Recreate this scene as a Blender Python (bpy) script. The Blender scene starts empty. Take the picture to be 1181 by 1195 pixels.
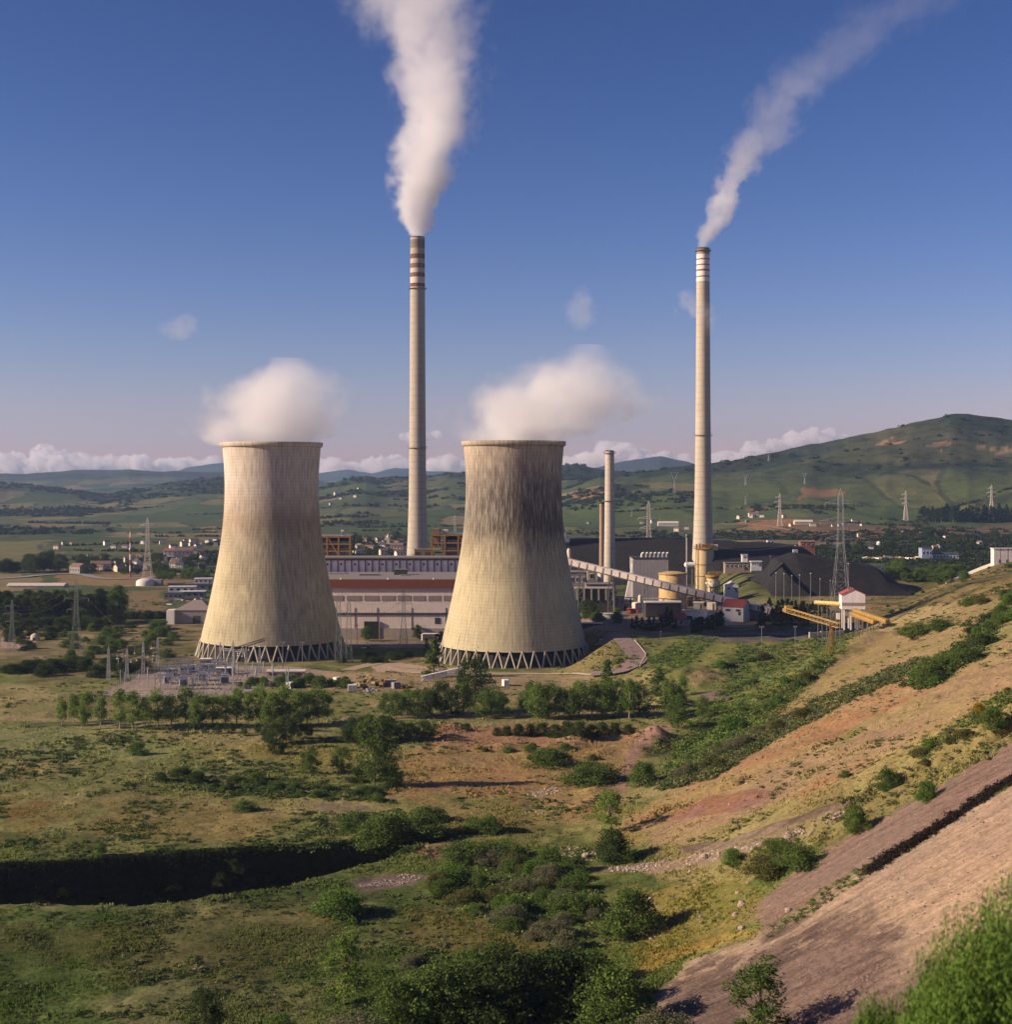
import bpy, math, random
import numpy as np
from mathutils import Vector, Matrix

R = math.radians
scene = bpy.context.scene
COL = scene.collection
F, CX, HY, CH = 1700.0, 590.5, 560.0, 85.0      # focal length in photo pixels, image centre column, horizon row, eye height
rng = np.random.default_rng(7)
random.seed(7)

# ------------------------------------------------------------------ camera, light, sky
cam = bpy.data.cameras.new('camera'); cam_o = bpy.data.objects.new('camera', cam); COL.objects.link(cam_o)
cam.sensor_fit = 'HORIZONTAL'; cam.sensor_width = 36; cam.lens = 36*F/1181
cam.shift_y = (HY-597.5)/1181
cam.clip_start = 0.5; cam.clip_end = 120000
cam_o.location = (0, 0, CH); cam_o.rotation_euler = (R(90), 0, 0)
scene.camera = cam_o
cam.dof.use_dof = True; cam.dof.focus_distance = 640; cam.dof.aperture_fstop = .95

SUN_EL, SUN_AZ = 24.0, 10.0                      # azimuth: degrees from -X towards the viewer's side
sdir = Vector((-math.cos(R(SUN_AZ))*math.cos(R(SUN_EL)), -math.sin(R(SUN_AZ))*math.cos(R(SUN_EL)), math.sin(R(SUN_EL))))
sun = bpy.data.lights.new('sun', 'SUN'); sun.energy = 5.0; sun.angle = R(0.5); sun.color = (1.0, 0.80, 0.56)
sun_o = bpy.data.objects.new('sun', sun); COL.objects.link(sun_o)
sun_o.rotation_euler = (-sdir).to_track_quat('-Z', 'Y').to_euler()
world = bpy.data.worlds.new('World'); scene.world = world; world.use_nodes = True
wn, wl = world.node_tree.nodes, world.node_tree.links
wn.clear()
sky = wn.new('ShaderNodeTexSky'); sky.sky_type = 'NISHITA'; sky.sun_disc = False
sky.sun_elevation = R(SUN_EL); sky.sun_rotation = math.atan2(sdir.x, sdir.y)
sky.air_density = 1.0; sky.dust_density = 0.4; sky.ozone_density = 3.2; sky.altitude = 600
bg = wn.new('ShaderNodeBackground'); bg.inputs['Strength'].default_value = 0.06
wo = wn.new('ShaderNodeOutputWorld')
sp_ = wn.new('ShaderNodeSeparateColor'); cb_ = wn.new('ShaderNodeCombineColor'); wl.new(sky.outputs[0], sp_.inputs[0])
for c_, (g_, k_) in enumerate(((2.05, .270), (1.7, .267), (1.6, .368))):
    pw = wn.new('ShaderNodeMath'); pw.operation = 'POWER'; pw.inputs[1].default_value = g_; wl.new(sp_.outputs[c_], pw.inputs[0])
    mu = wn.new('ShaderNodeMath'); mu.operation = 'MULTIPLY'; mu.inputs[1].default_value = k_; wl.new(pw.outputs[0], mu.inputs[0]); wl.new(mu.outputs[0], cb_.inputs[c_])
wl.new(cb_.outputs[0], bg.inputs['Color']); wl.new(bg.outputs[0], wo.inputs['Surface'])
scene.view_settings.view_transform = 'Standard'; scene.view_settings.look = 'None'
scene.view_settings.exposure = 0.63; scene.view_settings.gamma = 1.0
cy = scene.cycles
cy.use_denoising = True; cy.max_bounces = 8; cy.diffuse_bounces = 3; cy.glossy_bounces = 2
cy.transmission_bounces = 2; cy.transparent_max_bounces = 16; cy.volume_bounces = 4
cy.volume_max_steps = 256; cy.sample_clamp_indirect = 6.0
try:
    cy.use_adaptive_sampling = True; cy.adaptive_threshold = 0.02
except Exception: pass

# ------------------------------------------------------------------ helpers
def tag(o, label=None, cat=None, group=None, kind=None):
    if label: o['label'] = label
    if cat: o['category'] = cat
    if group: o['group'] = group
    if kind: o['kind'] = kind
    return o

def thing(name, label, cat, loc=(0, 0, 0), rz=0.0, group=None, scale=None):
    o = bpy.data.objects.new(name, None); COL.objects.link(o)
    o.empty_display_size = 0.5
    o.location = loc; o.rotation_euler = (0, 0, rz)
    if scale is not None: o.scale = (scale,)*3 if not hasattr(scale, '__len__') else scale
    return tag(o, label, cat, group)

def link(name, me, parent=None):
    o = bpy.data.objects.new(name, me); COL.objects.link(o)
    if parent: o.parent = parent
    return o

def copy_tree(o, parent=None):
    c = o.copy(); COL.objects.link(c)
    if parent: c.parent = parent
    for ch in list(o.children): copy_tree(ch, c)
    return c

class MB:
    """collects shapes into one mesh"""
    def __init__(s): s.v = []; s.f = []; s.m = []; s.sm = []
    def add(s, vs, fs, mi=0, smooth=False):
        o = len(s.v); s.v += [tuple(p) for p in vs]
        for f in fs: s.f.append(tuple(i+o for i in f)); s.m.append(mi); s.sm.append(smooth)
        return s
    def box(s, c, d, rz=0, mi=0, bev=0.0):
        cx, cy_, cz = c; a, b, h = d[0]/2, d[1]/2, d[2]/2
        co, si = math.cos(rz), math.sin(rz)
        if bev:
            k = min(bev, a*.8, b*.8)
            pts = [(-a+k, -b), (a-k, -b), (a, -b+k), (a, b-k), (a-k, b), (-a+k, b), (-a, b-k), (-a, -b+k)]
        else:
            pts = [(-a, -b), (a, -b), (a, b), (-a, b)]
        n = len(pts)
        vs = [(cx+x*co-y*si, cy_+x*si+y*co, cz+z) for z in (-h, h) for x, y in pts]
        fs = [(i, (i+1) % n, n+(i+1) % n, n+i) for i in range(n)] + [tuple(range(n-1, -1, -1)), tuple(range(n, 2*n))]
        return s.add(vs, fs, mi)
    def tube(s, p0, p1, r0, r1=None, n=6, mi=0, smooth=True, cap=True):
        r1 = r0 if r1 is None else r1
        a, b = Vector(p0), Vector(p1); d = (b-a)
        if d.length < 1e-6: return s
        d.normalize(); u = d.orthogonal().normalized(); w = d.cross(u)
        vs = [p+(u*math.cos(2*math.pi*i/n)+w*math.sin(2*math.pi*i/n))*r for p, r in ((a, r0), (b, r1)) for i in range(n)]
        s.add(vs, [(i, (i+1) % n, n+(i+1) % n, n+i) for i in range(n)], mi, smooth)
        if cap: s.add(vs, [tuple(range(n-1, -1, -1)), tuple(range(n, 2*n))], mi, False)
        return s
    def bar(s, p0, p1, w, mi=0): return s.tube(p0, p1, w*.7, w*.7, 4, mi, False)
    def lathe(s, prof, n=32, mi=0, smooth=True, c=(0, 0, 0), cap_top=False, cap_bot=False):
        vs = [(c[0]+r*math.cos(2*math.pi*i/n), c[1]+r*math.sin(2*math.pi*i/n), c[2]+z) for z, r in prof for i in range(n)]
        fs = [(j*n+i, j*n+(i+1) % n, (j+1)*n+(i+1) % n, (j+1)*n+i) for j in range(len(prof)-1) for i in range(n)]
        o = len(s.v); s.add(vs, fs, mi, smooth)
        if cap_top: s.f.append(tuple(o+(len(prof)-1)*n+i for i in range(n))); s.m.append(mi); s.sm.append(False)
        if cap_bot: s.f.append(tuple(o+i for i in range(n-1, -1, -1))); s.m.append(mi); s.sm.append(False)
        return s
    def prism(s, poly, y0, y1, mi=0):
        """polygon in (x, z) pushed from y0 to y1"""
        n = len(poly)
        vs = [(x, y0, z) for x, z in poly] + [(x, y1, z) for x, z in poly]
        return s.add(vs, [(i, (i+1) % n, n+(i+1) % n, n+i) for i in range(n)] + [tuple(range(n-1, -1, -1)), tuple(range(n, 2*n))], mi)
    def mesh(s, name, mats):
        me = bpy.data.meshes.new(name); me.from_pydata(s.v, [], s.f)
        for m in (mats if isinstance(mats, (list, tuple)) else [mats]): me.materials.append(m)
        me.polygons.foreach_set('material_index', s.m); me.polygons.foreach_set('use_smooth', s.sm)
        me.update(); return me
    def build(s, name, mats, parent=None): return link(name, s.mesh(name, mats), parent)

def np_mesh(name, V, quads, mat, smooth=False):
    V = np.ascontiguousarray(V, dtype=np.float32); Q = np.ascontiguousarray(quads, dtype=np.int32)
    k = Q.shape[1]; n = len(Q)
    me = bpy.data.meshes.new(name)
    me.vertices.add(len(V)); me.vertices.foreach_set('co', V.ravel())
    me.loops.add(n*k); me.loops.foreach_set('vertex_index', Q.ravel())
    me.polygons.add(n); me.polygons.foreach_set('loop_start', np.arange(0, n*k, k, dtype=np.int32))
    me.polygons.foreach_set('use_smooth', np.full(n, smooth))
    me.update(calc_edges=True)
    if mat is not None: me.materials.append(mat)
    return me

# ------------------------------------------------------------------ materials
class NT:
    def __init__(s, name):
        s.mat = bpy.data.materials.new(name); s.mat.use_nodes = True
        s.n = s.mat.node_tree.nodes; s.l = s.mat.node_tree.links; s.n.clear()
        s.out = s.n.new('ShaderNodeOutputMaterial')
    def lk(s, a, b): s.l.new(a, b)
    def val(s, sock, v):
        if hasattr(v, 'is_output') or isinstance(v, bpy.types.NodeSocket): s.l.new(v, sock)
        else: sock.default_value = v
    def math(s, op, a, b=0.0, c=None, clamp=False):
        m = s.n.new('ShaderNodeMath'); m.operation = op; m.use_clamp = clamp
        s.val(m.inputs[0], a); s.val(m.inputs[1], b)
        if c is not None: s.val(m.inputs[2], c)
        return m.outputs[0]
    def vmath(s, op, a, b=(0, 0, 0), sc=None):
        m = s.n.new('ShaderNodeVectorMath'); m.operation = op; s.val(m.inputs[0], a); s.val(m.inputs[1], b)
        if sc is not None: s.val(m.inputs['Scale'], sc)
        return m.outputs['Value'] if op in ('LENGTH', 'DOT_PRODUCT') else m.outputs['Vector']
    def noise(s, vec, scale, detail=4, rough=.55, col=False, dist=0.0):
        m = s.n.new('ShaderNodeTexNoise'); s.val(m.inputs['Vector'], vec)
        m.inputs['Scale'].default_value = scale; m.inputs['Detail'].default_value = detail; m.inputs['Roughness'].default_value = rough
        m.inputs['Distortion'].default_value = dist
        return m.outputs['Color'] if col else m.outputs[0]
    def ramp(s, x, stops, interp='LINEAR'):
        m = s.n.new('ShaderNodeValToRGB'); m.color_ramp.interpolation = interp
        e = m.color_ramp.elements
        while len(e) < len(stops): e.new(0.5)
        for el, (p, c) in zip(e, stops):
            el.position = p; el.color = (c, c, c, 1) if not hasattr(c, '__len__') else (*c, 1)
        s.val(m.inputs[0], x); return m.outputs[0]
    def mix(s, f, a, b, mode='MIX'):
        m = s.n.new('ShaderNodeMix'); m.data_type = 'RGBA'; m.blend_type = mode
        s.val(m.inputs[0], f)
        for k, v in ((6, a), (7, b)):
            if hasattr(v, '__len__') and not isinstance(v, bpy.types.NodeSocket) and len(v) == 3: v = (*v, 1)
            s.val(m.inputs[k], v)
        return m.outputs[2]
    def sep(s, v):
        m = s.n.new('ShaderNodeSeparateXYZ'); s.val(m.inputs[0], v); return m.outputs
    def comb(s, x, y, z):
        m = s.n.new('ShaderNodeCombineXYZ'); s.val(m.inputs[0], x); s.val(m.inputs[1], y); s.val(m.inputs[2], z); return m.outputs[0]
    def smooth(s, x, a, b, lo=0.0, hi=1.0):
        m = s.n.new('ShaderNodeMapRange'); m.interpolation_type = 'SMOOTHSTEP'
        s.val(m.inputs[0], x); m.inputs[1].default_value = a; m.inputs[2].default_value = b
        m.inputs[3].default_value = lo; m.inputs[4].default_value = hi
        return m.outputs[0]
    def obj(s): return s.n.new('ShaderNodeTexCoord').outputs['Object']
    def pos(s): return s.n.new('ShaderNodeNewGeometry').outputs['Position']
    def attr(s, name, out='Color'):
        m = s.n.new('ShaderNodeAttribute'); m.attribute_name = name; return m.outputs[out]
    def bsdf(s, col, rough=.85, bump=None, bstr=.3, bdist=.1, metal=0.0, spec=.3):
        b = s.n.new('ShaderNodeBsdfPrincipled')
        if hasattr(col, '__len__') and not isinstance(col, bpy.types.NodeSocket): col = (*col, 1)
        s.val(b.inputs['Base Color'], col); s.val(b.inputs['Roughness'], rough); b.inputs['Metallic'].default_value = metal
        b.inputs['Specular IOR Level'].default_value = spec
        if bump is not None:
            m = s.n.new('ShaderNodeBump'); m.inputs['Strength'].default_value = bstr; m.inputs['Distance'].default_value = bdist
            s.val(m.inputs['Height'], bump); s.lk(m.outputs[0], b.inputs['Normal'])
        s.lk(b.outputs[0], s.out.inputs['Surface']); return b

_pm = {}
def pmat(name, col, rough=.8, var=.22, scale=.6, metal=0.0, streak=True, spec=.3):
    """plain weathered surface: patchy tone, fine grain and rain streaks running down"""
    if name in _pm: return _pm[name]
    t = NT(name); o = t.obj()
    n1 = t.noise(o, scale, 6, .6); n2 = t.noise(o, scale*9, 3)
    f = t.math('ADD', t.math('MULTIPLY', n1, .65), t.math('MULTIPLY', n2, .35))
    if streak:
        n3 = t.noise(t.vmath('MULTIPLY', o, (1.4, 1.4, .08)), scale*2.2, 4)
        f = t.math('ADD', t.math('MULTIPLY', f, .6), t.math('MULTIPLY', n3, .4))
    lo = tuple(c*(1-var) for c in col); hi = tuple(min(.95, c*(1+var)) for c in col)
    c = t.ramp(f, [(.32, lo), (.68, hi)])
    t.bsdf(c, rough, n1, .15, .05, metal, spec); _pm[name] = t.mat; return t.mat

def leafmat(name, dark, light, trans=.3):
    t = NT(name)
    g = t.n.new('ShaderNodeNewGeometry'); oi = t.n.new('ShaderNodeObjectInfo')
    n = t.noise(t.obj(), 3.5, 2)
    f = t.math('ADD', t.math('MULTIPLY', g.outputs['Random Per Island'], .5), t.math('MULTIPLY', oi.outputs['Random'], .28))
    f = t.math('ADD', f, t.math('MULTIPLY', n, .25))
    c = t.ramp(f, [(.12, dark), (.85, light)])
    d = t.n.new('ShaderNodeBsdfDiffuse'); t.lk(c, d.inputs[0])
    tr = t.n.new('ShaderNodeBsdfTranslucent'); t.lk(c, tr.inputs[0])
    m = t.n.new('ShaderNodeMixShader'); m.inputs[0].default_value = trans
    t.lk(d.outputs[0], m.inputs[1]); t.lk(tr.outputs[0], m.inputs[2]); t.lk(m.outputs[0], t.out.inputs['Surface'])
    return t.mat

# ------------------------------------------------------------------ terrain
def _hash(ix, iy, s):
    h = (ix.astype(np.int64)*374761393 + iy.astype(np.int64)*668265263 + s*982451653) & 0xffffffff
    h = ((h ^ (h >> 13))*1274126177) & 0xffffffff
    return ((h ^ (h >> 16)) & 0xffff)/65535.0
def vnoise(x, y, s=0):
    ix, iy = np.floor(x), np.floor(y); fx, fy = x-ix, y-iy
    fx = fx*fx*fx*(fx*(fx*6-15)+10); fy = fy*fy*fy*(fy*(fy*6-15)+10)
    a, b, c, d = _hash(ix, iy, s), _hash(ix+1, iy, s), _hash(ix, iy+1, s), _hash(ix+1, iy+1, s)
    return (a+(b-a)*fx)+((c+(d-c)*fx)-(a+(b-a)*fx))*fy
def fbm(x, y, size, o=4, s=0, g=.5):
    t = 0; amp = 1; tot = 0
    for k in range(o):
        t = t+amp*(vnoise(x/size*2**k+17.3*k, y/size*2**k-9.1*k, s+k)*2-1); tot += amp; amp *= g
    return t/tot
def S(t):
    t = np.clip(t, 0, 1); return t*t*(3-2*t)
def smax(a, b, k): return .5*(a+b+np.sqrt((a-b)**2+k*k))
def smin(a, b, k): return .5*(a+b-np.sqrt((a-b)**2+k*k))

TL, TR = (-113.5, 706.0), (3.6, 684.0)           # cooling tower centres

# (crest points in photo pixels, distance, front width, noise)
RIDGES = [
    ([(-500, 500), (-200, 540), (0, 552), (60, 551), (100, 548), (150, 547), (190, 550), (260, 550), (330, 553), (380, 562), (450, 566), (520, 570), (700, 600)], 8200, 3200),
    ([(-400, 560), (0, 563), (40, 566), (80, 571), (120, 577), (160, 570), (200, 562), (240, 558), (290, 556), (340, 560), (380, 575), (430, 600), (500, 640)], 4700, 1700),
    ([(-200, 590), (60, 600), (130, 582), (190, 560), (215, 546), (260, 540), (300, 545), (360, 553), (385, 551), (405, 548), (435, 552), (460, 546), (490, 548), (530, 551), (600, 545), (640, 552), (800, 570)], 13500, 4500),
    ([(300, 600), (370, 566), (400, 559), (427, 554), (450, 557), (480, 557), (540, 551), (600, 545), (640, 543), (662, 541), (700, 546), (740, 550), (800, 565), (900, 620)], 4600, 2300),
    ([(600, 575), (660, 552), (700, 545), (740, 536), (770, 532), (790, 536), (815, 543), (870, 552), (1000, 560), (1400, 570)], 9500, 3500),
    ([(500, 640), (600, 605), (660, 570), (700, 555), (750, 549), (800, 543), (850, 537), (900, 527), (950, 517), (1000, 507), (1050, 497), (1080, 489), (1110, 483), (1130, 482), (1160, 486), (1181, 489), (1260, 500), (1500, 470), (1900, 460)], 3500, 1500),
]
LOPS = []
def G_line(pts):
    return [np.array(p, float) for p in pts]
def seg_dist(X, Y, pts):
    """distance to a polyline and position along it"""
    best = np.full(X.shape, 1e9); tt = np.zeros(X.shape); side = np.zeros(X.shape); n = len(pts)-1
    for k in range(n):
        ax, ay = pts[k]; bx, by = pts[k+1]; dx, dy = bx-ax, by-ay; L = dx*dx+dy*dy
        t = np.clip(((X-ax)*dx+(Y-ay)*dy)/L, 0, 1)
        d = np.hypot(X-ax-t*dx, Y-ay-t*dy); m = d < best
        best = np.where(m, d, best); tt = np.where(m, (k+t)/n, tt); side = np.where(m, np.sign((X-ax)*dy-(Y-ay)*dx), side)
    return best, tt, side
RIDGE_A = [(56, 425), (74, 455), (95, 487), (118, 520), (136, 548)]
RIDGE_B = [(48, 560), (75, 590), (100, 600)]
TOE_Y = [100, 200, 241, 263, 300, 328, 400, 452, 520, 602, 700, 800, 1000]
TOE_X = [30, 20, 21, 26, 24, 22, 36, 52, 72, 102, 140, 185, 260]
MOUNDS = [(-18, 331, 1.5, 6), (60.5, 350, 2.6, 5), (24, 377, 3.2, 4.2), (24, 388, 2.4, 5), (19, 371, 2.2, 4), (45, 470, 1.0, 8), (62, 545, 5, 9), (88, 560, 6, 10), (70, 600, 5, 16)]
for _k in range(40):                              # spoil heaps tipped on the bare red ground
    _r = np.random.default_rng(100+_k)
    MOUNDS.append((_r.uniform(-32, 52), _r.uniform(440, 500), _r.uniform(.5, 1.9), _r.uniform(2.5, 5.5)))

def height(X, Y):
    X = np.asarray(X, float); Y = np.asarray(Y, float)
    r = np.hypot(X, Y)
    n25 = fbm(X, Y, 28, 4, 1); n6 = fbm(X, Y, 5.5, 3, 5)
    near = S((900-Y)/500)
    z = (1.1*n25+.35*n6+.38*np.abs(fbm(X, Y, 11, 3, 77))*2*near)*(.35+.65*near) + 1.6*fbm(X, Y, 90, 2, 9)*near
    flat = np.exp(-(((X+95)/90)**2+((Y-640)/70)**2)) ; z = z*(1-.85*np.clip(flat*1.5, 0, 1))
    # plant terrace right of the near tower
    td = np.hypot(X-TR[0], Y-TR[1])
    p = S((Y-580)/85)*S((X-16)/34)*S((td-37)/13)*(1-.5*S((Y-790)/120)*(1-S((X-135)/30)))*S((1300-Y)/300)
    z = z+6.5*S((Y-930)/100)*S((X-148)/22)*S((1250-Y)/150)
    z = z+12*p+1.6*fbm(X, Y, 30, 3, 21)*p
    tl = np.minimum(td, np.hypot(X-TL[0], Y-TL[1])); z = z*S((tl-37)/14)
    # low dips and mounds
    for mx, my, mh, mw in MOUNDS:
        z = z+mh*np.exp(-((X-mx)**2+(Y-my)**2)/(mw*mw))*(1+.2*n6)
    # spoil heap slope on the right
    xt = np.interp(Y, TOE_Y, TOE_X)
    d = X-xt+3.5*fbm(X, Y, 45, 3, 31)*S((Y-290)/40)
    s = .60-.14*S((Y-285)/45)
    zs = s*.5*(d+np.sqrt(d*d+13*13))-1.2
    cap = 52-14*S((Y-560)/160)
    zs = smin(zs, cap+3*fbm(X, Y, 60, 3, 41), 8)
    fade = 1-S((Y-900)/250)
    steep = np.clip(d/25, 0, 1)
    zs = zs + steep*(.9*fbm(X, Y, 14, 4, 51)+.3*n6)*(.35+.65*S((Y-280)/15))
    # rills running straight down the loose slope
    zs = zs + steep*.28*fbm(X*.12, Y, 3.2, 3, 61)*S((330-Y)/60)
    z = smax(z, zs*fade, 3)
    # belts of ridge on the slope
    d1, t1, s1 = seg_dist(X, Y, RIDGE_A)
    z = z+4.2*np.exp(-(d1/7)**2)*S(t1*5)-3.5*np.exp(-((d1-13)/9)**2)*(s1 < 0)*S(t1*5)
    # gully beside the pale scree
    gy = 274+3.0*fbm(X, X*0, 18, 3, 71)+1.1*fbm(X, X*0, 4.5, 2, 73)
    z = z-5.0*np.exp(-((Y-gy)/3.0)**2)*S((X-46)/14)*(1+.5*n6)
    z = z+1.3*np.exp(-((Y-gy+6)/3.5)**2)*S((X-46)/14)
    # hill the viewer stands on
    zh = 84-.385*r+.5*n6*np.clip(r/60, 0, 1)
    z = smax(z, np.maximum(zh, -60), 4)
    # excavated pit on the left
    t = (X+112)/87
    yf = 318+24*np.clip(t, -3, 1.3)+.9*fbm(X, Y*0, 9, 3, 81)
    yn = np.interp(X, [-400, -99, -80, -65, -46, -35, -22, -10], [284, 284, 283, 285, 299, 312, 330, 345])+1.5*fbm(X, Y*0, 16, 3, 83)
    pit = np.minimum(np.minimum(6*(yf-Y), .62*(Y-yn)), 14)
    pit = np.clip(pit, 0, None)
    z = z-pit*(1+.12*n6)+.3*np.exp(-((Y-yf-4)/9)**2)*S((-15-X)/20)
    # far country
    far = S((Y-1300)/900)
    z = z+far*(9*fbm(X, Y, 420, 4, 91))
    u = X/np.maximum(Y, 1)*F+CX
    zz = np.zeros_like(z)
    for pts, yc, wf in RIDGES:
        py = np.interp(u, [q[0] for q in pts], [q[1] for q in pts])
        zc = CH+(HY-py)/F*yc
        lump = 1.6*fbm(u, u*0, 26, 3, int(yc) % 97)/F*yc
        tf = np.clip((Y-(yc-wf))/wf, 0, 1); tb = np.clip((Y-yc)/(wf*.7), 0, 1)
        prof = (tf**1.35)*(1-S(tb))
        sp = fbm(X, Y, wf*.28, 5, int(yc) % 89, .52)
        gul = 1-np.abs(fbm(X, Y, wf*.34, 4, int(yc) % 83))*2
        zi = (zc+lump)*prof+sp*.17*np.maximum(zc, 60)*np.sin(np.pi*np.clip(tf, 0, 1))*(1-S(tb))-gul*.10*np.maximum(zc, 60)*np.sin(np.pi*tf)
        zz = np.where(zc*prof > 2, np.maximum(zz, zi), zz)
    z = np.where(Y > 1250, smax(z, zz-2, 4), z)
    return z

FAN = 60.0
_rows = CH*F/np.linspace(760, 240, 640)
_rows = np.concatenate([np.linspace(-45, _rows[0], 62)[:-1], _rows[:-1], CH*F/np.linspace(240, 60, 320)[:-1], np.geomspace(2408.33, 16200, 260)])
_rows = np.unique(np.concatenate([_rows, np.linspace(306, 346, 110)]))
_uin = np.linspace(-.40, .40, 900)
_uout = .40+np.cumsum(np.geomspace(.001, .03, 45))
_us = np.concatenate([-_uout[::-1], _uin, _uout])
YG, UG = np.meshgrid(_rows, _us, indexing='ij'); XG = UG*(YG+FAN)
ZG = height(XG, YG)

def hg(X, Y):
    X = np.asarray(X, float); Y = np.asarray(Y, float)
    u = X/(Y+FAN)
    j = np.clip(np.searchsorted(_rows, Y)-1, 0, len(_rows)-2); i = np.clip(np.searchsorted(_us, u)-1, 0, len(_us)-2)
    fy = np.clip((Y-_rows[j])/(_rows[j+1]-_rows[j]), 0, 1); fx = np.clip((u-_us[i])/(_us[i+1]-_us[i]), 0, 1)
    a = ZG[j, i]*(1-fx)+ZG[j, i+1]*fx; b = ZG[j+1, i]*(1-fx)+ZG[j+1, i+1]*fx
    return a*(1-fy)+b*fy
_march = _rows[_rows > 12]
def ground(px, py, ymin=12.0):
    """where the lines of sight through photo pixels first meet the ground"""
    px = np.atleast_1d(np.asarray(px, float)); py = np.atleast_1d(np.asarray(py, float))
    Ys = _march[_march >= ymin]
    out = np.zeros((len(px), 3))
    for a in range(0, len(px), 4000):
        p, q = px[a:a+4000, None], py[a:a+4000, None]
        Yb = np.broadcast_to(Ys, (len(p), len(Ys)))
        dz = CH+(HY-q)/F*Yb-hg((p-CX)/F*Yb, Yb)
        hit = dz < 0; k = np.where(hit.any(1), hit.argmax(1), len(Ys)-1); k = np.maximum(k, 1)
        ii = np.arange(len(p)); d0, d1 = dz[ii, k-1], dz[ii, k]
        t = np.clip(d0/(d0-d1+1e-9), 0, 1); Yh = Ys[k-1]*(1-t)+Ys[k]*t
        Xh = (p[:, 0]-CX)/F*Yh
        out[a:a+4000] = np.stack([Xh, Yh, hg(Xh, Yh)], 1)
    return out
def G(px, py, ymin=12.0):
    return Vector(ground(px, py, ymin)[0])
def at(px, Y, dz=0.0):
    """ground point in photo column px at distance Y"""
    X = (px-CX)/F*Y
    return Vector((X, Y, float(hg(X, Y))+dz))
def P(px, py, Y): return Vector(((px-CX)/F*Y, Y, CH+(HY-py)/F*Y))
def mpp(Y): return Y/F                             # metres per photo pixel
# ------------------------------------------------------------------ land cover: colour of the soil and grass, plus shade painted in the pit
def world_poly(pp, ymin=12.0):
    q = ground([p[0] for p in pp], [p[1] for p in pp], ymin); return q[:, :2]
def inside(X, Y, poly):
    c = np.zeros(X.shape, bool); n = len(poly)
    for k in range(n):
        x0, y0 = poly[k]; x1, y1 = poly[(k+1) % n]
        if y0 == y1: continue
        c ^= ((y0 > Y) != (y1 > Y)) & (X < (x1-x0)*(Y-y0)/(y1-y0)+x0)
    return c
GRASS_G, GRASS_O, GRASS_T = (.088, .122, .030), (.150, .160, .050), (.25, .215, .095)
TAN, RED, REDD, MAUVE, PALE = (.31, .24, .13), (.30, .185, .105), (.23, .115, .062), (.19, .138, .114), (.38, .28, .195)
ORANGE, YEL, DARK, COAL, GRAV, PINK = (.27, .15, .05), (.25, .20, .055), (.028, .024, .018), (.020, .020, .022), (.30, .25, .22), (.36, .25, .19)
VEG = (.045, .060, .018)
nY, nX = XG.shape
CA = np.zeros((nY, nX, 3)); CB = np.zeros((nY, nX, 3)); FW = np.zeros((nY, nX))
def mixc(M, c, w): M += (np.array(c)-M)*w[..., None]
j1 = fbm(XG, YG, 9, 4, 301); j2 = fbm(XG, YG, 9, 4, 303); jl = fbm(XG, YG, 38, 4, 305); jm = fbm(XG, YG, 15, 3, 307); jf = fbm(XG, YG, 3, 3, 308); jg = fbm(XG, YG, 3, 3, 309)
CA[:] = GRASS_G; CB[:] = GRASS_O
w = S((YG-300)/60)*S((640-YG)/60); mixc(CA, GRASS_O, w); mixc(CB, GRASS_T, w*.6)
w = S((jl-.08)/.22)*S((700-YG)/100); mixc(CA, GRASS_T, w*.75); mixc(CB, TAN, w*.6)
w = S((-jl-.18)/.2)*S((700-YG)/100); mixc(CA, VEG, w*.6)
w = S((YG-620)/80); mixc(CA, (.13, .115, .05), w); mixc(CB, (.24, .18, .10), w)
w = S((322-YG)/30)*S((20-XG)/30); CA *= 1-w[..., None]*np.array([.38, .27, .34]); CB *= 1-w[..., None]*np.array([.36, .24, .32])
# slope of the spoil heap
dsl = XG-np.interp(YG, TOE_Y, TOE_X)
w = S((dsl-4)/16)*S((YG-283)/14)*S((1000-YG)/120); mixc(CA, TAN, w); mixc(CB, (.27, .165, .085), w)
w2 = w*S((jm-.0)/.3); mixc(CA, RED, w2*.8); mixc(CB, REDD, w2*.5)
w3 = w*S((-jl-.05)/.25); mixc(CA, GRASS_T, w3*.9); mixc(CB, GRASS_O, w3*.9)
w4 = w*S((YG-620)/60); mixc(CA, (.10, .10, .035), w4*.8); mixc(CB, (.20, .14, .07), w4*.6)
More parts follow.
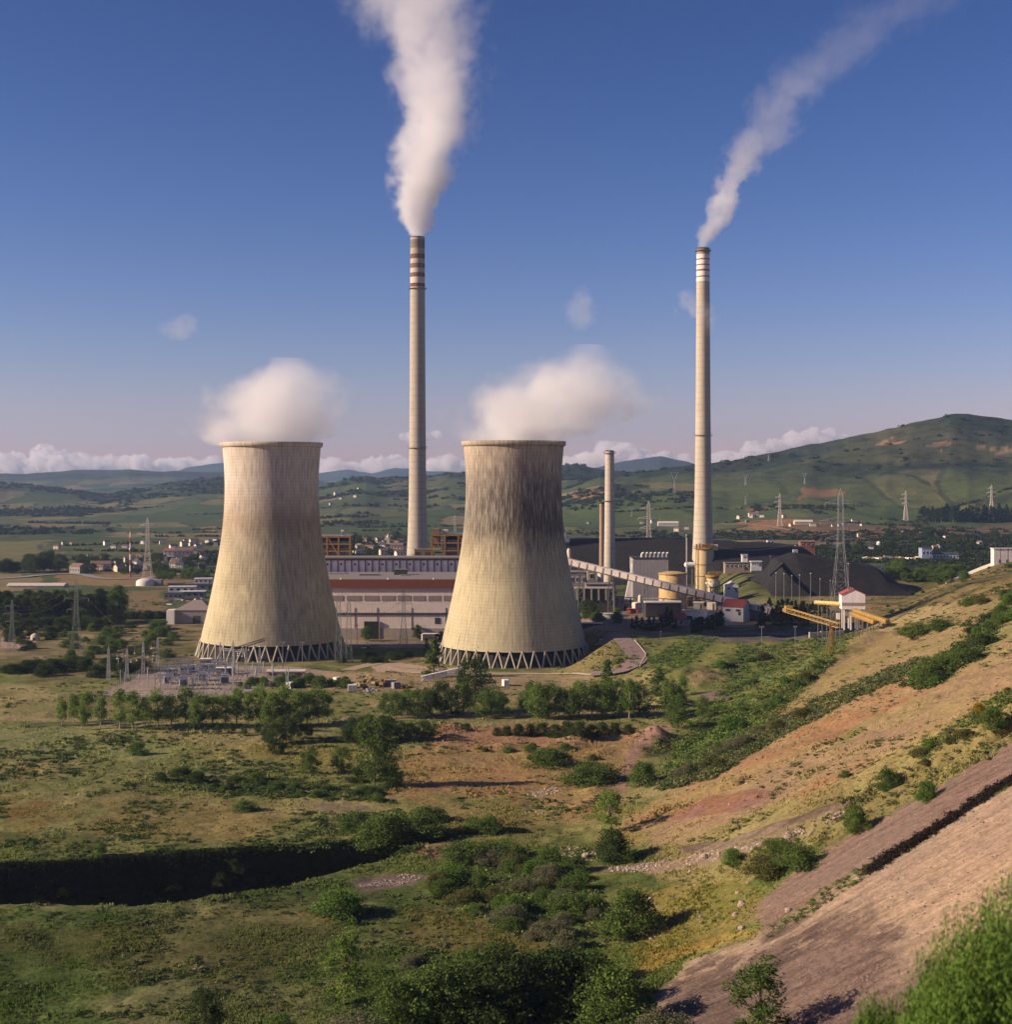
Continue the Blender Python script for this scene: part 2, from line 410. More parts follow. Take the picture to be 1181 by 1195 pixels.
# hill under the viewer
zh = 84-.385*np.hypot(XG, YG)
w = S((zh-ZG+3)/3)*S((230-YG)/20); mixc(CA, VEG, w); mixc(CB, GRASS_O, w)
PATCH = [
    # px polygon, colour A, colour B, ragged edge (m), strength
    ([(762, 1165), (800, 1120), (890, 1088), (960, 1045), (1040, 1000), (1181, 915), (1240, 890), (1400, 1000), (1240, 1230), (740, 1230)], PALE, (.28, .205, .155), 1.2, 1),
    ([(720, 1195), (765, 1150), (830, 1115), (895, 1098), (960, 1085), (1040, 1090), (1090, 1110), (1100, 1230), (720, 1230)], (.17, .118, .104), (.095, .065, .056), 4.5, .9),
    ([(860, 1070), (960, 990), (1181, 868), (1240, 845), (1240, 885), (1181, 912), (1040, 996), (960, 1040), (890, 1085)], (.235, .155, .125), MAUVE, 1.0, 1),
    ([(750, 1010), (780, 985), (860, 960), (990, 905), (1100, 850), (1181, 800), (1240, 770), (1240, 850), (1181, 868), (1080, 925), (960, 985), (870, 1030), (800, 1030)], (.24, .19, .08), GRASS_T, 2, .8),
    ([(720, 950), (790, 925), (900, 890), (1000, 855), (1100, 800), (1181, 745), (1240, 715), (1240, 760), (1181, 800), (1060, 860), (960, 910), (860, 955), (760, 985)], (.29, .195, .125), (.26, .20, .10), 3, .9),
    ([(735, 952), (800, 936), (880, 918), (900, 930), (850, 948), (770, 962)], (.24, .13, .115), REDD, 1.5, .9),
    ([(690, 985), (740, 945), (840, 905), (910, 880), (980, 860), (900, 895), (800, 945), (740, 985)], (.30, .23, .085), (.30, .19, .10), 2, .7),
    ([(645, 1007), (735, 1011), (800, 999), (900, 978), (985, 944), (992, 950), (908, 985), (818, 1010), (740, 1018), (650, 1012)], (.27, .20, .16), (.17, .13, .10), 1.4, .8),
    ([(790, 988), (900, 962), (1000, 930), (985, 944), (900, 975), (800, 996)], (.12, .085, .075), (.2, .14, .12), .6, .8),
    ([(740, 1035), (860, 1025), (900, 1040), (870, 1075), (800, 1100), (740, 1130), (720, 1090)], (.24, .185, .06), (.14, .135, .035), 2, .9),
    ([(760, 1110), (850, 1085), (890, 1088), (800, 1112), (740, 1140)], ORANGE, YEL, 1.0, .9),
    ([(480, 870), (560, 848), (700, 846), (760, 850), (735, 900), (725, 940), (660, 960), (560, 965), (470, 930), (455, 900)], (.31, .20, .10), (.26, .18, .075), 3, .9),
    ([(490, 905), (600, 893), (640, 915), (600, 930), (500, 940), (440, 928)], (.31, .165, .085), (.28, .19, .08), 2.5, .85),
    ([(500, 852), (600, 845), (745, 848), (760, 862), (700, 868), (560, 872), (500, 872)], (.34, .20, .12), (.27, .15, .09), 1.5, .9),
    ([(440, 955), (500, 925), (620, 935), (660, 960), (600, 985), (500, 975)], (.24, .18, .07), GRASS_O, 3, .7),
    ([(460, 983), (530, 975), (545, 1000), (480, 1000)], (.27, .16, .12), RED, 1.5, .8),
    ([(410, 1028), (470, 1018), (505, 1020), (480, 1034), (420, 1040)], (.19, .14, .13), (.13, .09, .085), 1, .9),
    ([(365, 938), (400, 932), (428, 938), (420, 948), (385, 952)], (.17, .125, .11), GRASS_T, 1.5, .8),
    ([(230, 870), (330, 862), (420, 880), (420, 905), (340, 908), (260, 895)], (.25, .21, .06), (.20, .16, .055), 3, .8),
    ([(-60, 880), (200, 880), (420, 895), (470, 900), (440, 925), (200, 920), (-60, 905)], (.15, .165, .05), (.20, .185, .075), 4, .7),
    ([(170, 858), (300, 850), (330, 865), (260, 880), (180, 875)], (.28, .23, .11), GRASS_T, 3, .7),
    ([(0, 845), (160, 852), (230, 875), (190, 890), (0, 878)], (.20, .22, .085), (.23, .22, .09), 4, .9),
    ([(-60, 895), (60, 885), (110, 890), (60, 902), (-60, 905)], (.28, .175, .08), GRASS_T, 3, .8),
    ([(-60, 925), (40, 930), (90, 945), (60, 965), (-60, 968)], (.21, .105, .035), GRASS_O, 3, .8),
    ([(100, 925), (260, 935), (340, 950), (300, 990), (120, 975)], (.17, .13, .05), (.20, .15, .06), 5, .7),
    ([(-80, 978), (200, 985), (420, 992), (470, 985), (460, 998), (-80, 996)], (.13, .125, .038), GRASS_O, 1.5, .9),
    ([(-60, 1075), (100, 1080), (220, 1070), (330, 1050), (450, 1040), (400, 1100), (250, 1130), (-60, 1110)], (.075, .085, .026), (.13, .11, .042), 3, .7),
    ([(100, 1110), (300, 1100), (360, 1130), (280, 1150), (120, 1145)], (.11, .095, .04), (.085, .09, .03), 3, .6),
    ([(480, 1060), (640, 1050), (690, 1090), (600, 1120), (480, 1115)], (.20, .145, .055), (.11, .10, .03), 3, .7),
    # tracks
    ([(742, 862), (775, 845), (788, 846), (775, 860), (745, 875), (733, 905), (724, 940), (716, 940), (722, 905), (730, 880)], (.33, .20, .155), (.27, .17, .12), .6, .95),
    ([(400, 836), (560, 832), (700, 826), (800, 822), (800, 827), (700, 832), (560, 838), (400, 842)], (.33, .25, .16), TAN, .8, .8),
    ([(-60, 834), (100, 838), (220, 846), (100, 842), (-60, 839)], (.30, .22, .13), TAN, .8, .7),
    # yard of the switching station and worn ground near the towers
    ([(120, 810), (175, 782), (240, 775), (345, 778), (400, 785), (330, 800), (265, 812), (160, 816)], (.34, .27, .24), (.29, .23, .20), .5, 1),
    ([(300, 790), (400, 783), (520, 786), (640, 786), (700, 792), (640, 806), (420, 808), (330, 802)], (.26, .19, .11), (.30, .22, .15), 2, .8),
    ([(425, 772), (450, 770), (500, 778), (560, 780), (560, 785), (440, 784)], (.40, .30, .235), (.36, .27, .21), .6, 1),
    ([(0, 745), (30, 742), (45, 750), (30, 757), (0, 756)], (.42, .29, .23), (.36, .25, .2), .8, 1),
    ([(10, 820), (120, 812), (240, 818), (380, 812), (380, 830), (10, 832)], (.22, .16, .08), GRASS_O, 3, .7),
    ([(20, 782), (110, 778), (150, 765), (230, 742), (225, 760), (150, 790), (40, 800)], (.10, .10, .04), (.16, .13, .06), 3, .8),
    # hillocks right of the near tower
    ([(665, 760), (690, 742), (712, 744), (722, 765), (715, 782), (680, 786), (650, 782)], (.24, .19, .085), (.14, .14, .05), 1.5, .9),
    ([(755, 770), (830, 735), (960, 742), (1000, 735), (940, 800), (870, 850), (840, 880), (800, 850), (770, 810)], (.115, .155, .040), (.18, .18, .055), 3, .85),
    ([(800, 790), (835, 778), (850, 792), (810, 802)], (.31, .23, .12), TAN, 1, .9),
    ([(880, 768), (930, 750), (945, 758), (900, 782)], (.30, .21, .11), TAN, 1, .8),
    ([(810, 806), (845, 803), (862, 815), (820, 818)], (.13, .09, .09), (.2, .14, .13), .8, .9),
    ([(850, 862), (905, 800), (985, 742), (1003, 735), (1010, 742), (930, 800), (880, 850)], (.13, .14, .03), (.19, .165, .045), 1.5, .8),
    ([(1000, 740), (1080, 712), (1181, 690), (1181, 730), (1080, 770), (960, 840), (880, 880), (860, 870), (930, 805)], (.29, .215, .11), (.21, .165, .07), 3, .75),
    ([(1000, 718), (1090, 706), (1120, 712), (1050, 730)], (.30, .25, .10), TAN, 2, .8),
    ([(1010, 702), (1100, 670), (1181, 655), (1260, 648), (1260, 698), (1181, 700), (1090, 708), (1040, 716)], (.085, .090, .032), (.20, .145, .065), 3, .9),
    # plant ground
    ([(655, 720), (720, 700), (860, 690), (900, 715), (860, 728), (760, 735), (690, 738), (655, 738)], (.24, .19, .165), (.17, .13, .11), 2, .9),
    ([(800, 742), (850, 735), (945, 733), (950, 744), (860, 750), (800, 750)], (.10, .085, .08), (.16, .13, .11), 1, .85),
    ([(375, 748), (540, 748), (540, 758), (375, 758)], (.20, .16, .14), (.26, .21, .18), .5, .9),
    ([(378, 757), (536, 755), (536, 765), (378, 766)], (.095, .135, .03), (.075, .11, .025), .5, 1),
    ([(840, 692), (880, 668), (920, 672), (945, 690), (905, 712), (860, 700)], (.14, .15, .055), (.2, .17, .08), 2, .9),
]
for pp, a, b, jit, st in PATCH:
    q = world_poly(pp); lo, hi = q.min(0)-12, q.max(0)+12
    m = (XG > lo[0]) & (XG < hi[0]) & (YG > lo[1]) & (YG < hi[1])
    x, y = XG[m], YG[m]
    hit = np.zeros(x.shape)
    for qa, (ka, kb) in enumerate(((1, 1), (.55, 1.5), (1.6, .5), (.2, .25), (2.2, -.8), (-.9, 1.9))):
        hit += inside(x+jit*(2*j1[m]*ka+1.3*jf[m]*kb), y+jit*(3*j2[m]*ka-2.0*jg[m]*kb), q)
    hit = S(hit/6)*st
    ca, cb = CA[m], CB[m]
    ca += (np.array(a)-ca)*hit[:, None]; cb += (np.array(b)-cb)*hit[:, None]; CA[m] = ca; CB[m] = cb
# excavated pit: bare soil with bramble, coloured near black to deepen its shade
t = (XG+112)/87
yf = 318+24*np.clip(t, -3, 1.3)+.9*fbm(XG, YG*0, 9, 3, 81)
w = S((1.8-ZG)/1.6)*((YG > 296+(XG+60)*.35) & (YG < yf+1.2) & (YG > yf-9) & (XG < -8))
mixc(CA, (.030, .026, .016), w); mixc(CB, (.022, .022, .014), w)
w = (1-S(np.abs(YG-(274+3.0*fbm(XG, XG*0, 18, 3, 71)+1.1*fbm(XG, XG*0, 4.5, 2, 73)))/2.2))*S((XG-50)/10)
mixc(CA, (.05, .04, .036), w); mixc(CB, (.03, .026, .024), w)
# far country
far = S((YG-820)/200)*S((-XG-60)/40*1.0+S((YG-1100)/200)*2)
FW = np.clip(S((YG-850)/150)*(1-S((dsl+20)/30)*S((1050-YG)/100)), 0, 1)
upl = S((ZG-55)/70)*S((YG-1500)/300)
wood = fbm(XG, YG, 260, 5, 401)+.30*upl
mixc(CA, (.068, .082, .034), FW); mixc(CB, (.10, .10, .042), FW)
mixc(CA, (.024, .041, .028), upl); mixc(CB, (.038, .053, .033), upl)
w = S((wood-.10)/.10)*S((YG-1300)/300); mixc(CA, (.022, .032, .017), w); mixc(CB, (.030, .042, .020), w); FW = FW*(1-w*.9)
FW = FW*(1-.8*upl)
ma = (ZG > 120) & (YG > 2500); w = ma*S((fbm(XG, YG, 500, 4, 402)-.05)/.2); mixc(CA, (.085, .085, .04), w*.7); mixc(CB, (.07, .075, .035), w*.7)
for pp, a, jit in [([(668, 578), (690, 572), (705, 577), (690, 583)], (.34, .16, .085), 10), ([(930, 570), (965, 571), (990, 572), (950, 582), (935, 590)], (.25, .125, .07), 12),
              ([(1022, 520), (1040, 513), (1055, 515), (1040, 520)], (.36, .20, .11), 12), ([(1076, 521), (1096, 517), (1110, 520), (1090, 523)], (.30, .17, .1), 10), ([(1136, 520), (1160, 521), (1181, 524), (1181, 527), (1150, 524)], (.26, .17, .1), 8),
              ([(860, 604), (930, 601), (935, 614), (880, 618), (860, 612)], (.36, .17, .09), 6), ([(845, 590), (905, 588), (905, 594), (850, 597)], (.22, .125, .07), 10),
              ([(1115, 590), (1150, 588), (1152, 597), (1118, 598)], (.24, .24, .07), 8), ([(945, 598), (975, 601), (985, 608), (955, 610)], (.22, .19, .08), 10),
              ([(60, 664), (150, 662), (240, 668), (240, 690), (150, 684), (60, 680)], (.30, .19, .095), 8), ([(-40, 672), (40, 668), (50, 690), (-40, 692)], (.29, .22, .11), 8),
              ([(145, 690), (190, 690), (195, 712), (145, 712)], (.24, .16, .09), 6), ([(-40, 633), (60, 630), (50, 645), (-40, 650)], (.20, .18, .07), 10),
              ([(560, 690), (640, 690), (640, 720), (560, 720)], (.22, .18, .15), 4), ([(235, 615), (262, 613), (262, 625), (240, 624)], (.28, .19, .10), 12),
              ([(130, 620), (200, 622), (200, 628), (130, 627)], (.25, .19, .10), 12), ([(880, 622), (1181, 612), (1181, 622), (960, 634)], (.17, .10, .065), 6),
              ([(445, 582), (520, 570), (530, 590), (470, 598)], (.125, .125, .05), 25), ([(660, 590), (800, 580), (800, 608), (660, 612)], (.075, .115, .032), 25),
              ([(845, 590), (1050, 585), (1100, 606), (850, 612)], (.072, .105, .034), 25)]:
    q = world_poly(pp, 500); lo, hi = q.min(0)-60, q.max(0)+60
    m = (XG > lo[0]) & (XG < hi[0]) & (YG > lo[1]) & (YG < hi[1])
    hit = inside(XG[m]+jit*2.5*fbm(XG[m], YG[m], 30, 3, 411), YG[m]+jit*4*fbm(XG[m], YG[m], 30, 3, 413), q).astype(float)*.9
    for M, f_ in ((CA, 1.0), (CB, .85)):
        v = M[m]; v += (np.array(a)*f_-v)*hit[:, None]; M[m] = v
    f_ = FW[m]; f_ *= 1-hit*.8; FW[m] = f_

SC = np.clip(((CA[..., 2]/CA[..., 0])-.44)/.12, 0, 1)*S((700-YG)/100)*S((ZG-1)/6)*(CA[..., 0] > .11)
V = np.stack([XG, YG, ZG], -1).reshape(-1, 3)
ii = np.arange(nY*nX).reshape(nY, nX)
Q = np.stack([ii[:-1, :-1], ii[:-1, 1:], ii[1:, 1:], ii[1:, :-1]], -1).reshape(-1, 4)

t = NT('ground_soil_and_grass'); p = t.pos()
A, B, fw = t.attr('tone_a'), t.attr('tone_b'), t.attr('field_share', 'Fac')
n1 = t.noise(p, .055, 12, .68); n2 = t.noise(p, .9, 6, .65); n3 = t.noise(p, .011, 8, .62)
cm = t.mix(t.smooth(n1, .40, .60), A, B)
# patchwork of fields with hedges
w2 = t.n.new('ShaderNodeTexVoronoi'); w2.voronoi_dimensions = '2D'; w2.inputs['Scale'].default_value = 1.0
pv = t.vmath('ADD', t.vmath('MULTIPLY', p, (.0068, .0030, 0)), t.vmath('SCALE', t.noise(p, .004, 2, .5, True), sc=.55))
t.lk(pv, w2.inputs['Vector'])
fc = t.ramp(t.sep(w2.outputs['Color'])[0], [(0, (.045, .080, .026)), (.22, (.07, .10, .035)), (.42, (.105, .115, .045)), (.58, (.17, .15, .062)), (.72, (.055, .085, .03)), (.86, (.21, .165, .085)), (1, (.15, .10, .055))], 'CONSTANT')
w3 = t.n.new('ShaderNodeTexVoronoi'); w3.voronoi_dimensions = '2D'; w3.feature = 'DISTANCE_TO_EDGE'; t.lk(pv, w3.inputs['Vector']); w3.inputs['Scale'].default_value = 1.0
fc = t.mix(t.math('MULTIPLY', t.smooth(w3.outputs[0], .055, .025), t.smooth(n3, .40, .5)), fc, (.026, .038, .018))
cm = t.mix(t.math('MULTIPLY', fw, .72), cm, fc)
k = t.math('ADD', t.math('MULTIPLY', n2, .75), t.math('MULTIPLY', n1, .55))
cm = t.mix(1.0, cm, t.ramp(k, [(.42, .50), (.86, 1.42)]), 'MULTIPLY')
cm = t.mix(1.0, cm, t.ramp(n3, [(.3, (.84, .88, .90)), (.7, (1.16, 1.10, 1.04))]), 'MULTIPLY')
sc_ = t.attr('scree_share', 'Fac'); sp_ = t.vmath('MULTIPLY', p, (.10, 1.0, .18)); s1 = t.noise(sp_, .55, 8, .7); s2 = t.noise(p, 2.6, 4, .75)
sk = t.ramp(t.math('ADD', t.math('MULTIPLY', s1, .7), t.math('MULTIPLY', s2, .5)), [(.42, .34), (.56, .88), (.74, 1.45)])
cm = t.mix(sc_, cm, t.mix(1.0, cm, sk, 'MULTIPLY'))
tf = t.noise(p, .33, 5, .7); cm = t.mix(t.math('MULTIPLY', t.smooth(tf, .53, .68), t.math('MULTIPLY', t.math('SUBTRACT', 1.0, sc_), .55)), cm, t.mix(1.0, cm, (.50, .62, .42), 'MULTIPLY'))
us = t.attr('upland_share', 'Fac'); u1 = t.noise(p, .022, 7, .72); cm = t.mix(t.math('MULTIPLY', us, t.smooth(u1, .47, .60)), cm, t.mix(1.0, cm, (.42, .50, .50), 'MULTIPLY'))
hgt = t.math('ADD', t.math('ADD', t.math('MULTIPLY', n2, .5), t.math('MULTIPLY', n1, 1.6)), t.math('MULTIPLY', t.math('ADD', s1, s2), t.math('MULTIPLY', sc_, .7)))
t.bsdf(cm, .95, hgt, .55, 1.0, 0, .1)
M_GROUND = t.mat
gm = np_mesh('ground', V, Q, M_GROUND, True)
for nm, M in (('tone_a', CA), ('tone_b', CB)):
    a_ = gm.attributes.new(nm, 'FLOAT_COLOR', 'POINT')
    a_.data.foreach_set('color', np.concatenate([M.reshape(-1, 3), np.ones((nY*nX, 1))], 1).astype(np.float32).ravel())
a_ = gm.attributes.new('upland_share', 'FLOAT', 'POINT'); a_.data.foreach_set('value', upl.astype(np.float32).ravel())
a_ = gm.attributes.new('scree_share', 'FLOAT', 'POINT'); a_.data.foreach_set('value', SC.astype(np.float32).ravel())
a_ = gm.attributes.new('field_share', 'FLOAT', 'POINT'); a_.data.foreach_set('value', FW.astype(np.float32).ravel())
tag(link('ground', gm), kind='structure')

def strip(name, pts, width, mat, lift=.12, closed=False, n=6):
    """a ribbon laid over the ground along ground points"""
    pts = [Vector(p) for p in pts]; fine = []
    for k in range(len(pts)-1):
        p0, p1, p2, p3 = pts[max(k-1, 0)], pts[k], pts[k+1], pts[min(k+2, len(pts)-1)]
        for s_ in range(n):
            q = s_/n
            fine.append(.5*((2*p1)+(p2-p0)*q+(2*p0-5*p1+4*p2-p3)*q*q+(3*p1-p0-3*p2+p3)*q**3))
    fine.append(pts[-1]); v = []; K = 5
    for k, q in enumerate(fine):
        d = (fine[min(k+1, len(fine)-1)]-fine[max(k-1, 0)]); d.z = 0; d.normalize(); nn = Vector((d.y, -d.x, 0))
        wd = width[0]+(width[1]-width[0])*k/(len(fine)-1) if hasattr(width, '__len__') else width
        row = [q+nn*wd*(j/(K-1)-.5) for j in range(K)]
        zm = max(float(hg(r_.x, r_.y)) for r_ in row)
        for r_ in row: v.append((r_.x, r_.y, .55*float(hg(r_.x, r_.y))+.45*zm+lift))
    q = [(k*K+j, k*K+j+1, (k+1)*K+j+1, (k+1)*K+j) for k in range(len(fine)-1) for j in range(K-1)]
    return tag(link(name, np_mesh(name, np.array(v), np.array(q), mat, True)), kind='structure')
# ------------------------------------------------------------------ air
def volmat(name, col, dens, aniso=.3):
    t = NT(name); v = t.n.new('ShaderNodeVolumePrincipled'); v.inputs['Color'].default_value = (*col, 1)
    v.inputs['Anisotropy'].default_value = aniso; t.val(v.inputs['Density'], dens); t.lk(v.outputs[0], t.out.inputs['Volume'])
    return t, v
ht, _ = volmat('haze_air', (.40, .60, 1.0), 4.6e-5, .2)
hz = MB().box((0, 8300, 285), (32000, 17200, 730)).build('haze', ht.mat)
tag(hz, kind='stuff')

# ------------------------------------------------------------------ cooling towers
CONC = pmat('bare_concrete', (.36, .33, .28), .9)
CONC_L = pmat('pale_concrete', (.40, .36, .29), .9)
DARKIN = pmat('dark_interior', (.03, .028, .026), .95)

def tower_mat(name, zones, soot_shade, seed):
    """formwork grid, rain streaks and weathering zones by height"""
    t = NT(name); o = t.obj(); x, y, z = t.sep(o)[:3]
    ang = t.math('ARCTAN2', y, x)
    rib = t.math('FRACT', t.math('MULTIPLY', ang, 112/(2*math.pi)))
    ring = t.math('FRACT', t.math('MULTIPLY', z, 1/1.5))
    line = t.math('MAXIMUM', t.math('LESS_THAN', rib, .16), t.math('MULTIPLY', t.math('LESS_THAN', ring, .18), .8))
    sv = t.comb(t.math('MULTIPLY', ang, 9.0), t.math('MULTIPLY', z, .035), float(seed))
    st = t.noise(sv, 3.0, 5, .68); st2 = t.noise(sv, .55, 4, .6)
    pan = t.n.new('ShaderNodeTexWhiteNoise'); pan.noise_dimensions = '2D'
    t.lk(t.comb(t.math('FLOOR', t.math('MULTIPLY', ang, 75/(2*math.pi))), t.math('FLOOR', t.math('MULTIPLY', z, 1/1.5)), 0.0), pan.inputs['Vector'])
    blot = t.noise(o, .05, 5, .6)
    zj = t.math('ADD', t.math('DIVIDE', z, 105.0), t.math('MULTIPLY', t.math('SUBTRACT', t.math('ADD', t.math('MULTIPLY', st2, .7), t.math('MULTIPLY', st, .3)), .5), .16))
    base = t.ramp(zj, zones)
    dk = t.ramp(zj, soot_shade[0])
    # the grime on one side of the shell also paints in its shade
    side = t.smooth(t.math('ADD', t.math('MULTIPLY', t.math('COSINE', t.math('SUBTRACT', ang, soot_shade[1])), .5), t.math('MULTIPLY', t.math('SUBTRACT', blot, .5), .9)), -.25, .35, soot_shade[2], 1.0)
    grime_shade = t.math('MULTIPLY', dk, side)
    grime_shade = t.math('MULTIPLY', grime_shade, t.smooth(t.math('ADD', t.math('MULTIPLY', st, .9), t.math('MULTIPLY', blot, .3)), .44, .68, .35, 1.25), clamp=True)
    c = t.mix(grime_shade, base, (.060, .054, .046))
    c = t.mix(1.0, c, t.ramp(st, [(.34, 1.12), (.55, .98), (.70, .62)]), 'MULTIPLY')
    c = t.mix(1.0, c, t.ramp(pan.outputs['Value'], [(0, .97), (1, 1.02)]), 'MULTIPLY')
    c = t.mix(t.math('MULTIPLY', line, t.smooth(blot, .3, .7, .09, .32)), c, (.09, .08, .065))
    t.bsdf(c, .92, t.math('ADD', t.math('MULTIPLY', line, -1.0), st), .25, .15, 0, .1)
    return t.mat
Y_LOW, Y_MID, GREYP, WHIT = (.44, .395, .265), (.405, .362, .262), (.345, .318, .275), (.53, .49, .43)
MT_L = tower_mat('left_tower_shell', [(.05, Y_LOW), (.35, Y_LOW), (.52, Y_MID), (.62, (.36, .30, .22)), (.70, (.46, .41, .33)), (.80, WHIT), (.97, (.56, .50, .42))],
                 ([(0, .22), (.30, .28), (.50, .34), (.60, .32), (.68, .24), (.85, .22), (1, .22)], R(-45), .0), 3)  # stains, with the low part darkened as shade away from the sun
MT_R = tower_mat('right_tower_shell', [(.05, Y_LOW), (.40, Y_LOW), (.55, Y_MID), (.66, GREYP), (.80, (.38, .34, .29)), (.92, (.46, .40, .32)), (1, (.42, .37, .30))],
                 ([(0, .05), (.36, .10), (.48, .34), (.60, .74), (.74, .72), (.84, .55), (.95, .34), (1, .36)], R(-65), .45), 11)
PROF = [(8, 34.1), (14, 32.6), (20, 31.2), (26, 29.8), (32, 28.5), (38, 27.3), (44, 26.2), (50, 25.15), (56, 24.25), (62, 23.5), (68, 22.95), (74, 22.6), (80, 22.45), (86, 22.5), (92, 22.8), (97, 23.15), (100.6, 23.6)]
def sprof(k=4):
    zs = np.linspace(8, 100.6, 17*k); c = np.interp(zs, [a[0] for a in PROF], [a[1] for a in PROF])
    return [(float(a), float(b)) for a, b in zip(zs, np.convolve(np.pad(c, 3, 'edge'), np.ones(7)/7, 'valid'))]
def cooling_tower(loc, label, mat, rz):
    r = thing('cooling_tower', label, 'cooling tower', loc, rz, 'cooling towers')
    p = sprof(); p[0] = (8, 34.1)
    m = MB(); m.lathe(p, 144); m.lathe([(z, rr-.55) for z, rr in p][::-1], 144); m.lathe([(8, 33.55), (8, 34.1)], 144)
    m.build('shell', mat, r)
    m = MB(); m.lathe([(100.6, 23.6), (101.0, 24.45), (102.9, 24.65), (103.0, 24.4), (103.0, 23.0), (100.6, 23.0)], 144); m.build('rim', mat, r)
    N = 40; dt = math.pi/N
    for k in range(2):
        m = MB(); b = (36.6, 0, -.6); a = dt*(1 if k else -1)
        m.tube(b, (34.0*math.cos(a), 34.0*math.sin(a), 8.35), 0.43, .37, 6)
        me = m.mesh('column', CONC_L)
        for i in range(N):
            o = link('column', me, r); o.rotation_euler = (0, 0, 2*dt*i)
    m = MB(); m.lathe([(-2.0, 38.6), (.5, 38.6), (.5, 37.6), (-.4, 37.6)], 96); m.build('basin_wall', CONC_L, r)
    m = MB(); m.lathe([(1.0, 33.0), (7.2, 32.2), (7.2, 0.1)], 72); m.lathe([(.2, 37.5), (.2, .1)], 72); m.build('cooling_fill', DARKIN, r)
    return r
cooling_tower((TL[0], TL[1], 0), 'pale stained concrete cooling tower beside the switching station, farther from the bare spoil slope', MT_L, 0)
cooling_tower((TR[0], TR[1], 0), 'concrete cooling tower with a dark sooty waist beside the winding road', MT_R, .03)

# ------------------------------------------------------------------ tall stacks
def stack_mat(name, H, bands, c_conc, rings):
    t = NT(name); o = t.obj(); x, y, z = t.sep(o)[:3]; ang = t.math('ARCTAN2', y, x)
    st = t.noise(t.comb(t.math('MULTIPLY', ang, 5.0), t.math('MULTIPLY', z, .02), 2.0), 2.0, 5, .65)
    n = t.noise(o, .12, 5, .6)
    ln = t.math('LESS_THAN', t.math('FRACT', t.math('MULTIPLY', z, 1/rings)), .14)
    c = t.ramp(t.math('ADD', t.math('MULTIPLY', st, .6), t.math('MULTIPLY', n, .4)), [(.3, tuple(v*.78 for v in c_conc)), (.7, tuple(v*1.12 for v in c_conc))])
    c = t.mix(t.math('MULTIPLY', ln, .22), c, (.12, .10, .08))
    if bands:
        zr = t.math('SUBTRACT', H, z)
        for a, b, col, s_ in bands:
            f = t.math('MULTIPLY', t.math('GREATER_THAN', zr, a), t.math('LESS_THAN', zr, b))
            f = t.math('MULTIPLY', f, t.smooth(t.math('ADD', st, t.math('MULTIPLY', n, .3)), .3, .6, s_*.75, s_))
            c = t.mix(f, c, col)
        c = t.mix(t.smooth(zr, 6, 0, 0, .5), c, (.10, .09, .08))
    t.bsdf(c, .9, st, .15, .1, 0, .1); return t.mat
def stack(name, label, px, Y, py_top, prof, mat, z0, extras=None):
    X = (px-CX)/F*Y; ztop = CH+(HY-py_top)/F*Y; H = ztop-z0
    r = thing(name, label, 'chimney', (X, Y, z0))
    m = MB(); pts = [(H*(1-a), b*mpp(Y)) for a, b in prof][::-1]
    zz = np.linspace(0, H, 60); rr = np.interp(zz, [a for a, b in pts], [b for a, b in pts]); rr = np.convolve(np.pad(rr, 2, 'edge'), np.ones(5)/5, 'valid')
    m.lathe(list(zip(zz.tolist(), rr.tolist())), 40); m.build('shaft', mat(H), r)
    m = MB(); a = rr[-1]; m.lathe([(H, a), (H+.8, a*.92), (H+.8, a*.78), (H-4, a*.76), (H-4, .05)], 40); m.build('mouth', DARKIN, r)
    for q in (extras or []):
        m = MB(); zq = H*(1-q); rq = float(np.interp(zq, zz, rr))
        m.lathe([(zq-.3, rq+.02), (zq-.3, rq+1.3), (zq, rq+1.3), (zq, rq+.02)], 40)
        for k in range(20):
            a = 2*math.pi*k/20; m.bar(((rq+1.2)*math.cos(a), (rq+1.2)*math.sin(a), zq), ((rq+1.2)*math.cos(a), (rq+1.2)*math.sin(a), zq+1.1), .08)
        m.lathe([(zq+1.0, rq+1.15), (zq+1.1, rq+1.25)], 40)
        m.build('gallery', pmat('grey_steel', (.20, .20, .20), .6), r)
    m = MB()
    for k in range(30):
        za, zb = H*k/30, H*(k+1)/30-.5; ra, rb = (float(np.interp(v, zz, rr))+.25 for v in (za, zb)); a = R(-60)
        m.bar((ra*math.cos(a), ra*math.sin(a), za), (rb*math.cos(a), rb*math.sin(a), zb), .25)
    m.build('ladder', pmat('grey_steel', (.20, .20, .20), .6), r)
    return r, Vector((X, Y, ztop))
DRED, WHT, DIRT = (.115, .045, .035), (.62, .56, .50), (.16, .13, .11)
k_ = mpp(1150)
bl = [(0, 1.6, WHT, .9), (1.6, 14, (.20, .17, .135), .6)]
for a, b, c, s_ in ((265, 365, DIRT, .6), (365, 445, (.42, .36, .28), .7), (445, 510, DRED, .85), (510, 575, (.46, .40, .33), .8), (575, 640, (.12, .07, .055), .8), (640, 705, (.50, .44, .37), .85), (705, 765, DRED, .8), (765, 850, (.60, .52, .45), .9), (850, 900, (.16, .05, .035), .9)):
    bl.append(((a-215)/11.95*k_, (b-215)/11.95*k_, c, s_))
_, MOUTH_L = stack('chimney_stack', 'tall concrete chimney rising behind the turbine hall, worn dark bands near its smoking mouth', 487.3, 1150, 278,
      [(0, 8.4), (.14, 8.6), (.45, 9.2), (.7, 10), (.8, 10.8), (.9, 12.4), (1, 14.6)], lambda H: stack_mat('left_stack_concrete', H, bl, (.41, .375, .315), 5.2), 0, [.145, .6])
bl2 = [(0, 5.5, (.30, .24, .17), .7)]
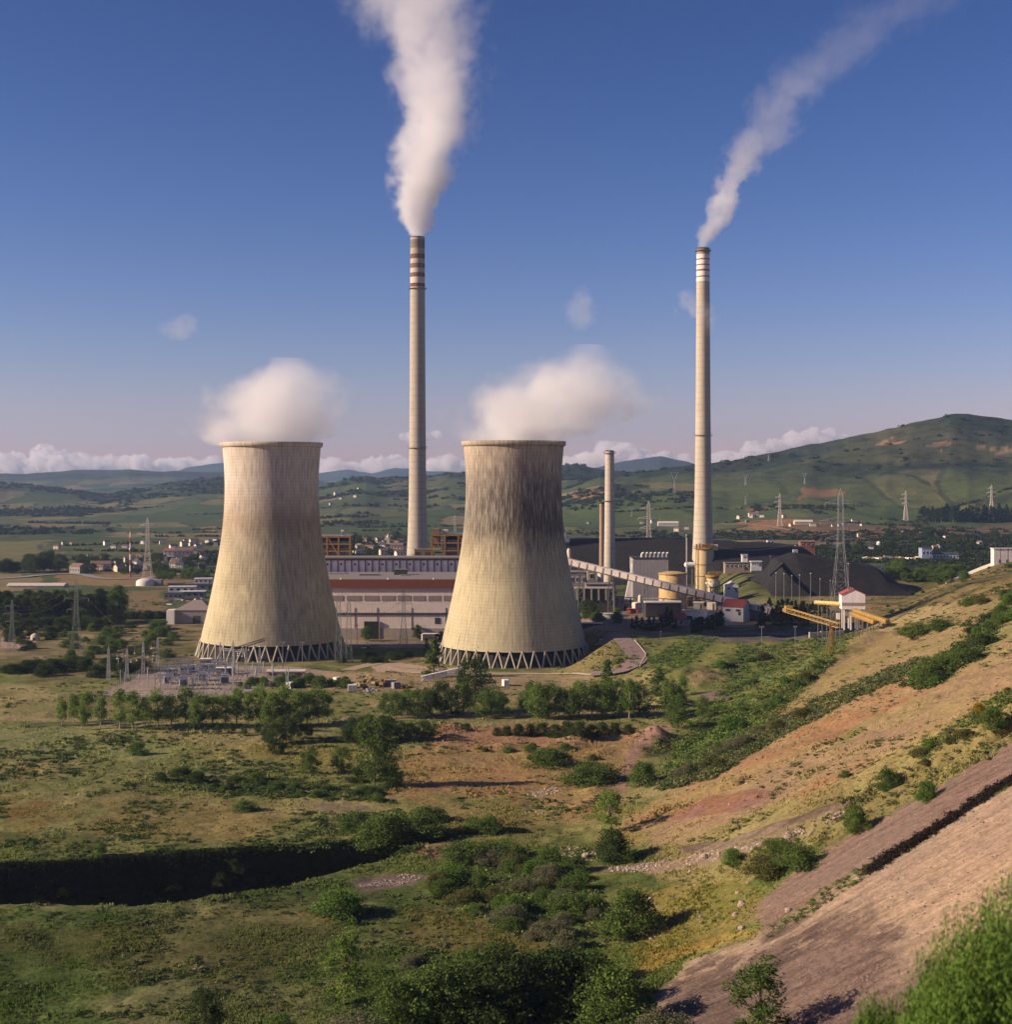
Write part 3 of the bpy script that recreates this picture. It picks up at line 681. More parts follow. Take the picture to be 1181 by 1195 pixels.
for a, b in ((255, 300), (315, 360), (375, 415), (435, 485), (500, 545)): bl2.append(((a-195)/9.19*k_, (b-195)/9.19*k_, (.80, .70, .66), .97))
for a, b in ((300, 315), (360, 375), (415, 435), (485, 500)): bl2.append(((a-195)/9.19*k_, (b-195)/9.19*k_, (.20, .115, .10), .9))
_, MOUTH_R = stack('chimney_stack', 'tall concrete chimney with bright white bands standing behind the yellow silos', 820.5, 1150, 291,
      [(0, 7.6), (.14, 7.8), (.45, 8.5), (.7, 9.6), (.8, 10.6), (.9, 12.4), (1, 14.6)], lambda H: stack_mat('right_stack_concrete', H, bl2, (.45, .41, .33), 4.8), 0, [.005, .55])
stack('low_chimney', 'short pale chimney with a single ring gallery halfway up', 711.5, 980, 527, [(0, 5.2), (.4, 5.8), (1, 7.2)], lambda H: stack_mat('short_stack_concrete', H, None, (.45, .42, .36), 3.5), 4, [.01, .33])
stack('low_chimney', 'thin brown chimney close behind the short pale one', 702.3, 1000, 588, [(0, 2.6), (1, 3.2)], lambda H: stack_mat('thin_stack_brick', H, None, (.33, .23, .17), 2.5), 4)

# ------------------------------------------------------------------ steam and smoke
def fcurve(t, x, pts):
    m = t.n.new('ShaderNodeFloatCurve'); c = m.mapping.curves[0]; c.points[0].location = pts[0]; c.points[1].location = pts[-1]
    for p in pts[1:-1]: c.points.new(*p)
    m.mapping.update(); t.val(m.inputs['Value'], x); return m.outputs[0]
def plume(name, label, origin, H, axis, dens, seed, size, wob, sharp, hardness=(.95, .35), col=(.955, .97, 1.0), squash=1.0, sr=.14, core=.5):
    """axis: (share of height, sideways offset m, radius m, density share)"""
    hs_ = [a[0] for a in axis]; mx = max(abs(a[1]) for a in axis)*1.02+1; mr = max(a[2] for a in axis)*1.02
    v = []; n = 24
    for h in np.linspace(0, 1, 30):
        cx, rr = np.interp(h, hs_, [a[1] for a in axis]), np.interp(h, hs_, [a[2] for a in axis])
        rr = rr*(1.12+wob*.5)
        for k in range(n):
            a = 2*math.pi*k/n; b = 1+.12*math.sin(3*a+seed+h*19)+.08*math.sin(5*a-h*27+seed)
            v.append((cx+rr*b*math.cos(a), squash*rr*b*math.sin(a), h*H))
    m = MB(); m.v = v
    for j in range(29):
        for k in range(n): m.f.append((j*n+k, j*n+(k+1) % n, (j+1)*n+(k+1) % n, (j+1)*n+k)); m.m.append(0); m.sm.append(True)
    m.f += [tuple(range(n-1, -1, -1)), tuple(range(29*n, 30*n))]; m.m += [0, 0]; m.sm += [False, False]
    t = NT(name+'_vapour_'+str(seed)); o = t.obj()
    nz = t.noise(t.vmath('ADD', o, (seed*31.7, seed*11.3, seed*5.9)), 1/(size*1.6), 2, .5, True)
    x0, y0, z0 = t.sep(o)[:3]
    h0 = t.math('DIVIDE', z0, H, clamp=True)
    r0 = t.math('MULTIPLY', fcurve(t, h0, [(a[0], a[2]/mr) for a in axis]), mr)
    off = t.vmath('MULTIPLY', t.vmath('SUBTRACT', nz, (.5, .5, .5)), t.comb(r0, r0, r0))
    x, y, z = t.sep(t.vmath('ADD', o, t.vmath('SCALE', off, sc=wob*3.0)))[:3]
    h = t.math('DIVIDE', z, H, clamp=True)
    cx = t.math('MULTIPLY', t.math('SUBTRACT', fcurve(t, h, [(a[0], .5+.5*a[1]/mx) for a in axis]), .5), 2*mx)
    rr = t.math('MAXIMUM', t.math('MULTIPLY', fcurve(t, h, [(a[0], a[2]/mr) for a in axis]), mr), .5)
    d = t.vmath('LENGTH', t.comb(t.math('DIVIDE', t.math('SUBTRACT', x, cx), rr), t.math('DIVIDE', y, t.math('MULTIPLY', rr, squash)), 0.0))
    bil = t.math('ADD', t.math('MULTIPLY', t.noise(t.vmath('ADD', o, (seed*7.1, 0, -seed*3.3)), 1/size, 3, .55, dist=.5), .62), t.math('MULTIPLY', t.noise(t.vmath('ADD', o, (seed*3.1, 9, -seed*1.3)), 3.1/size, 5, .6), .38))
    e = t.math('ADD', d, t.math('MULTIPLY', t.math('SUBTRACT', bil, .5), sharp))
    den = t.smooth(e, hardness[0], hardness[1])
    den = t.math('MULTIPLY', den, t.smooth(d, 1.15, .25, core, 1.0))
    den = t.math('MULTIPLY', den, t.math('MULTIPLY', fcurve(t, h0, [(a[0], a[3]) for a in axis]), dens))
    vn = t.n.new('ShaderNodeVolumePrincipled'); vn.inputs['Color'].default_value = (*col, 1); vn.inputs['Anisotropy'].default_value = .1
    t.lk(den, vn.inputs['Density']); t.lk(vn.outputs[0], t.out.inputs['Volume'])
    try: t.mat.cycles.volume_step_rate = sr
    except Exception: pass
    ob = m.build(name, t.mat); ob.location = origin
    return tag(ob, label, 'steam' if 'steam' in name else 'smoke')
a_ = []
for py, px, w, dn in ((278, 487.5, 16, 1), (268, 488, 32, 1), (250, 488, 52, .95), (225, 489, 64, .85), (200, 493, 76, .55), (170, 503, 88, .38), (140, 512, 100, .28), (100, 513, 108, .22), (60, 502, 122, .16), (25, 490, 146, .12), (-10, 482, 166, .09), (-40, 478, 176, .06)):
    a_.append(((278-py)/318, (px-487.5)*k_, w/2*k_, dn))
plume('smoke_plume', 'broad pinkish white smoke plume rising from the taller left chimney', MOUTH_L+Vector((0, 0, .6)), 318*k_, a_, .16, 3, 24, .50, 2.5, (1.06, .60), core=.3)
a_ = []
for py, px, w, dn in ((291, 819.5, 14, 1), (281, 823, 22, .95), (265, 832, 30, .9), (240, 844, 38, .8), (205, 860, 52, .45), (180, 872, 60, .26), (150, 893, 70, .11), (110, 922, 84, .06), (75, 960, 100, .036), (40, 1005, 116, .022), (5, 1060, 130, .014), (-40, 1140, 140, .008)):
    a_.append(((291-py)/331, (px-820.5)*k_, w/2*k_, dn))
plume('smoke_plume', 'thin smoke trail drifting away to the right from the white banded chimney', MOUTH_R+Vector((0, 0, .6)), 331*k_, a_, .11, 5, 15, .55, 2.7, (1.06, .6), core=.4)
kt = mpp(706)
a_ = [((516-py)/100, (px-315.5)*kt, w/2*kt, dn) for py, px, w, dn in ((516, 316, 106, .8), (510, 316, 116, .95), (502, 317, 146, .8), (490, 318, 176, .62), (478, 318, 176, .52), (462, 319, 164, .44), (448, 322, 146, .36), (436, 327, 118, .28), (425, 332, 84, .2), (416, 336, 52, .12))]
plume('steam_cloud', 'white steam boiling out of the cooling tower next to the switching station', (TL[0], TL[1], 101.5), 100*kt, a_, .12, 8, 16, .60, 2.8, (1.18, .58), core=.16)
kt = mpp(684)
a_ = [((511-py)/112, (px-599)*kt, w/2*kt, dn) for py, px, w, dn in ((511, 598, 108, .8), (505, 600, 118, .95), (497, 608, 146, .8), (486, 622, 188, .62), (472, 638, 206, .5), (455, 650, 204, .40), (440, 656, 184, .32), (428, 662, 150, .25), (415, 676, 96, .18), (399, 688, 54, .12))]
plume('steam_cloud', 'white steam blowing off the sooty cooling tower towards the chimneys', (TR[0], TR[1], 102.0), 112*kt, a_, .12, 13, 16, .60, 2.8, (1.18, .58), core=.16)
kw = mpp(1120)
plume('steam_wisp', 'loose wisp of steam drifting across the shaft of the white banded chimney', P(818, 392, 1120), 55*kw,
      [(0, 10*kw, 6*kw, .2), (.3, 8*kw, 13*kw, .7), (.55, -4*kw, 24*kw, .9), (.8, -14*kw, 20*kw, .7), (1, -16*kw, 5*kw, .1)], .022, 17, 9, .6, 2.6)
kw = mpp(900)
plume('steam_wisp', 'small torn wisp of steam above the right shoulder of the sooty tower steam', P(680, 388, 900), 55*kw,
      [(0, 0, 6*kw, .2), (.3, 0, 20*kw, .9), (.6, -3*kw, 22*kw, .9), (.85, 0, 12*kw, .5), (1, 2*kw, 8*kw, .3)], .020, 19, 9, .6, 2.7)
plume('steam_wisp', 'lone small wisp of steam high over the left cooling tower', P(207, 398, 900), 32*kw,
      [(0, 0, 10*kw, .2), (.35, 0, 24*kw, .9), (.7, 5*kw, 18*kw, .9), (1, 12*kw, 8*kw, .3)], .024, 23, 9, .6, 2.7)

# ------------------------------------------------------------------ clouds low over the far mountains
ct, cv = volmat('cloud_vapour', (.995, .965, .95), .0065, .0)
def cloud(label, spans, Y, seed):
    rg = np.random.default_rng(seed); V = []; Qd = []; k = mpp(Y); n0 = 0
    bm_v, bm_q = ico()
    for (px, py, w) in spans:
        for q in range(8):
            rr = w/2*k*rg.uniform(.35, 1); c = np.array([(px-CX+rg.normal(0, w*.25))*k, Y+rg.normal(0, w*.5*k), CH+(HY-py-rg.uniform(-.1, .4)*w)*k-rr*.4])
            v = bm_v*(1+.55*fbm(bm_v[:, 0]*3+rg.uniform(0, 99), bm_v[:, 1]*3+bm_v[:, 2]*2.3, 1.1, 4, seed))[:, None]
            V.append(v*rr*np.array([1, 1, .8])+c); Qd.append(bm_q+n0); n0 += len(bm_v)
    me = np_mesh('cloud', np.concatenate(V), np.concatenate(Qd), ct.mat, True)
    return tag(link('cloud', me), label, 'cloud', 'clouds low over the mountains')
def ico(sub=4):
    import bmesh
    b = bmesh.new(); bmesh.ops.create_icosphere(b, subdivisions=sub, radius=1)
    v = np.array([p.co[:] for p in b.verts]); q = np.array([[w_.index for w_ in f.verts] for f in b.faces]); b.free(); return v, q
cloud('long flat bank of cream cumulus over the blue ridge left of both towers', [(0, 535, 34), (18, 533, 36), (40, 530, 40), (62, 534, 36), (84, 533, 36), (104, 537, 32), (126, 536, 32), (148, 537, 30), (170, 537, 28), (192, 537, 28), (214, 538, 26), (238, 537, 26), (260, 538, 26), (-30, 534, 40)], 30000, 1)
cloud('broken cumulus between the two cooling towers, behind the tall chimney', [(378, 540, 26), (396, 542, 24), (414, 543, 22), (440, 538, 26), (458, 534, 24), (476, 540, 26), (505, 540, 28), (522, 537, 26), (540, 536, 26), (432, 548, 20), (500, 546, 22)], 30000, 2)
cloud('small high puff of cloud beside the tall chimney shaft', [(478, 503, 16), (494, 502, 16), (508, 503, 12)], 30000, 3)
cloud('rounded cumulus rising right of the sooty cooling tower', [(664, 538, 24), (686, 528, 28), (706, 520, 32), (722, 522, 26), (738, 528, 26), (756, 533, 24), (776, 532, 24), (798, 534, 20), (690, 540, 26)], 30000, 4)
cloud('bright cumulus peeping over the shoulder of the big green hill', [(848, 530, 22), (866, 526, 24), (884, 521, 22), (910, 514, 22), (930, 507, 26), (950, 503, 24), (968, 503, 20), (840, 534, 20), (985, 508, 14)], 30000, 5)
# ------------------------------------------------------------------ materials for built things
def ribbed(name, col, period=1.0, depth=.15, axis=0, rough=.6, var=.14):
    """corrugated or panelled cladding"""
    t = NT(name); o = t.obj(); x = t.sep(o)[axis]
    f = t.math('FRACT', t.math('MULTIPLY', x, 1/period)); ln = t.math('LESS_THAN', f, .14)
    n = t.noise(o, .35, 5, .6); st = t.noise(t.vmath('MULTIPLY', o, (1.2, 1.2, .07)), 1.5, 4)
    c = t.ramp(t.math('ADD', t.math('MULTIPLY', n, .5), t.math('MULTIPLY', st, .5)), [(.33, tuple(v*(1-var) for v in col)), (.67, tuple(min(.9, v*(1+var)) for v in col))])
    c = t.mix(t.math('MULTIPLY', ln, depth*2.2), c, tuple(v*.35 for v in col))
    t.bsdf(c, rough, ln, .4, .1, 0, .3); return t.mat
FACADE = ribbed('pink_cladding', (.74, .64, .61), 1.6, .10); UPPER = ribbed('lilac_cladding', (.74, .71, .78), 1.3, .08)
FASC = pmat('rust_red_fascia', (.185, .055, .035), .7, .18); STRIP_W = pmat('dusty_window_band', (.30, .23, .21), .45, .15)
ROOFG = pmat('grey_roofing', (.21, .185, .175), .9); DKST = pmat('dark_steel', (.055, .05, .048), .6); GRST = pmat('grey_steel', (.20, .20, .20), .6)
OCHRE = pmat('ochre_steel', (.30, .165, .045), .6); YELP = pmat('yellow_paint', (.38, .25, .075), .65, .4); CREAM = pmat('cream_render', (.62, .53, .42), .85)
WHITEP = pmat('white_paint', (.74, .71, .68), .6, .14); WHITER = pmat('white_render', (.70, .66, .60), .85, .12); REDROOF = pmat('red_sheet_roof', (.34, .075, .06), .7)
TILE = pmat('clay_tile_roof', (.20, .12, .095), .9, .3, 1.2); SLATE = pmat('slate_roof', (.075, .075, .085), .7, .25, 1.2); GLASSD = pmat('dark_window_glass', (.035, .04, .045), .25, .2, streak=False, spec=.5)
CONV = ribbed('gallery_cladding', (.46, .40, .38), 4.3, .22); COALM = pmat('black_coal', (.020, .019, .020), .85, .45, .25, streak=False, spec=.2); BROWNW = pmat('weathered_wood', (.20, .13, .08), .9)
GALV = pmat('galvanised_steel', (.40, .40, .41), .45, .15); PALEST = pmat('pale_painted_steel', (.62, .56, .50), .6, .12); BLUEST = pmat('blue_painted_steel', (.055, .085, .25), .5, .15)
PORC = pmat('grey_porcelain', (.36, .38, .42), .35, .15, streak=False); GREYWALL = pmat('grey_wall', (.24, .22, .22), .85); WHCOR = ribbed('white_corrugated', (.72, .68, .70), .9, .10); BRICKR = pmat('red_brick', (.27, .105, .065), .9)

def bx(parent, name, mat, c, d, rz=0, bev=0.0): return MB().box(c, d, rz, 0, bev).build(name, mat, parent)
def trestle(m, x, y, z0, z1, w=1.6, t=.45):
    for s in (-1, 1): m.bar((x+s*w, y, z0), (x+s*w*.55, y, z1), t)
    n = max(2, int((z1-z0)/5))
    for k in range(n):
        za, zb = z0+(z1-z0)*k/n, z0+(z1-z0)*(k+1)/n; wa, wb = (w*(1-.45*q/n) for q in (k, k+1))
        m.bar((x-wa, y, za), (x+wb, y, zb), t*.6); m.bar((x-wb, y, zb), (x+wb, y, zb), t*.6)

# ---- turbine hall: wide low hall with a red fascia between the towers
Y0 = 768; k = mpp(Y0); xl, xr = (358-CX)*k, (566-CX)*k; cx = (xl+xr)/2
hall = thing('turbine_hall', 'long pinkish turbine hall with a rust red roof band between the two cooling towers', 'industrial hall', (cx, Y0, -.3))
def zz(py, Y=Y0): return CH+(HY-py)/F*Y+.3
W = xr-xl
bx(hall, 'wall', FACADE, (0, 30, zz(686)/2), (W, 60, zz(686)))
bx(hall, 'fascia', FASC, (0, 29.8, (zz(686)+zz(676.5))/2), (W+1.2, 61.6, zz(676.5)-zz(686)))
bx(hall, 'roof', ROOFG, (0, 30, zz(676.3)+.1), (W+.8, 60, .3))
bx(hall, 'plinth', pmat('painted_shade_plinth', (.34, .29, .27), .9), (0, -.25, zz(733)/2), (W, .5, zz(733)))  # darker copy of the facade tone, painting the shade of the planting
for a, b in ((175, 252), (278, 382), (403, 510), (530, 625), (645, 740), (758, 845), (868, 957), (978, 1065), (1085, 1170)):
    xa, xb = ((360+q/6.216-CX)*k-cx for q in (a, b))
    bx(hall, 'window_band', STRIP_W, ((xa+xb)/2, -.05, (zz(695)+zz(701))/2), (xb-xa, .2, zz(695)-zz(701)))
m = MB(); m.box((0, -.12, (zz(714.9)+zz(717.4))/2), (W-6, .3, zz(714.9)-zz(717.4))); m.build('ventilation_grille', DKST, hall)
m = MB()
for q in np.arange(-W/2+4, W/2-4, 1.35): m.box((q, -.4, (zz(714.9)+zz(717.4))/2), (.35, .3, .9))
m.build('grille_fins', STRIP_W, hall)
xa, xb = (425-CX)*k-cx, (442-CX)*k-cx
bx(hall, 'gateway', pmat('green_black_door', (.018, .022, .019), .7), ((xa+xb)/2, -.35, zz(725)/2), (xb-xa, .5, zz(725)))
bx(hall, 'gate_jamb', STRIP_W, (xb+.35, -.45, zz(725)/2), (.6, .8, zz(725)))
xa = (511-CX)*k-cx
for q in (0, 1): bx(hall, 'window', GLASSD, (xa-1.0+q*1.5, -.06, zz(722)-1.0), (1.15, .2, zz(720)-zz(727)))
for px in (398, 453, 506): 
    q = bx(hall, 'roof_lamp', WHITEP, ((px-CX)*k-cx, -.8, zz(676.5)+.6), (.7, .7, .9), 0, .2)
for px in (390, 414, 440, 480, 520):
    bx(hall, 'downpipe', GREYWALL, ((px-CX)*k-cx, -.1, zz(709)/2), (.22, .22, zz(709)))
m = MB(); xa, xb = (494-CX)*k-cx, (520-CX)*k-cx; m.tube((xa, -9, zz(737.5)), (xb, -9, zz(737.5)), .45, n=10); m.tube((xa, -9, zz(737.5)), (xa, -9, zz(745)), .45, n=10)
m.tube((xa+8, -9, 0), (xa+8, -9, zz(737.5)), .2); m.build('white_pipe', WHITEP, hall)
# clutter on its roof
def roof_box(label, px0, px1, py0, py1, Y, mat, d=5, name='roof_unit'):
    kk = mpp(Y); z1 = CH+(HY-py0)*kk; z0 = CH+(HY-py1)*kk; w = (px1-px0)*kk
    r = thing(name, label, 'roof unit', (((px0+px1)/2-CX)*kk, Y, z0))
    bx(r, 'housing', mat, (0, 0, (z1-z0)/2), (w, d, z1-z0), 0, .15); bx(r, 'lid', ROOFG, (0, 0, z1-z0+.12), (w+.4, d+.4, .25))
    for q in (-.3, .3): bx(r, 'louvre', DKST, (w*q, -d/2-.03, (z1-z0)*.5), (w*.3, .1, (z1-z0)*.5))
    return r
roof_box('long black ventilation unit on the turbine hall roof', 420, 442, 670, 675.5, 800, DKST)
roof_box('dark green cooler box on the turbine hall roof', 460, 475, 664.5, 671.5, 805, pmat('dark_green_paint', (.03, .06, .03), .6))
roof_box('small white cabinet on the roof below the green cooler box', 466, 476, 671, 675.5, 795, WHITEP, 3)
roof_box('long low grey duct box along the roof edge, left end', 384, 404, 669, 675, 812, GALV)
roof_box('grey duct box along the roof edge near the sooty tower', 511, 530, 671, 675.5, 812, GALV)

# ---- upper hall behind
Y1 = 832; k = mpp(Y1); xl, xr = (366-CX)*k, (575-CX)*k; cx = (xl+xr)/2; W = xr-xl
up = thing('bunker_hall', 'upper hall of pale lilac panels divided by dark posts above the turbine hall roof', 'industrial hall', (cx, Y1, 25))
z1 = CH+(HY-651.5)*k-25
bx(up, 'wall', UPPER, (0, 8, z1/2), (W, 16, z1)); bx(up, 'roof', ROOFG, (0, 8, z1+.35), (W+1.5, 17.5, .7))
bx(up, 'eaves_band', DKST, (0, -.2, z1-.6), (W, .4, 1.2))
bx(up, 'lower_wall', pmat('brown_lilac_wall', (.30, .24, .24), .85), (W*.1, -.3, 5.2), (W*.8, .6, 5.4))
for q in range(26):
    x = -W/2+2+q*(W-4)/25; bx(up, 'post', DKST, (x, -.35, z1/2), (.65, .7, z1-.4))
    if q % 2: bx(up, 'vent_window', GLASSD, (x+W/52, -.05, z1-3.4), (1.0, .2, 1.2))
# ---- boiler steelwork on both sides of the tall stack
def steel_frame(label, px0, px1, py0, py1, Y, nx, ny, boxes):
    k = mpp(Y); x0, x1 = (px0-CX)*k, (px1-CX)*k; zb, zt = CH+(HY-py1)*k, CH+(HY-py0)*k; cx = (x0+x1)/2
    r = thing('boiler_steelwork', label, 'steel frame', (cx, Y, zb)); H = zt-zb; W = x1-x0; dp = 24
    for i in range(nx+1):
        for y in (0, dp):
            bx(r, 'column', OCHRE, (-W/2+W*i/nx, y, H/2), (.9, .9, H))
    for j in range(1, ny+1):
        m = MB()
        for y in (0, dp): m.box((0, y-.02, H*j/ny-.3), (W+1, .7, .8))
        for i in range(nx+1): m.box((-W/2+W*i/nx, dp/2, H*j/ny-.35), (.6, dp, .6))
        m.build('beam', OCHRE, r)
        m = MB(); m.box((0, dp/2, H*j/ny+.2), (W, dp, .15))
        for y in (-.2, dp+.2):
            m.bar((-W/2, y, H*j/ny+1.3), (W/2, y, H*j/ny+1.3), .12); m.bar((-W/2, y, H*j/ny+.8), (W/2, y, H*j/ny+.8), .1)
            for q in range(int(W/2)): m.bar((-W/2+q*2, y, H*j/ny), (-W/2+q*2, y, H*j/ny+1.3), .12)
        m.build('walkway', GRST, r)
    m = MB()
    for i in range(nx):
        if i % 2 == 0: m.bar((-W/2+W*i/nx, -.1, H), (-W/2+W*(i+1)/nx, -.1, H*.1), .5)
    m.build('brace', OCHRE, r)
    for (fx, fy, w, d, z0, z1, mt, nm) in boxes: bx(r, nm, mt, (fx*W, fy*dp, H*(z0+z1)/2), (w*W, d*dp, H*(z1-z0)))
    return r
steel_frame('ochre boiler steel frame showing just right of the left cooling tower', 355, 408.5, 626, 651, 862, 4, 3,
            [(-.05, .6, .8, .5, 0, .72, pmat('violet_grey_casing', (.20, .18, .21), .8), 'boiler_casing'), (-.2, .4, .5, .5, .74, .98, BROWNW, 'boiler_drum_casing'), (.0, .75, .9, .3, .75, .96, DKST, 'duct')])
steel_frame('ochre boiler steel frame between the tall chimney and the sooty tower', 503.5, 566, 624, 651, 862, 4, 3,
            [(.1, .6, .8, .5, 0, .62, pmat('violet_grey_casing', (.20, .18, .21), .8), 'boiler_casing'), (-.42, .3, .14, .5, .5, 1.25, BROWNW, 'duct_tower'), (-.25, .35, .1, .3, .9, 1.2, CREAM, 'valve_box'), (.15, .75, .8, .3, .65, .96, DKST, 'duct')])
roof_box('white vent cap on top of the left boiler frame', 398.5, 401.5, 618, 626, 872, WHITEP, 2, 'vent_cap')
roof_box('brown equipment hut at the foot of the tall chimney', 484, 503, 641, 652, 880, BROWNW, 8, 'equipment_hut')
# ---- big dark boiler house behind the sooty tower
k = mpp(905); x0, x1 = (562-CX)*k, (664-CX)*k
bh = thing('boiler_house', 'dark boiler house mostly hidden behind the sooty cooling tower', 'industrial building', ((x0+x1)/2, 905, 0)); W = x1-x0; H = CH+(HY-634)*k
bx(bh, 'wall', pmat('shade_dark_cladding', (.085, .08, .082), .8), (0, 25, H/2), (W, 50, H)); bx(bh, 'roof', DKST, (0, 25, H+.3), (W+1, 51, .6))  # wall colour darkened to stand in for the shadow on this block
bx(bh, 'stair_tower', GALV, (W/2-3.2, 1, H+3), (2.2, 3, 7)); bx(bh, 'headhouse', WHITEP, (W/2-.8, 2, H+1.6), (2.4, 3, 3))
for q in range(4): bx(bh, 'flue_duct', DKST, (-W*.3+W*.2*q, 12, H+2), (3, 8, 4))
# ---- low dark buildings and frames right of the tower, under the gallery
def plain_building(name, label, px0, px1, py0, py1, Y, d, wall, roof, win=0, rh=0, rz=0, cat='building', gable='x', door=True, trim=None):
    k = mpp(Y); x = ((px0+px1)/2-CX)*k; w = (px1-px0)*k; z0 = CH+(HY-py1)*k; H = (py1-py0)*k
    r = thing(name, label, cat, (x, Y, z0), rz)
    dn = max(1.0, z0-float(hg(x, Y+d*.5))+.6, z0-float(hg(x, Y))+.6)
    bx(r, 'wall', wall, (0, d/2, (H-dn)/2), (w, d, H+dn))
    if rh:
        m = MB()
        if gable == 'x':                           # ridge along x
            e = .5; poly = [(-e, H-.1), (d/2, H+rh), (d+e, H-.1), (d+e, H+.2), (d/2, H+rh+.35), (-e, H+.2)]
            n = 6; vs = [(sx*(w/2+.4), y, z) for sx in (-1, 1) for y, z in poly]
            m.add(vs, [(i, (i+1) % n, n+(i+1) % n, n+i) for i in range(n)]+[(5, 4, 1, 0), (4, 3, 2, 1), (6, 7, 10, 11), (7, 8, 9, 10)])
            g = MB()
            for sx in (-1, 1): g.add([(sx*w/2, 0, H-.05), (sx*w/2, d, H-.05), (sx*w/2, d/2, H+rh)], [(0, 1, 2)])
        else:                                      # gable faces the front
            e = .4; poly = [(-w/2-e, H-.1), (0, H+rh), (w/2+e, H-.1), (w/2+e, H+.2), (0, H+rh+.35), (-w/2-e, H+.2)]
            n = 6; vs = [(x_, y, z) for y in (-.4, d+.4) for x_, z in poly]
            m.add(vs, [(i, (i+1) % n, n+(i+1) % n, n+i) for i in range(n)]+[(5, 4, 1, 0), (4, 3, 2, 1), (6, 7, 10, 11), (7, 8, 9, 10)])
            g = MB()
            for y in (0, d): g.add([(-w/2, y, H-.05), (w/2, y, H-.05), (0, y, H+rh)], [(0, 1, 2)])
        m.build('roof', roof, r); g.build('gable', wall, r)
    else:
        bx(r, 'roof', roof, (0, d/2, H+.2), (w+.8, d+.8, .45))
    for q in range(win):
        wx = -w/2+w*(q+.5)/win
        f = bx(r, 'window', trim or WHITEP, (wx, -.04, H*.58), (w/win*.55, .16, H*.34)); bx(f, 'pane', GLASSD, (wx, -.14, H*.58), (w/win*.45, .06, H*.26))
    if door: bx(r, 'door', DKST, (w*.31, -.06, min(H*.4, 2.2)/2), (min(w*.12, 2.0), .2, min(H*.4, 2.2)))
    return r
plain_building('workshop', 'grey brown block with pillars right behind the sooty cooling tower', 664, 684, 668, 688, 850, 14, GREYWALL, ROOFG, 3, 0, 0, 'workshop')
plain_building('workshop', 'long low block with a dusty pink parapet under the sloping gallery', 684, 716, 682, 697, 840, 14, pmat('pink_grey_wall', (.33, .24, .22), .85), ROOFG, 5, 0, 0, 'workshop')
plain_building('workshop', 'tall narrow grey block touching the foot of the short chimney', 686, 703, 664, 684, 870, 10, pmat('warm_grey_wall', (.27, .24, .22), .85), ROOFG, 2, 0, 0, 'workshop')
plain_building('workshop', 'dark low building with a pale wall cap next to the sooty tower foot', 662, 700, 719, 731, 800, 12, pmat('painted_shade_wall', (.13, .115, .11), .85), CREAM, 4, 0, 0, 'workshop')  # wall colour set dark in place of deep shade
r = plain_building('loading_deck', 'open concrete deck on pillars beside the sooty tower', 672, 716, 687, 699, 822, 10, DKST, pmat('deck_concrete', (.36, .31, .27), .9), 0, 0, 0, 'deck', door=False)
for q in range(6): bx(r, 'pillar', CONC, (-10+q*4.1, -.3, 2.5), (.8, .8, 6.4))
# pipe rack and vessels
for i, (px, py0, py1, Y, rad, lab) in enumerate(((701, 662, 690, 862, 1.7, 'slim cream standpipe at the foot of the short chimney'), (664, 640, 668, 880, 1.2, 'white standpipe on the boiler house edge'), (747, 694, 705, 800, 1.1, 'pale upright pipe left of the white canopy'))):
    b = at(px, Y); zt = CH+(HY-py0)*mpp(Y); r = thing('standpipe', lab, 'pipe', b)
    MB().lathe([(-1, rad), (zt-b.z-1, rad), (zt-b.z, rad*.5)], 16, cap_top=True).build('pipe', CREAM, r); MB().lathe([(2, rad+.02), (2, rad+.4), (2.5, rad+.4), (2.5, rad+.02)], 16).build('flange', GRST, r)

# ---- the sloping conveyor gallery
p0, p1 = P(655, 653, 812), P(903, 713.5, 742)
cg = thing('conveyor_gallery', 'long sloping grey conveyor gallery running down from the sooty tower to the red roofs', 'conveyor', p0)
d = p1-p0; L = d.length; dx = d.normalized(); sd = Vector((dx.y, -dx.x, 0)).normalized(); upv = sd.cross(dx); upv = upv if upv.z > 0 else -upv
def gal(name, mat, h0, h1, w, t0=0, t1=1):
    vs = [p0*0+d*t+sd*s+upv*h for t in (t0, t1) for s, h in ((-w, h0), (w, h0), (w, h1), (-w, h1))]
    me = MB().add(vs, [(0, 1, 5, 4), (1, 2, 6, 5), (2, 3, 7, 6), (3, 0, 4, 7), (3, 2, 1, 0), (4, 5, 6, 7)]).build(name, mat, cg); return me
gal('gallery_housing', CONV, -1.6, 1.3, 1.5); gal('gallery_roof', pmat('pale_sheet_roof', (.50, .45, .44), .6), 1.3, 1.6, 1.75); gal('floor_truss', DKST, -2.3, -1.62, 1.3)
for q in range(25):
    t_ = (q+.5)/25; c = d*t_; vs = [c+dx*a+sd*(1.53)+upv*h for a, h in ((-.25, -1.6), (.25, -1.6), (.25, 1.3), (-.25, 1.3))]+[c+dx*a+sd*(1.7)+upv*h for a, h in ((-.25, -1.6), (.25, -1.6), (.25, 1.3), (-.25, 1.3))]
    MB().add(vs, [(0, 1, 2, 3), (4, 5, 6, 7), (0, 1, 5, 4), (1, 2, 6, 5), (2, 3, 7, 6), (3, 0, 4, 7)]).build('rib', DKST, cg)
for t_ in (.1, .25, .42, .60, .76, .9):
    c = p0+d*t_; gz = float(hg(c.x, c.y)); m = MB(); trestle(m, c.x-p0.x, c.y-p0.y, gz-p0.z-1, c.z-p0.z-1.9, 1.7, .5); m.build('trestle', GRST, cg)
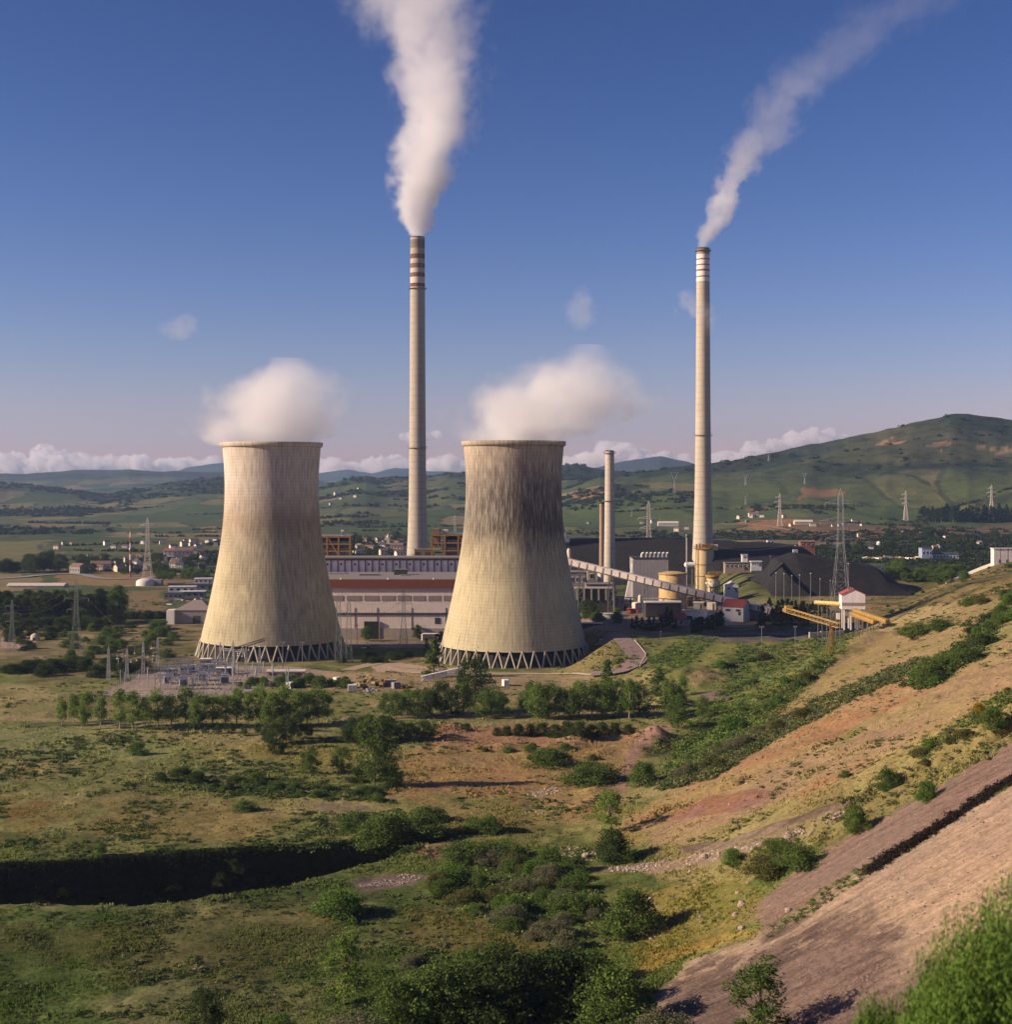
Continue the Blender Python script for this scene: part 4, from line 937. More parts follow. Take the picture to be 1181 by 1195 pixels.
# ---- box of the crusher house with the row of curved vents
k = mpp(905)
cr = plain_building('crusher_house', 'grey panelled bunker with a row of curved white vents on its roof', 738.5, 780, 651.5, 700, 905, 22, ribbed('grey_panel', (.34, .31, .31), 2.2, .12), DKST, 0, 0, 0, 'bunker', door=False)
H = (700-651.5)*k; W = 41.5*k
for q in range(7):
    m = MB(); x = -W/2+W*.24+q*W*.115; a = [(0, 0), (.2, 2.4), (.9, 3.6), (1.8, 4.0), (1.8, 3.2), (1.2, 2.7), (.95, 2.0), (.9, 0)]
    m.prism([(x+u, H+.5+v*.8) for u, v in a], 2, 6); m.build('curved_vent', WHITEP, cr)
m = MB(); m.prism([(-W/2-4.6, 0), (-W/2-.02, 0), (-W/2-.02, H*.86)], 3, 12); m.build('sunlit_face_wedge', WHITEP, cr)  # white wedge added to imitate the sunlit left face of the bunker
for q in range(9): bx(cr, 'roof_strut', DKST, (-W/2+W*(q+.5)/9, 8+3*(q % 2), H+1.6), (.35, .35, 3.2))
# ---- tanks and silos
def vessel(name, label, px, py0, Y, wpx, mat, top, parts):
    b = at(px, Y); k = mpp(Y); zt = CH+(HY-py0)*k; r = thing(name, label, 'tank' if 'tank' in name else 'silo', b); H = zt-b.z; ra = wpx*k/2
    m = MB(); m.lathe([(-1, ra), (H-.4, ra), (H, ra-.3)], 40); m.lathe([(H, ra-.3), (H+ra*.10, ra*.5), (H+ra*.14, .02)], 40); m.build('body', mat, r)
    for (n_, z, dz, dr, mt) in parts: MB().lathe([(H*z, ra+.01), (H*z, ra+dr), (H*z+dz, ra+dr), (H*z+dz, ra+.01)], 40).build(n_, mt, r)
    if top:
        m = MB()
        for q in range(16):
            a = 2*math.pi*q/16; m.bar((ra*1.15*math.cos(a), ra*1.15*math.sin(a), H), (ra*1.15*math.cos(a), ra*1.15*math.sin(a), H+1.4), .16)
        m.lathe([(H+1.3, ra*1.13), (H+1.5, ra*1.17)], 32); m.lathe([(H-.3, ra*1.2), (H, ra*1.2), (H, ra*.9)], 32); m.build('railing', top, r)
    return r, H, ra
STAINY = pmat('stained_yellow_tank', (.50, .34, .16), .7, .45)
vessel('storage_tank', 'squat round tank streaked yellow and rust behind the sloping gallery', 785, 668.5, 850, 32, STAINY, None, [('roof_ring', .96, .9, .35, YELP), ('girdle', .62, .5, .2, OCHRE), ('girdle', .3, .5, .2, OCHRE)])
YC = pmat('warm_concrete', (.52, .40, .22), .9, .2)
r, H, ra = vessel('silo', 'tall yellowish silo hugging the front of the white banded chimney', 821, 640, 1030, 19.5, YC, OCHRE, [('girdle', .35, .5, .25, OCHRE), ('girdle', .62, .5, .25, OCHRE)])
m = MB()
for q in range(6): m.box((-ra*.9+q*ra*.36, -ra*.7, H+1.6), (1.2, 1.2, 3.2+q % 2))
m.box((ra*.5, -ra*.4, H+2.2), (ra*1.3, 2, 1.2)); m.build('head_machinery', OCHRE, r)
m = MB(); trestle(m, -ra*.92, -ra*.75, -1, H, .9, .3); m.build('ladder_frame', OCHRE, r)
m = MB(); m.box((ra+1.8, 0, H+.8), (4.5, 3, 4)); m.build('hoist_box', CREAM, r)
r, H, ra = vessel('silo', 'smaller silo with a yellow head and white hopper in front of the tall one', 831.5, 672, 985, 14, YC, YELP, [('head_band', .90, 2.0, .4, YELP), ('girdle', .45, .5, .3, OCHRE)])
m = MB(); m.box((1.5, -1, H+1.8), (ra*2.2, 3, 2.2)); m.build('head_machinery', OCHRE, r)
m = MB(); m.lathe([(4, 1.2), (9, ra+1.0), (9.5, ra+.9)], 24, c=(0, -1.2, 0)); m.build('hopper', WHITEP, r)
m = MB()
for q in (-1, 1): m.bar((q*ra*1.02, -ra*1.0, -1), (q*ra*1.02, -ra*1.0, 11), .5); m.bar((q*ra, -ra, 0), (-q*ra, -ra, 9), .3)
m.build('leg_frame', DKST, r)
r = thing('storage_tank', 'small white horizontal tank left of the tall yellowish silo', 'tank', P(804.5, 659, 1060)); m = MB(); kk = mpp(1060)
m.tube((-4.5*kk, 0, 0), (6*kk, 0, 0), 3.1*kk, n=20, cap=False); m.tube((-6*kk, 0, 0), (-4.5*kk, 0, 0), 1.2*kk, 3.1*kk, 20); m.build('body', WHITEP, r); m = MB(); m.box((-2, 0, -16), (.8, 2, 30)); m.box((2, 0, -16), (.8, 2, 30)); m.build('saddle', GRST, r)
r = thing('steam_pipe', 'tall thin pipe standing left of the white banded chimney', 'pipe', at(801.5, 1050)); MB().tube((0, 0, 0), (0, 0, 40), .5, n=8).build('pipe', GALV, r); MB().lathe([(38, .5), (38, .9), (40.5, .9), (40.5, .3)], 12).build('cowl', GRST, r)
# ---- lower buildings right of the plant
plain_building('canopy_shed', 'long white canopy roof over a dark open shed', 753.5, 796, 703.5, 716, 775, 9, DKST, WHITEP, 0, 0, 0, 'shed')
plain_building('store_house', 'red sheet roofed store left of the flat white building', 771, 800, 722.5, 729.5, 738, 12, pmat('pink_wall', (.48, .34, .30), .85), REDROOF, 3, 2.6, 0, 'store')
plain_building('flat_building', 'flat roofed cream white building with one shaded end', 797.5, 826, 714, 731, 742, 11, WHITER, pmat('pale_flat_roof', (.50, .43, .36), .9), 2, 0, -.55, 'building')
plain_building('store_house', 'small house with a red roof and bright white gable at the foot of the gallery', 843, 868, 708, 717.5, 742, 10, WHITER, REDROOF, 2, 3.2, -.5, 'store')
plain_building('long_shed', 'long low grey shed right of the red roofed house', 866, 898, 709, 716, 752, 8, pmat('mauve_wall', (.36, .30, .29), .85), pmat('pale_sheet_roof', (.50, .45, .44), .6), 5, 1.2, 0, 'shed')
plain_building('gabled_hut', 'small white gabled hut below the silos', 847, 862, 683.5, 691, 930, 8, WHITER, pmat('pale_sheet_roof', (.50, .45, .44), .6), 2, 2.4, 0, 'hut', 'y')
plain_building('control_cabin', 'square white cabin on thin legs before the coal bank', 866, 872.5, 647.5, 654, 1080, 4, WHITEP, GALV, 1, 0, 0, 'cabin', door=False)
r = thing('cabin_stand', 'thin steel legs carrying the square white cabin', 'stand', at(869.3, 1082)); zt = CH+(HY-655.5)*mpp(1082)-r.location.z
for a in (-1.6, 1.6):
    for b in (-1, 1): bx(r, 'leg', GRST, (a, b, zt/2-.5), (.4, .4, zt+1))
plain_building('site_office', 'long white site office before the coal bank', 876.5, 889, 655.5, 660.5, 1075, 5, WHITEP, WHITEP, 4, 0, 0, 'office')
plain_building('site_office', 'low tan office block by the small silo', 846, 876, 657, 665, 1065, 7, pmat('tan_wall', (.33, .25, .19), .85), ROOFG, 6, 0, 0, 'office')
plain_building('brick_shed', 'small brick red shed behind the coal bank', 934, 951, 632.5, 639, 1270, 8, BRICKR, TILE, 3, 1.2, 0, 'shed')
roof_box('white instrument hut on top of the coal bank', 895, 902, 630.5, 634.5, 1265, WHITEP, 5, 'instrument_hut')

# ---- coal banks
def heap(label, outline, zbase_fn, Y0, Y1, top_fn, seed, nm='coal_heap'):
    """long bank: outline gives (px, py of crest)"""
    xs = np.linspace(0, 1, 70); px = np.interp(xs, np.linspace(0, 1, len(outline)), [o[0] for o in outline]); py = np.interp(px, [o[0] for o in outline], [o[1] for o in outline])
    Yc = (Y0+Y1)/2; rows = []
    prof = [(0, -.06), (.10, .22), (.25, .62), (.38, .93), (.45, 1), (.60, 1), (.75, .6), (1, -.06)]
    X0 = (px.mean()-CX)/F*Yc; zb = float(hg(X0, Y0)); rows = []
    for t_, h in prof:
        Y = Y0+(Y1-Y0)*t_; X = (px-CX)/F*Yc; zt = CH+(HY-py)/F*Yc; zg = hg(X, np.full_like(X, Y))
        z = zg+(zt-zg)*h+1.1*fbm(X, np.full_like(X, Y), 14, 3, seed)*(.2 < h); rows.append(np.stack([X-X0, np.full_like(X, Y)-Y0, z-zb], 1))
    V = np.concatenate(rows); n = len(px); i = np.arange(len(prof)*n).reshape(len(prof), n)
    Q = np.stack([i[:-1, :-1], i[:-1, 1:], i[1:, 1:], i[1:, :-1]], -1).reshape(-1, 4)
    o = link(nm, np_mesh(nm, V, Q, COALM, True)); o.location = (X0, Y0, zb); return tag(o, label, 'coal heap')
heap('long black coal bank running behind the small chimneys as far as the stockpile', [(640, 634), (660, 629), (720, 628), (790, 628), (850, 632), (905, 634), (935, 637), (952, 650), (965, 668)], None, 1120, 1250, None, 3)
heap('flat topped grey black coal stockpile behind the row of conifers', [(885, 680), (905, 652), (925, 646), (960, 650), (985, 655), (1020, 660), (1040, 676)], None, 905, 1010, None, 5)
heap('low coal bank at the far right of the stockpile', [(975, 668), (1000, 662), (1040, 662), (1075, 660), (1100, 668)], None, 1010, 1080, None, 7)
m = MB(); q0, q1 = P(897, 672, 900), P(928, 645, 985)
st = thing('heap_conveyor', 'thin dark conveyor climbing the left edge of the coal stockpile', 'conveyor', q0)
dd = q1-q0
MB().bar((0, 0, 0), dd, 1.5).build('belt_truss', DKST, st); m = MB()
for t_ in (.2, .45, .7, .95):
    c = dd*t_; m.bar(c, (c.x, c.y, c.z-5), .4)
m.build('support', DKST, st); bx(st, 'head_box', GALV, dd+Vector((0, 0, 1)), (3, 3, 2.5))
# posts with lamps round the stockpile
post = None
for i, (px, py0, Y) in enumerate(((905.5, 660, 880), (915, 661, 880), (924, 664, 880), (933, 663, 880), (946, 660, 860), (957, 668, 850), (969, 670, 840), (990, 648, 900), (899, 644, 1060), (928, 628, 1180))):
    b = at(px, Y); H = CH+(HY-py0)*mpp(Y)-b.z
    if post is None:
        post = thing('lamp_post', '', 'lamp post', b, 0, 'lamp posts round the coal stockpile'); o = post
        MB().tube((0, 0, 0), (0, 0, 1), .035, .02, 8).build('post', GREYWALL, post); m = MB(); m.box((0, -.04, 1.0), (.10, .16, .03)); m.bar((-.0, 0, .98), (0, -.08, 1.0), .015); m.build('lamp_head', PALEST, post)
    else: o = copy_tree(post)
    o.location = b; o.scale = (max(6, H)*.24, max(6, H)*.24, max(6, H)*.8); o['label'] = 'thin grey lamp post in the row before the coal stockpile' if i < 8 else ('lone grey lamp post beside the white cabin on legs' if i == 8 else 'lone grey lamp post rising from the crest of the coal bank')

# ---- hopper house on the slope, yellow conveyors
Yh = 628; k = mpp(Yh); bz = float(hg((996-CX)*k, Yh)); z0 = CH+(HY-711)*k
hh = thing('hopper_house', 'white corrugated hopper house with red edged gable on stilts above the slope', 'hopper house', ((996-CX)*k, Yh, z0), -.10)
W = 27*k; H = 17*k; rh = 6.2*k; D = 9
m = MB(); m.prism([(-W/2, 0), (W/2, 0), (W/2, H), (0, H+rh), (-W/2, H)], 0, D); m.build('wall', WHCOR, hh)
for s in (-1, 1):
    m = MB(); m.add([(s*(W/2+.35), -.3, H-.15), (0, -.3, H+rh+.05), (0, D+.3, H+rh+.05), (s*(W/2+.35), D+.3, H-.15), (s*(W/2+.35), -.3, H+.15), (0, -.3, H+rh+.4), (0, D+.3, H+rh+.4), (s*(W/2+.35), D+.3, H+.15)], [(0, 1, 2, 3), (7, 6, 5, 4), (0, 1, 5, 4), (2, 3, 7, 6), (0, 3, 7, 4)]); m.build('roof', REDROOF, hh)
bx(hh, 'grey_band', STRIP_W, (0, -.06, H*.36), (W-.1, .16, H*.2))
bx(hh, 'roof_vent', TILE, (-.8, 3, H+rh-.5), (2.4, 1.8, 2))
for a in (-.38, -.1, .2, .40):
    for b in (1, D-1): bx(hh, 'stilt', WHITEP if a < 0 else GREYWALL, (a*W, b, -4.5), (.55, .55, 9.0))
bx(hh, 'chute', GREYWALL, (-W*.25, D/2, -2), (2, 2.5, 4)); bx(hh, 'cabinet', WHITEP, (-W*.62, 2, -3.2), (1.4, 1.4, 2.6))
def ybelt(label, a, b, w, mat, side, legs=3, nm='belt_conveyor'):
    r = thing(nm, label, 'conveyor', a); d = b-a; L = d.length; x = d.normalized(); s_ = Vector((x.y, -x.x, 0)).normalized(); u_ = Vector((0, 0, 1))
    def bm_(name, mat_, s0, s1, h0, h1):
        vs = [d*t_+s_*sv+u_*h for t_ in (0, 1) for sv, h in ((s0, h0), (s1, h0), (s1, h1), (s0, h1))]
        MB().add(vs, [(0, 1, 5, 4), (1, 2, 6, 5), (2, 3, 7, 6), (3, 0, 4, 7), (3, 2, 1, 0), (4, 5, 6, 7)]).build(name, mat_, r)
    bm_('hood', mat, -w, w, .1, 1.1); bm_('frame', side, -w-.15, w+.15, -.5, .08)
    m = MB()
    for q in range(int(L/1.5)):
        t_ = (q+.5)/int(L/1.5); c = d*t_; m.bar(c+s_*(w+.2)+u_*-.5, c+s_*(w+.2)+u_*1.1, .12)
    m.build('side_rail', mat, r); m = MB()
    for q in range(legs):
        c = d*((q+.5)/legs); gz = float(hg(a.x+c.x, a.y+c.y))-a.z; 
        for sv in (-w, w): m.bar(c+s_*sv, (c.x+s_.x*sv*1.5, c.y+s_.y*sv*1.5, min(gz, c.z-.6)-.5), .25)
    m.build('support', GRST, r); return r
ybelt('broad yellow hooded conveyor running from the hopper house down to the right', P(997, 713, 624), P(1036, 726, 596), 1.0, YELP, OCHRE)
ybelt('second yellow hooded conveyor, just below the broad one', P(994, 717, 621), P(1021, 727, 600), .7, YELP, OCHRE, 2)
ybelt('pale yellow conveyor reaching the hopper house from the left', P(952, 703.5, 650), P(983, 705.5, 634), .9, pmat('pale_yellow_paint', (.66, .50, .22), .6), OCHRE)
# latticed stacker boom
a, b = P(917, 711.5, 606), P(979, 730, 588)
bo = thing('stacker_boom', 'yellow lattice boom pointing up to the left before the conifers', 'boom', a); d = b-a; x = d.normalized(); s_ = Vector((x.y, -x.x, 0)).normalized(); m = MB(); N = 14
for sv in (-.8, .8):
    for h in (-.9, .9): m.bar(s_*sv+Vector((0, 0, h)), d+s_*sv+Vector((0, 0, h)), .24)
    for q in range(N):
        c0, c1 = d*(q/N), d*((q+1)/N); m.bar(c0+s_*sv+Vector((0, 0, -.9)), c1+s_*sv+Vector((0, 0, .9)), .16); m.bar(c1+s_*sv+Vector((0, 0, .9)), c1+s_*sv+Vector((0, 0, -.9)), .14)
m.build('lattice', YELP, bo); bx(bo, 'head', YELP, (1.2, -.2, .3), (3.4, 2.6, 2.8), 0, .4)
MB().tube(x*.0+s_*-1.2, x*.0+s_*1.2, .9, n=16).build('drum', OCHRE, bo)
m = MB(); c = d*.86; gz = float(hg(a.x+c.x, a.y+c.y))-a.z
for q in (-1.4, 1.4): m.bar(c+s_*q, (c.x+q, c.y, gz-.5), .4); m.bar(c, (c.x+q*2, c.y+q, gz-.5), .3)
m.build('support', OCHRE, bo); m = MB(); m.box((d.x*.5, d.y*.5, d.z*.5), (d.length*.9, .5, .12), math.atan2(d.y, d.x)); 
def long_wall(name, label, p0, p1, h, t, mat, cap=None, posts=0, cat='wall'):
    d = p1-p0; r = thing(name, label, cat, p0); L = math.hypot(d.x, d.y); a = math.atan2(d.y, d.x); nseg = max(2, int(L/6))
    m = MB(); pm = MB()
    for q in range(nseg):
        u0, u1 = q/nseg, (q+1)/nseg; A, B = p0+d*u0, p0+d*u1; za, zb = float(hg(A.x, A.y))-p0.z, float(hg(B.x, B.y))-p0.z; n = Vector((-d.y, d.x, 0)).normalized()*t/2
        A, B = A-p0, B-p0
        vs = [(v.x, v.y, z) for v, z in ((A-n, za-.6), (A+n, za-.6), (A+n, za+h), (A-n, za+h), (B-n, zb-.6), (B+n, zb-.6), (B+n, zb+h), (B-n, zb+h))]
        m.add(vs, [(0, 4, 7, 3), (1, 2, 6, 5), (3, 7, 6, 2), (0, 3, 2, 1), (4, 5, 6, 7)])
        if posts and q % posts == 0: pm.box((A.x, A.y, za+h*.5), (t*1.5, t*1.5, h*1.1+.4), a)
    m.build('panel', mat, r)
    if posts: pm.build('pilaster', cap or mat, r)
    return r
long_wall('retaining_wall', 'cream concrete retaining wall on the track below the yellow boom', G(945, 744), G(985, 741), 2.3, .4, CREAM, PALEST, 1)
long_wall('boundary_wall', 'low white wall running left from the white striped sheds', at(1104, 900), at(1160, 890), 2.0, .4, WHITER, WHITER, 4)
for i, (px0, px1) in enumerate(((1160, 1167.5), (1168.5, 1176), (1177, 1186))):
    plain_building('white_silo_shed', ('leftmost', 'middle', 'rightmost')[i]+' of three tall white ribbed sheds at the edge of the plateau', px0, px1, 640.5, 657, 885, 6, ribbed('white_sheet_ribs', (.66, .60, .58), 1.2, .16), PALEST, 0, 0, 0, 'shed')
plain_building('blue_office', 'three storey blue and white office block by the machinery yard', 1076, 1088, 639.5, 653, 1480, 12, pmat('blue_grey_wall', (.28, .33, .45), .8), SLATE, 3, 0, 0, 'office')
plain_building('white_terrace', 'row of low white buildings right of the blue office block', 1089, 1119, 646.5, 653, 1490, 10, WHITER, SLATE, 8, 1, 0, 'building')
# blue stacker crane
b = at(1012, 960); r = thing('stacker_crane', 'blue lattice stacker crane leaning over the far coal bank', 'crane', b); m = MB()
for o_ in (-.7, .7):
    m.bar((-3, o_, 3), (10, o_, 14), .45); m.bar((10, o_, 14), (18, o_, 2), .4); m.bar((-3, o_, 3), (14, o_, 6), .4); m.bar((3, o_, 8), (14, o_, 6), .3)
m.build('boom', BLUEST, r); m = MB(); m.box((2, 0, 2), (5, 4, 3)); m.box((0, 0, 5), (2.5, 2.5, 3)); m.build('cab', BLUEST, r); m = MB()
for q in (-4, 4): m.bar((q, -2, -1), (0, 0, 5), .5); m.bar((q, 2, -1), (0, 0, 5), .5)
m.build('portal_leg', BLUEST, r)

# smaller things crowding the plant yard
for i, (px, py, w, d, h, wm, rm, lab) in enumerate(((676, 706, 9, 5, 3, BRICKR, ROOFG, 'low brick red shed at the foot of the sooty tower'), (690, 712, 12, 5, 2.6, pmat('pink_wall', (.48, .34, .30), .85), PALEST, 'pink walled shed below the open concrete deck'), (726, 712, 8, 4, 3, CREAM, ROOFG, 'cream hut just right of the tall gallery pole'), (738, 716, 6, 4, 2.4, REDROOF, REDROOF, 'dark red tool shed left of the white canopy'),
        (733, 706, 5, 4, 4, PALEST, GALV, 'pale pump house under the sloping gallery'), (806, 707, 9, 5, 3, OCHRE, ROOFG, 'rust coloured shed right of the white canopy'), (815, 711, 6, 4, 4, GREYWALL, PALEST, 'grey hut behind the flat white building'), (830, 712, 5, 4, 5, CREAM, ROOFG, 'cream stair block at the lower end of the gallery'), (715, 722, 10, 4, 2.2, WHITER, PALEST, 'white long hut above the conifers'), (684, 733, 16, 4, 2.4, DKST, PALEST, 'dark shelter with a pale roof edge by the sooty tower'))):
    b = G(px, py, 690); r = thing('yard_shed', lab, 'shed', b, -.2); bx(r, 'wall', wm, (0, d/2, h/2-.6), (w, d, h+1.2)); bx(r, 'roof', rm, (0, d/2, h+.15), (w+.6, d+.6, .3)); bx(r, 'door', DKST, (w*.25, -.05, h*.4), (w*.2, .12, h*.8))
for i, (px, py, Y, lab) in enumerate(((722, 690, 850, 'grey pipe rack between the short chimney and the bunker'), (760, 697, 830, 'grey pipe rack below the squat round tank'), (806, 697, 900, 'rusty pipe rack left of the small silo'))):
    b = at(px, Y); r = thing('pipe_rack', lab, 'pipe rack', b, .1); m = MB()
    for x in (-7, -2.3, 2.3, 7):
        for y in (-1.2, 1.2): m.box((x, y, 3), (.35, .35, 7))
        m.box((x, 0, 4.2), (.3, 3, .3)); m.box((x, 0, 6.2), (.3, 3, .3))
    m.build('frame', (GRST, GRST, OCHRE)[i], r); m = MB()
    for y, z in ((-.9, 4.6), (-.2, 4.7), (.7, 4.55), (-.6, 6.65), (.5, 6.6)): m.tube((-9, y, z), (9, y, z), .28, n=8)
    m.build('pipe', (GALV, CREAM, STAINY)[i], r)
for i, (px, py, Y, lab) in enumerate(((744, 704, 800, 'round cream drum tank left of the white canopy'), (803, 690, 930, 'round grey drum tank beside the tall silo foot'), (728, 688, 880, 'round rusty drum tank near the bunker foot'))):
    b = at(px, Y); r = thing('drum_tank', lab, 'tank', b); MB().lathe([(-1, 3), (5.4, 3), (6, 2.4), (6.3, .05)], 24).build('body', (CREAM, GALV, STAINY)[i], r); MB().lathe([(2.6, 3.02), (2.6, 3.2), (2.9, 3.2), (2.9, 3.02)], 24).build('girdle', GRST, r)
# ------------------------------------------------------------------ lattice pylons and masts
def lattice(m, z0, z1, w0, w1, n, t):
    for k in range(n):
        a, b = k/n, (k+1)/n; za, zb = z0+(z1-z0)*a, z0+(z1-z0)*b; wa, wb = w0+(w1-w0)*a, w0+(w1-w0)*b
        ca = [(-wa, -wa), (wa, -wa), (wa, wa), (-wa, wa)]; cb = [(-wb, -wb), (wb, -wb), (wb, wb), (-wb, wb)]
        for i in range(4):
            j = (i+1) % 4
            m.bar((*ca[i], za), (*cb[i], zb), t)
            m.bar((*ca[i], za), (*cb[j], zb), t*.6); m.bar((*ca[j], za), (*cb[i], zb), t*.6); m.bar((*cb[i], zb), (*cb[j], zb), t*.6)
_pyl = {}
def pylon(label, px, base_py, top_py, Y, kind='three', tk=1.0, mat=None, rz=0.0, group=None):
    mat = mat or GALV
    b = G(px, base_py, 900) if Y > 1500 else at(px, Y)
    if Y > 1500: Y = b.y
    H = CH+(HY-top_py)*mpp(Y)-b.z; t = max(.14, .30*mpp(Y))*tk
    r = thing('pylon' if kind != 'mast' else 'lattice_mast', label, 'pylon' if kind != 'mast' else 'mast', b, rz, group)
    m = MB()
    if kind == 'three':
        lattice(m, -1, H*.55, H*.075, H*.025, 6, t); lattice(m, H*.55, H*.93, H*.025, H*.018, 7, t*.9); lattice(m, H*.93, H, H*.018, .05, 2, t*.8); m.build('tower_body', mat, r)
        for q, (z, l) in enumerate(((.60, .12), (.74, .16), (.88, .12))):
            m = MB(); s = H*.022
            for sg in (-1, 1):
                for y in (-s, s):
                    m.bar((sg*s, y, H*z), (sg*H*l, 0, H*(z+.008)), t*.7); m.bar((sg*s, y, H*(z+.035)), (sg*H*l, 0, H*(z+.008)), t*.7)
                for f in (.35, .65): m.bar((sg*(s+(H*l-s)*f), -s*(1-f), H*z), (sg*(s+(H*l-s)*f), s*(1-f), H*(z+.03*(1-f))), t*.5)
            m.build('cross_arm', mat, r)
            for sg in (-1, 1): MB().tube((sg*H*l, 0, H*(z+.005)), (sg*H*l, 0, H*(z-.035)), t*.7, t*.5, 6).build('insulator', PORC, r)
    elif kind == 'wye':
        lattice(m, -1, H*.55, H*.06, H*.015, 6, t)
        for sg in (-1, 1):
            for y in (-1, 1): m.bar((sg*H*.015, y*H*.015, H*.55), (sg*H*.16, y*H*.02, H*.98), t); m.bar((sg*H*.01, y*H*.01, H*.66), (sg*H*.12, 0, H*.92), t*.6)
        m.build('tower_body', mat, r); m = MB()
        for y in (-1, 1): m.bar((-H*.24, 0, H*.96), (H*.24, 0, H*.96), t*.8); m.bar((-H*.2, y*H*.02, H*.98), (H*.2, y*H*.02, H*.98), t*.8)
        m.build('cross_arm', mat, r)
        for x in (-.22, 0, .22): MB().tube((x*H, 0, H*.955), (x*H, 0, H*.90), t*.7, t*.5, 6).build('insulator', PORC, r)
    else:
        w = max(.7, H*.045); lattice(m, -1, H*.8, w, w*.5, 8, t); lattice(m, H*.8, H*.9, w*.5, w*.2, 2, t); m.build('tower_body', mat, r)
        MB().tube((0, 0, H*.88), (0, 0, H), t*.6, t*.2, 6).build('spike', mat, r)
    return r, b, H
FARST = pmat('sunbleached_steel', (.58, .52, .46), .6, .12); GRN = pmat('grey_green_steel', (.20, .24, .22), .6, .15)
pylon('tall pale pylon beside the white dome at the village edge', 172, 690, 604, 1180, 'three', 1.1, FARST)
pylon('hazy grey pylon at the extreme left edge, standing in the rough meadow', 14, 770, 700, 700, 'three', .75, GRN)
pylon('grey pylon rising in front of the dark poplar hedge', 89, 768, 676, 695, 'three', .8, GRN)
b1 = pylon('grey pylon with three arms in front of the pink turbine hall', 471, 742, 688, 738, 'three', .7, GRN)
pylon('tall slim pylon close to the right flank of the left cooling tower', 395, 778, 686, 668, 'mast', .8, GRN)
pylon('second slim pylon just right of the first beside the left cooling tower', 407, 776, 690, 672, 'mast', .8, GRN)
pylon('small pale pylon on the fields behind the ochre boiler frame', 531, 623, 601, 1900, 'three', .8, FARST)
pylon('bright pylon standing on the dark coal bank right of the short chimney', 757, 629, 584, 1330, 'three', 1.1, FARST)
pylon('bright pylon among the orange diggings on the valley floor', 910, 614, 576, 1750, 'three', 1.1, FARST)
b2 = pylon('tallest grey pylon rising behind the white hopper house', 981, 696, 570, 780, 'three', .75, GALV)
pylon('bright pylon at the edge of the green field below the big hill', 1057, 609, 573, 1800, 'three', 1.1, FARST)
pylon('bright pylon above the dark pine belt at the far right', 1157, 600, 566, 1850, 'three', 1.1, FARST)
pylon('fork shaped grey pylon just left of the white banded chimney', 787, 575, 551, 2500, 'wye', .7, GALV)
pylon('fork shaped grey pylon lower on the slope behind the short chimney', 737, 603, 590, 1850, 'wye', .7, GALV)
pylon('fork shaped grey pylon on the hillside right of the white banded chimney, upper of two', 870, 566, 553, 2700, 'wye', .7, GALV)
pylon('fork shaped grey pylon on the hillside right of the white banded chimney, lower of two', 870, 589, 576, 2300, 'wye', .7, GALV)
pylon('fork shaped pylon high on the shoulder of the big hill', 897, 538, 526, 3250, 'wye', .7, GALV)
pylon('faint fork shaped pylon among the trees on the big hill', 939, 565, 552, 2700, 'wye', .6, GALV)
# red and white radio mast
b = at(152, 1250); H = CH+(HY-614)*mpp(1250)-b.z; r = thing('radio_mast', 'slender red and white banded radio mast in the village', 'mast', b)
for k in range(9): MB().tube((0, 0, H*k/9), (0, 0, H*(k+1)/9), .75-.04*k, .71-.04*k, 8).build('band', WHITEP if k % 2 else BRICKR, r)
# power lines
def wire(name, label, a, b, sag, r=.05):
    d = b-a; m = MB(); pts = [a*0+d*t+Vector((0, 0, -4*sag*t*(1-t))) for t in np.linspace(0, 1, 17)]
    for p, q in zip(pts[:-1], pts[1:]): m.tube(p, q, r, n=4, cap=False)
    o = m.build(name, DKST); o.location = a; return tag(o, label, 'cable', 'power lines')
def ptip(px, py, Y): return P(px, py, Y)
wire('power_line', 'upper power line strung from the left grey pylon towards the switching station', ptip(96, 690, 695), ptip(167, 748, 640), 3)
wire('power_line', 'power line running left from the grey pylon by the poplar hedge, upper one', ptip(82, 690, 695), ptip(-30, 694, 700), 3)
wire('power_line', 'power line running left from the grey pylon by the poplar hedge, lower one', ptip(79, 702, 695), ptip(-30, 708, 700), 3)
wire('power_line', 'power line sagging across the turbine hall to the grey pylon, upper one', ptip(398, 694, 668), ptip(463, 697, 738), 4)
wire('power_line', 'power line sagging across the turbine hall to the grey pylon, lower one', ptip(398, 712, 668), ptip(461, 707, 738), 4)
wire('power_line', 'power line running from the turbine hall pylon towards the sooty tower', ptip(479, 697, 738), ptip(545, 700, 752), 2)
wire('power_line', 'power line from the tallest grey pylon leftwards to the tall silo', ptip(972, 600, 780), ptip(826, 622, 1090), 8, .09)
wire('power_line', 'second power line from the tallest grey pylon leftwards to the tall silo', ptip(972, 617, 780), ptip(826, 634, 1090), 8, .09)
for i, (a_, b_) in enumerate((((757, 588, 1330), (910, 580, 1750)), ((910, 580, 1750), (1057, 577, 1800)), ((1057, 577, 1800), (1157, 570, 1850)), ((1157, 570, 1850), (1260, 566, 1850)))):
    wire('power_line', 'power line between the bright pylons of the valley floor, '+('over the coal bank', 'over the orange diggings', 'over the pine belt', 'leaving at the far right')[i], ptip(*a_), ptip(*b_), 12, .11)
for i, (py0, py1) in enumerate(((684, 708), (694, 716))): wire('power_line', ('higher', 'lower')[i]+' power line joining the two grey pylons at the left edge', ptip(84, py0, 695), ptip(19, py1, 700), 3)
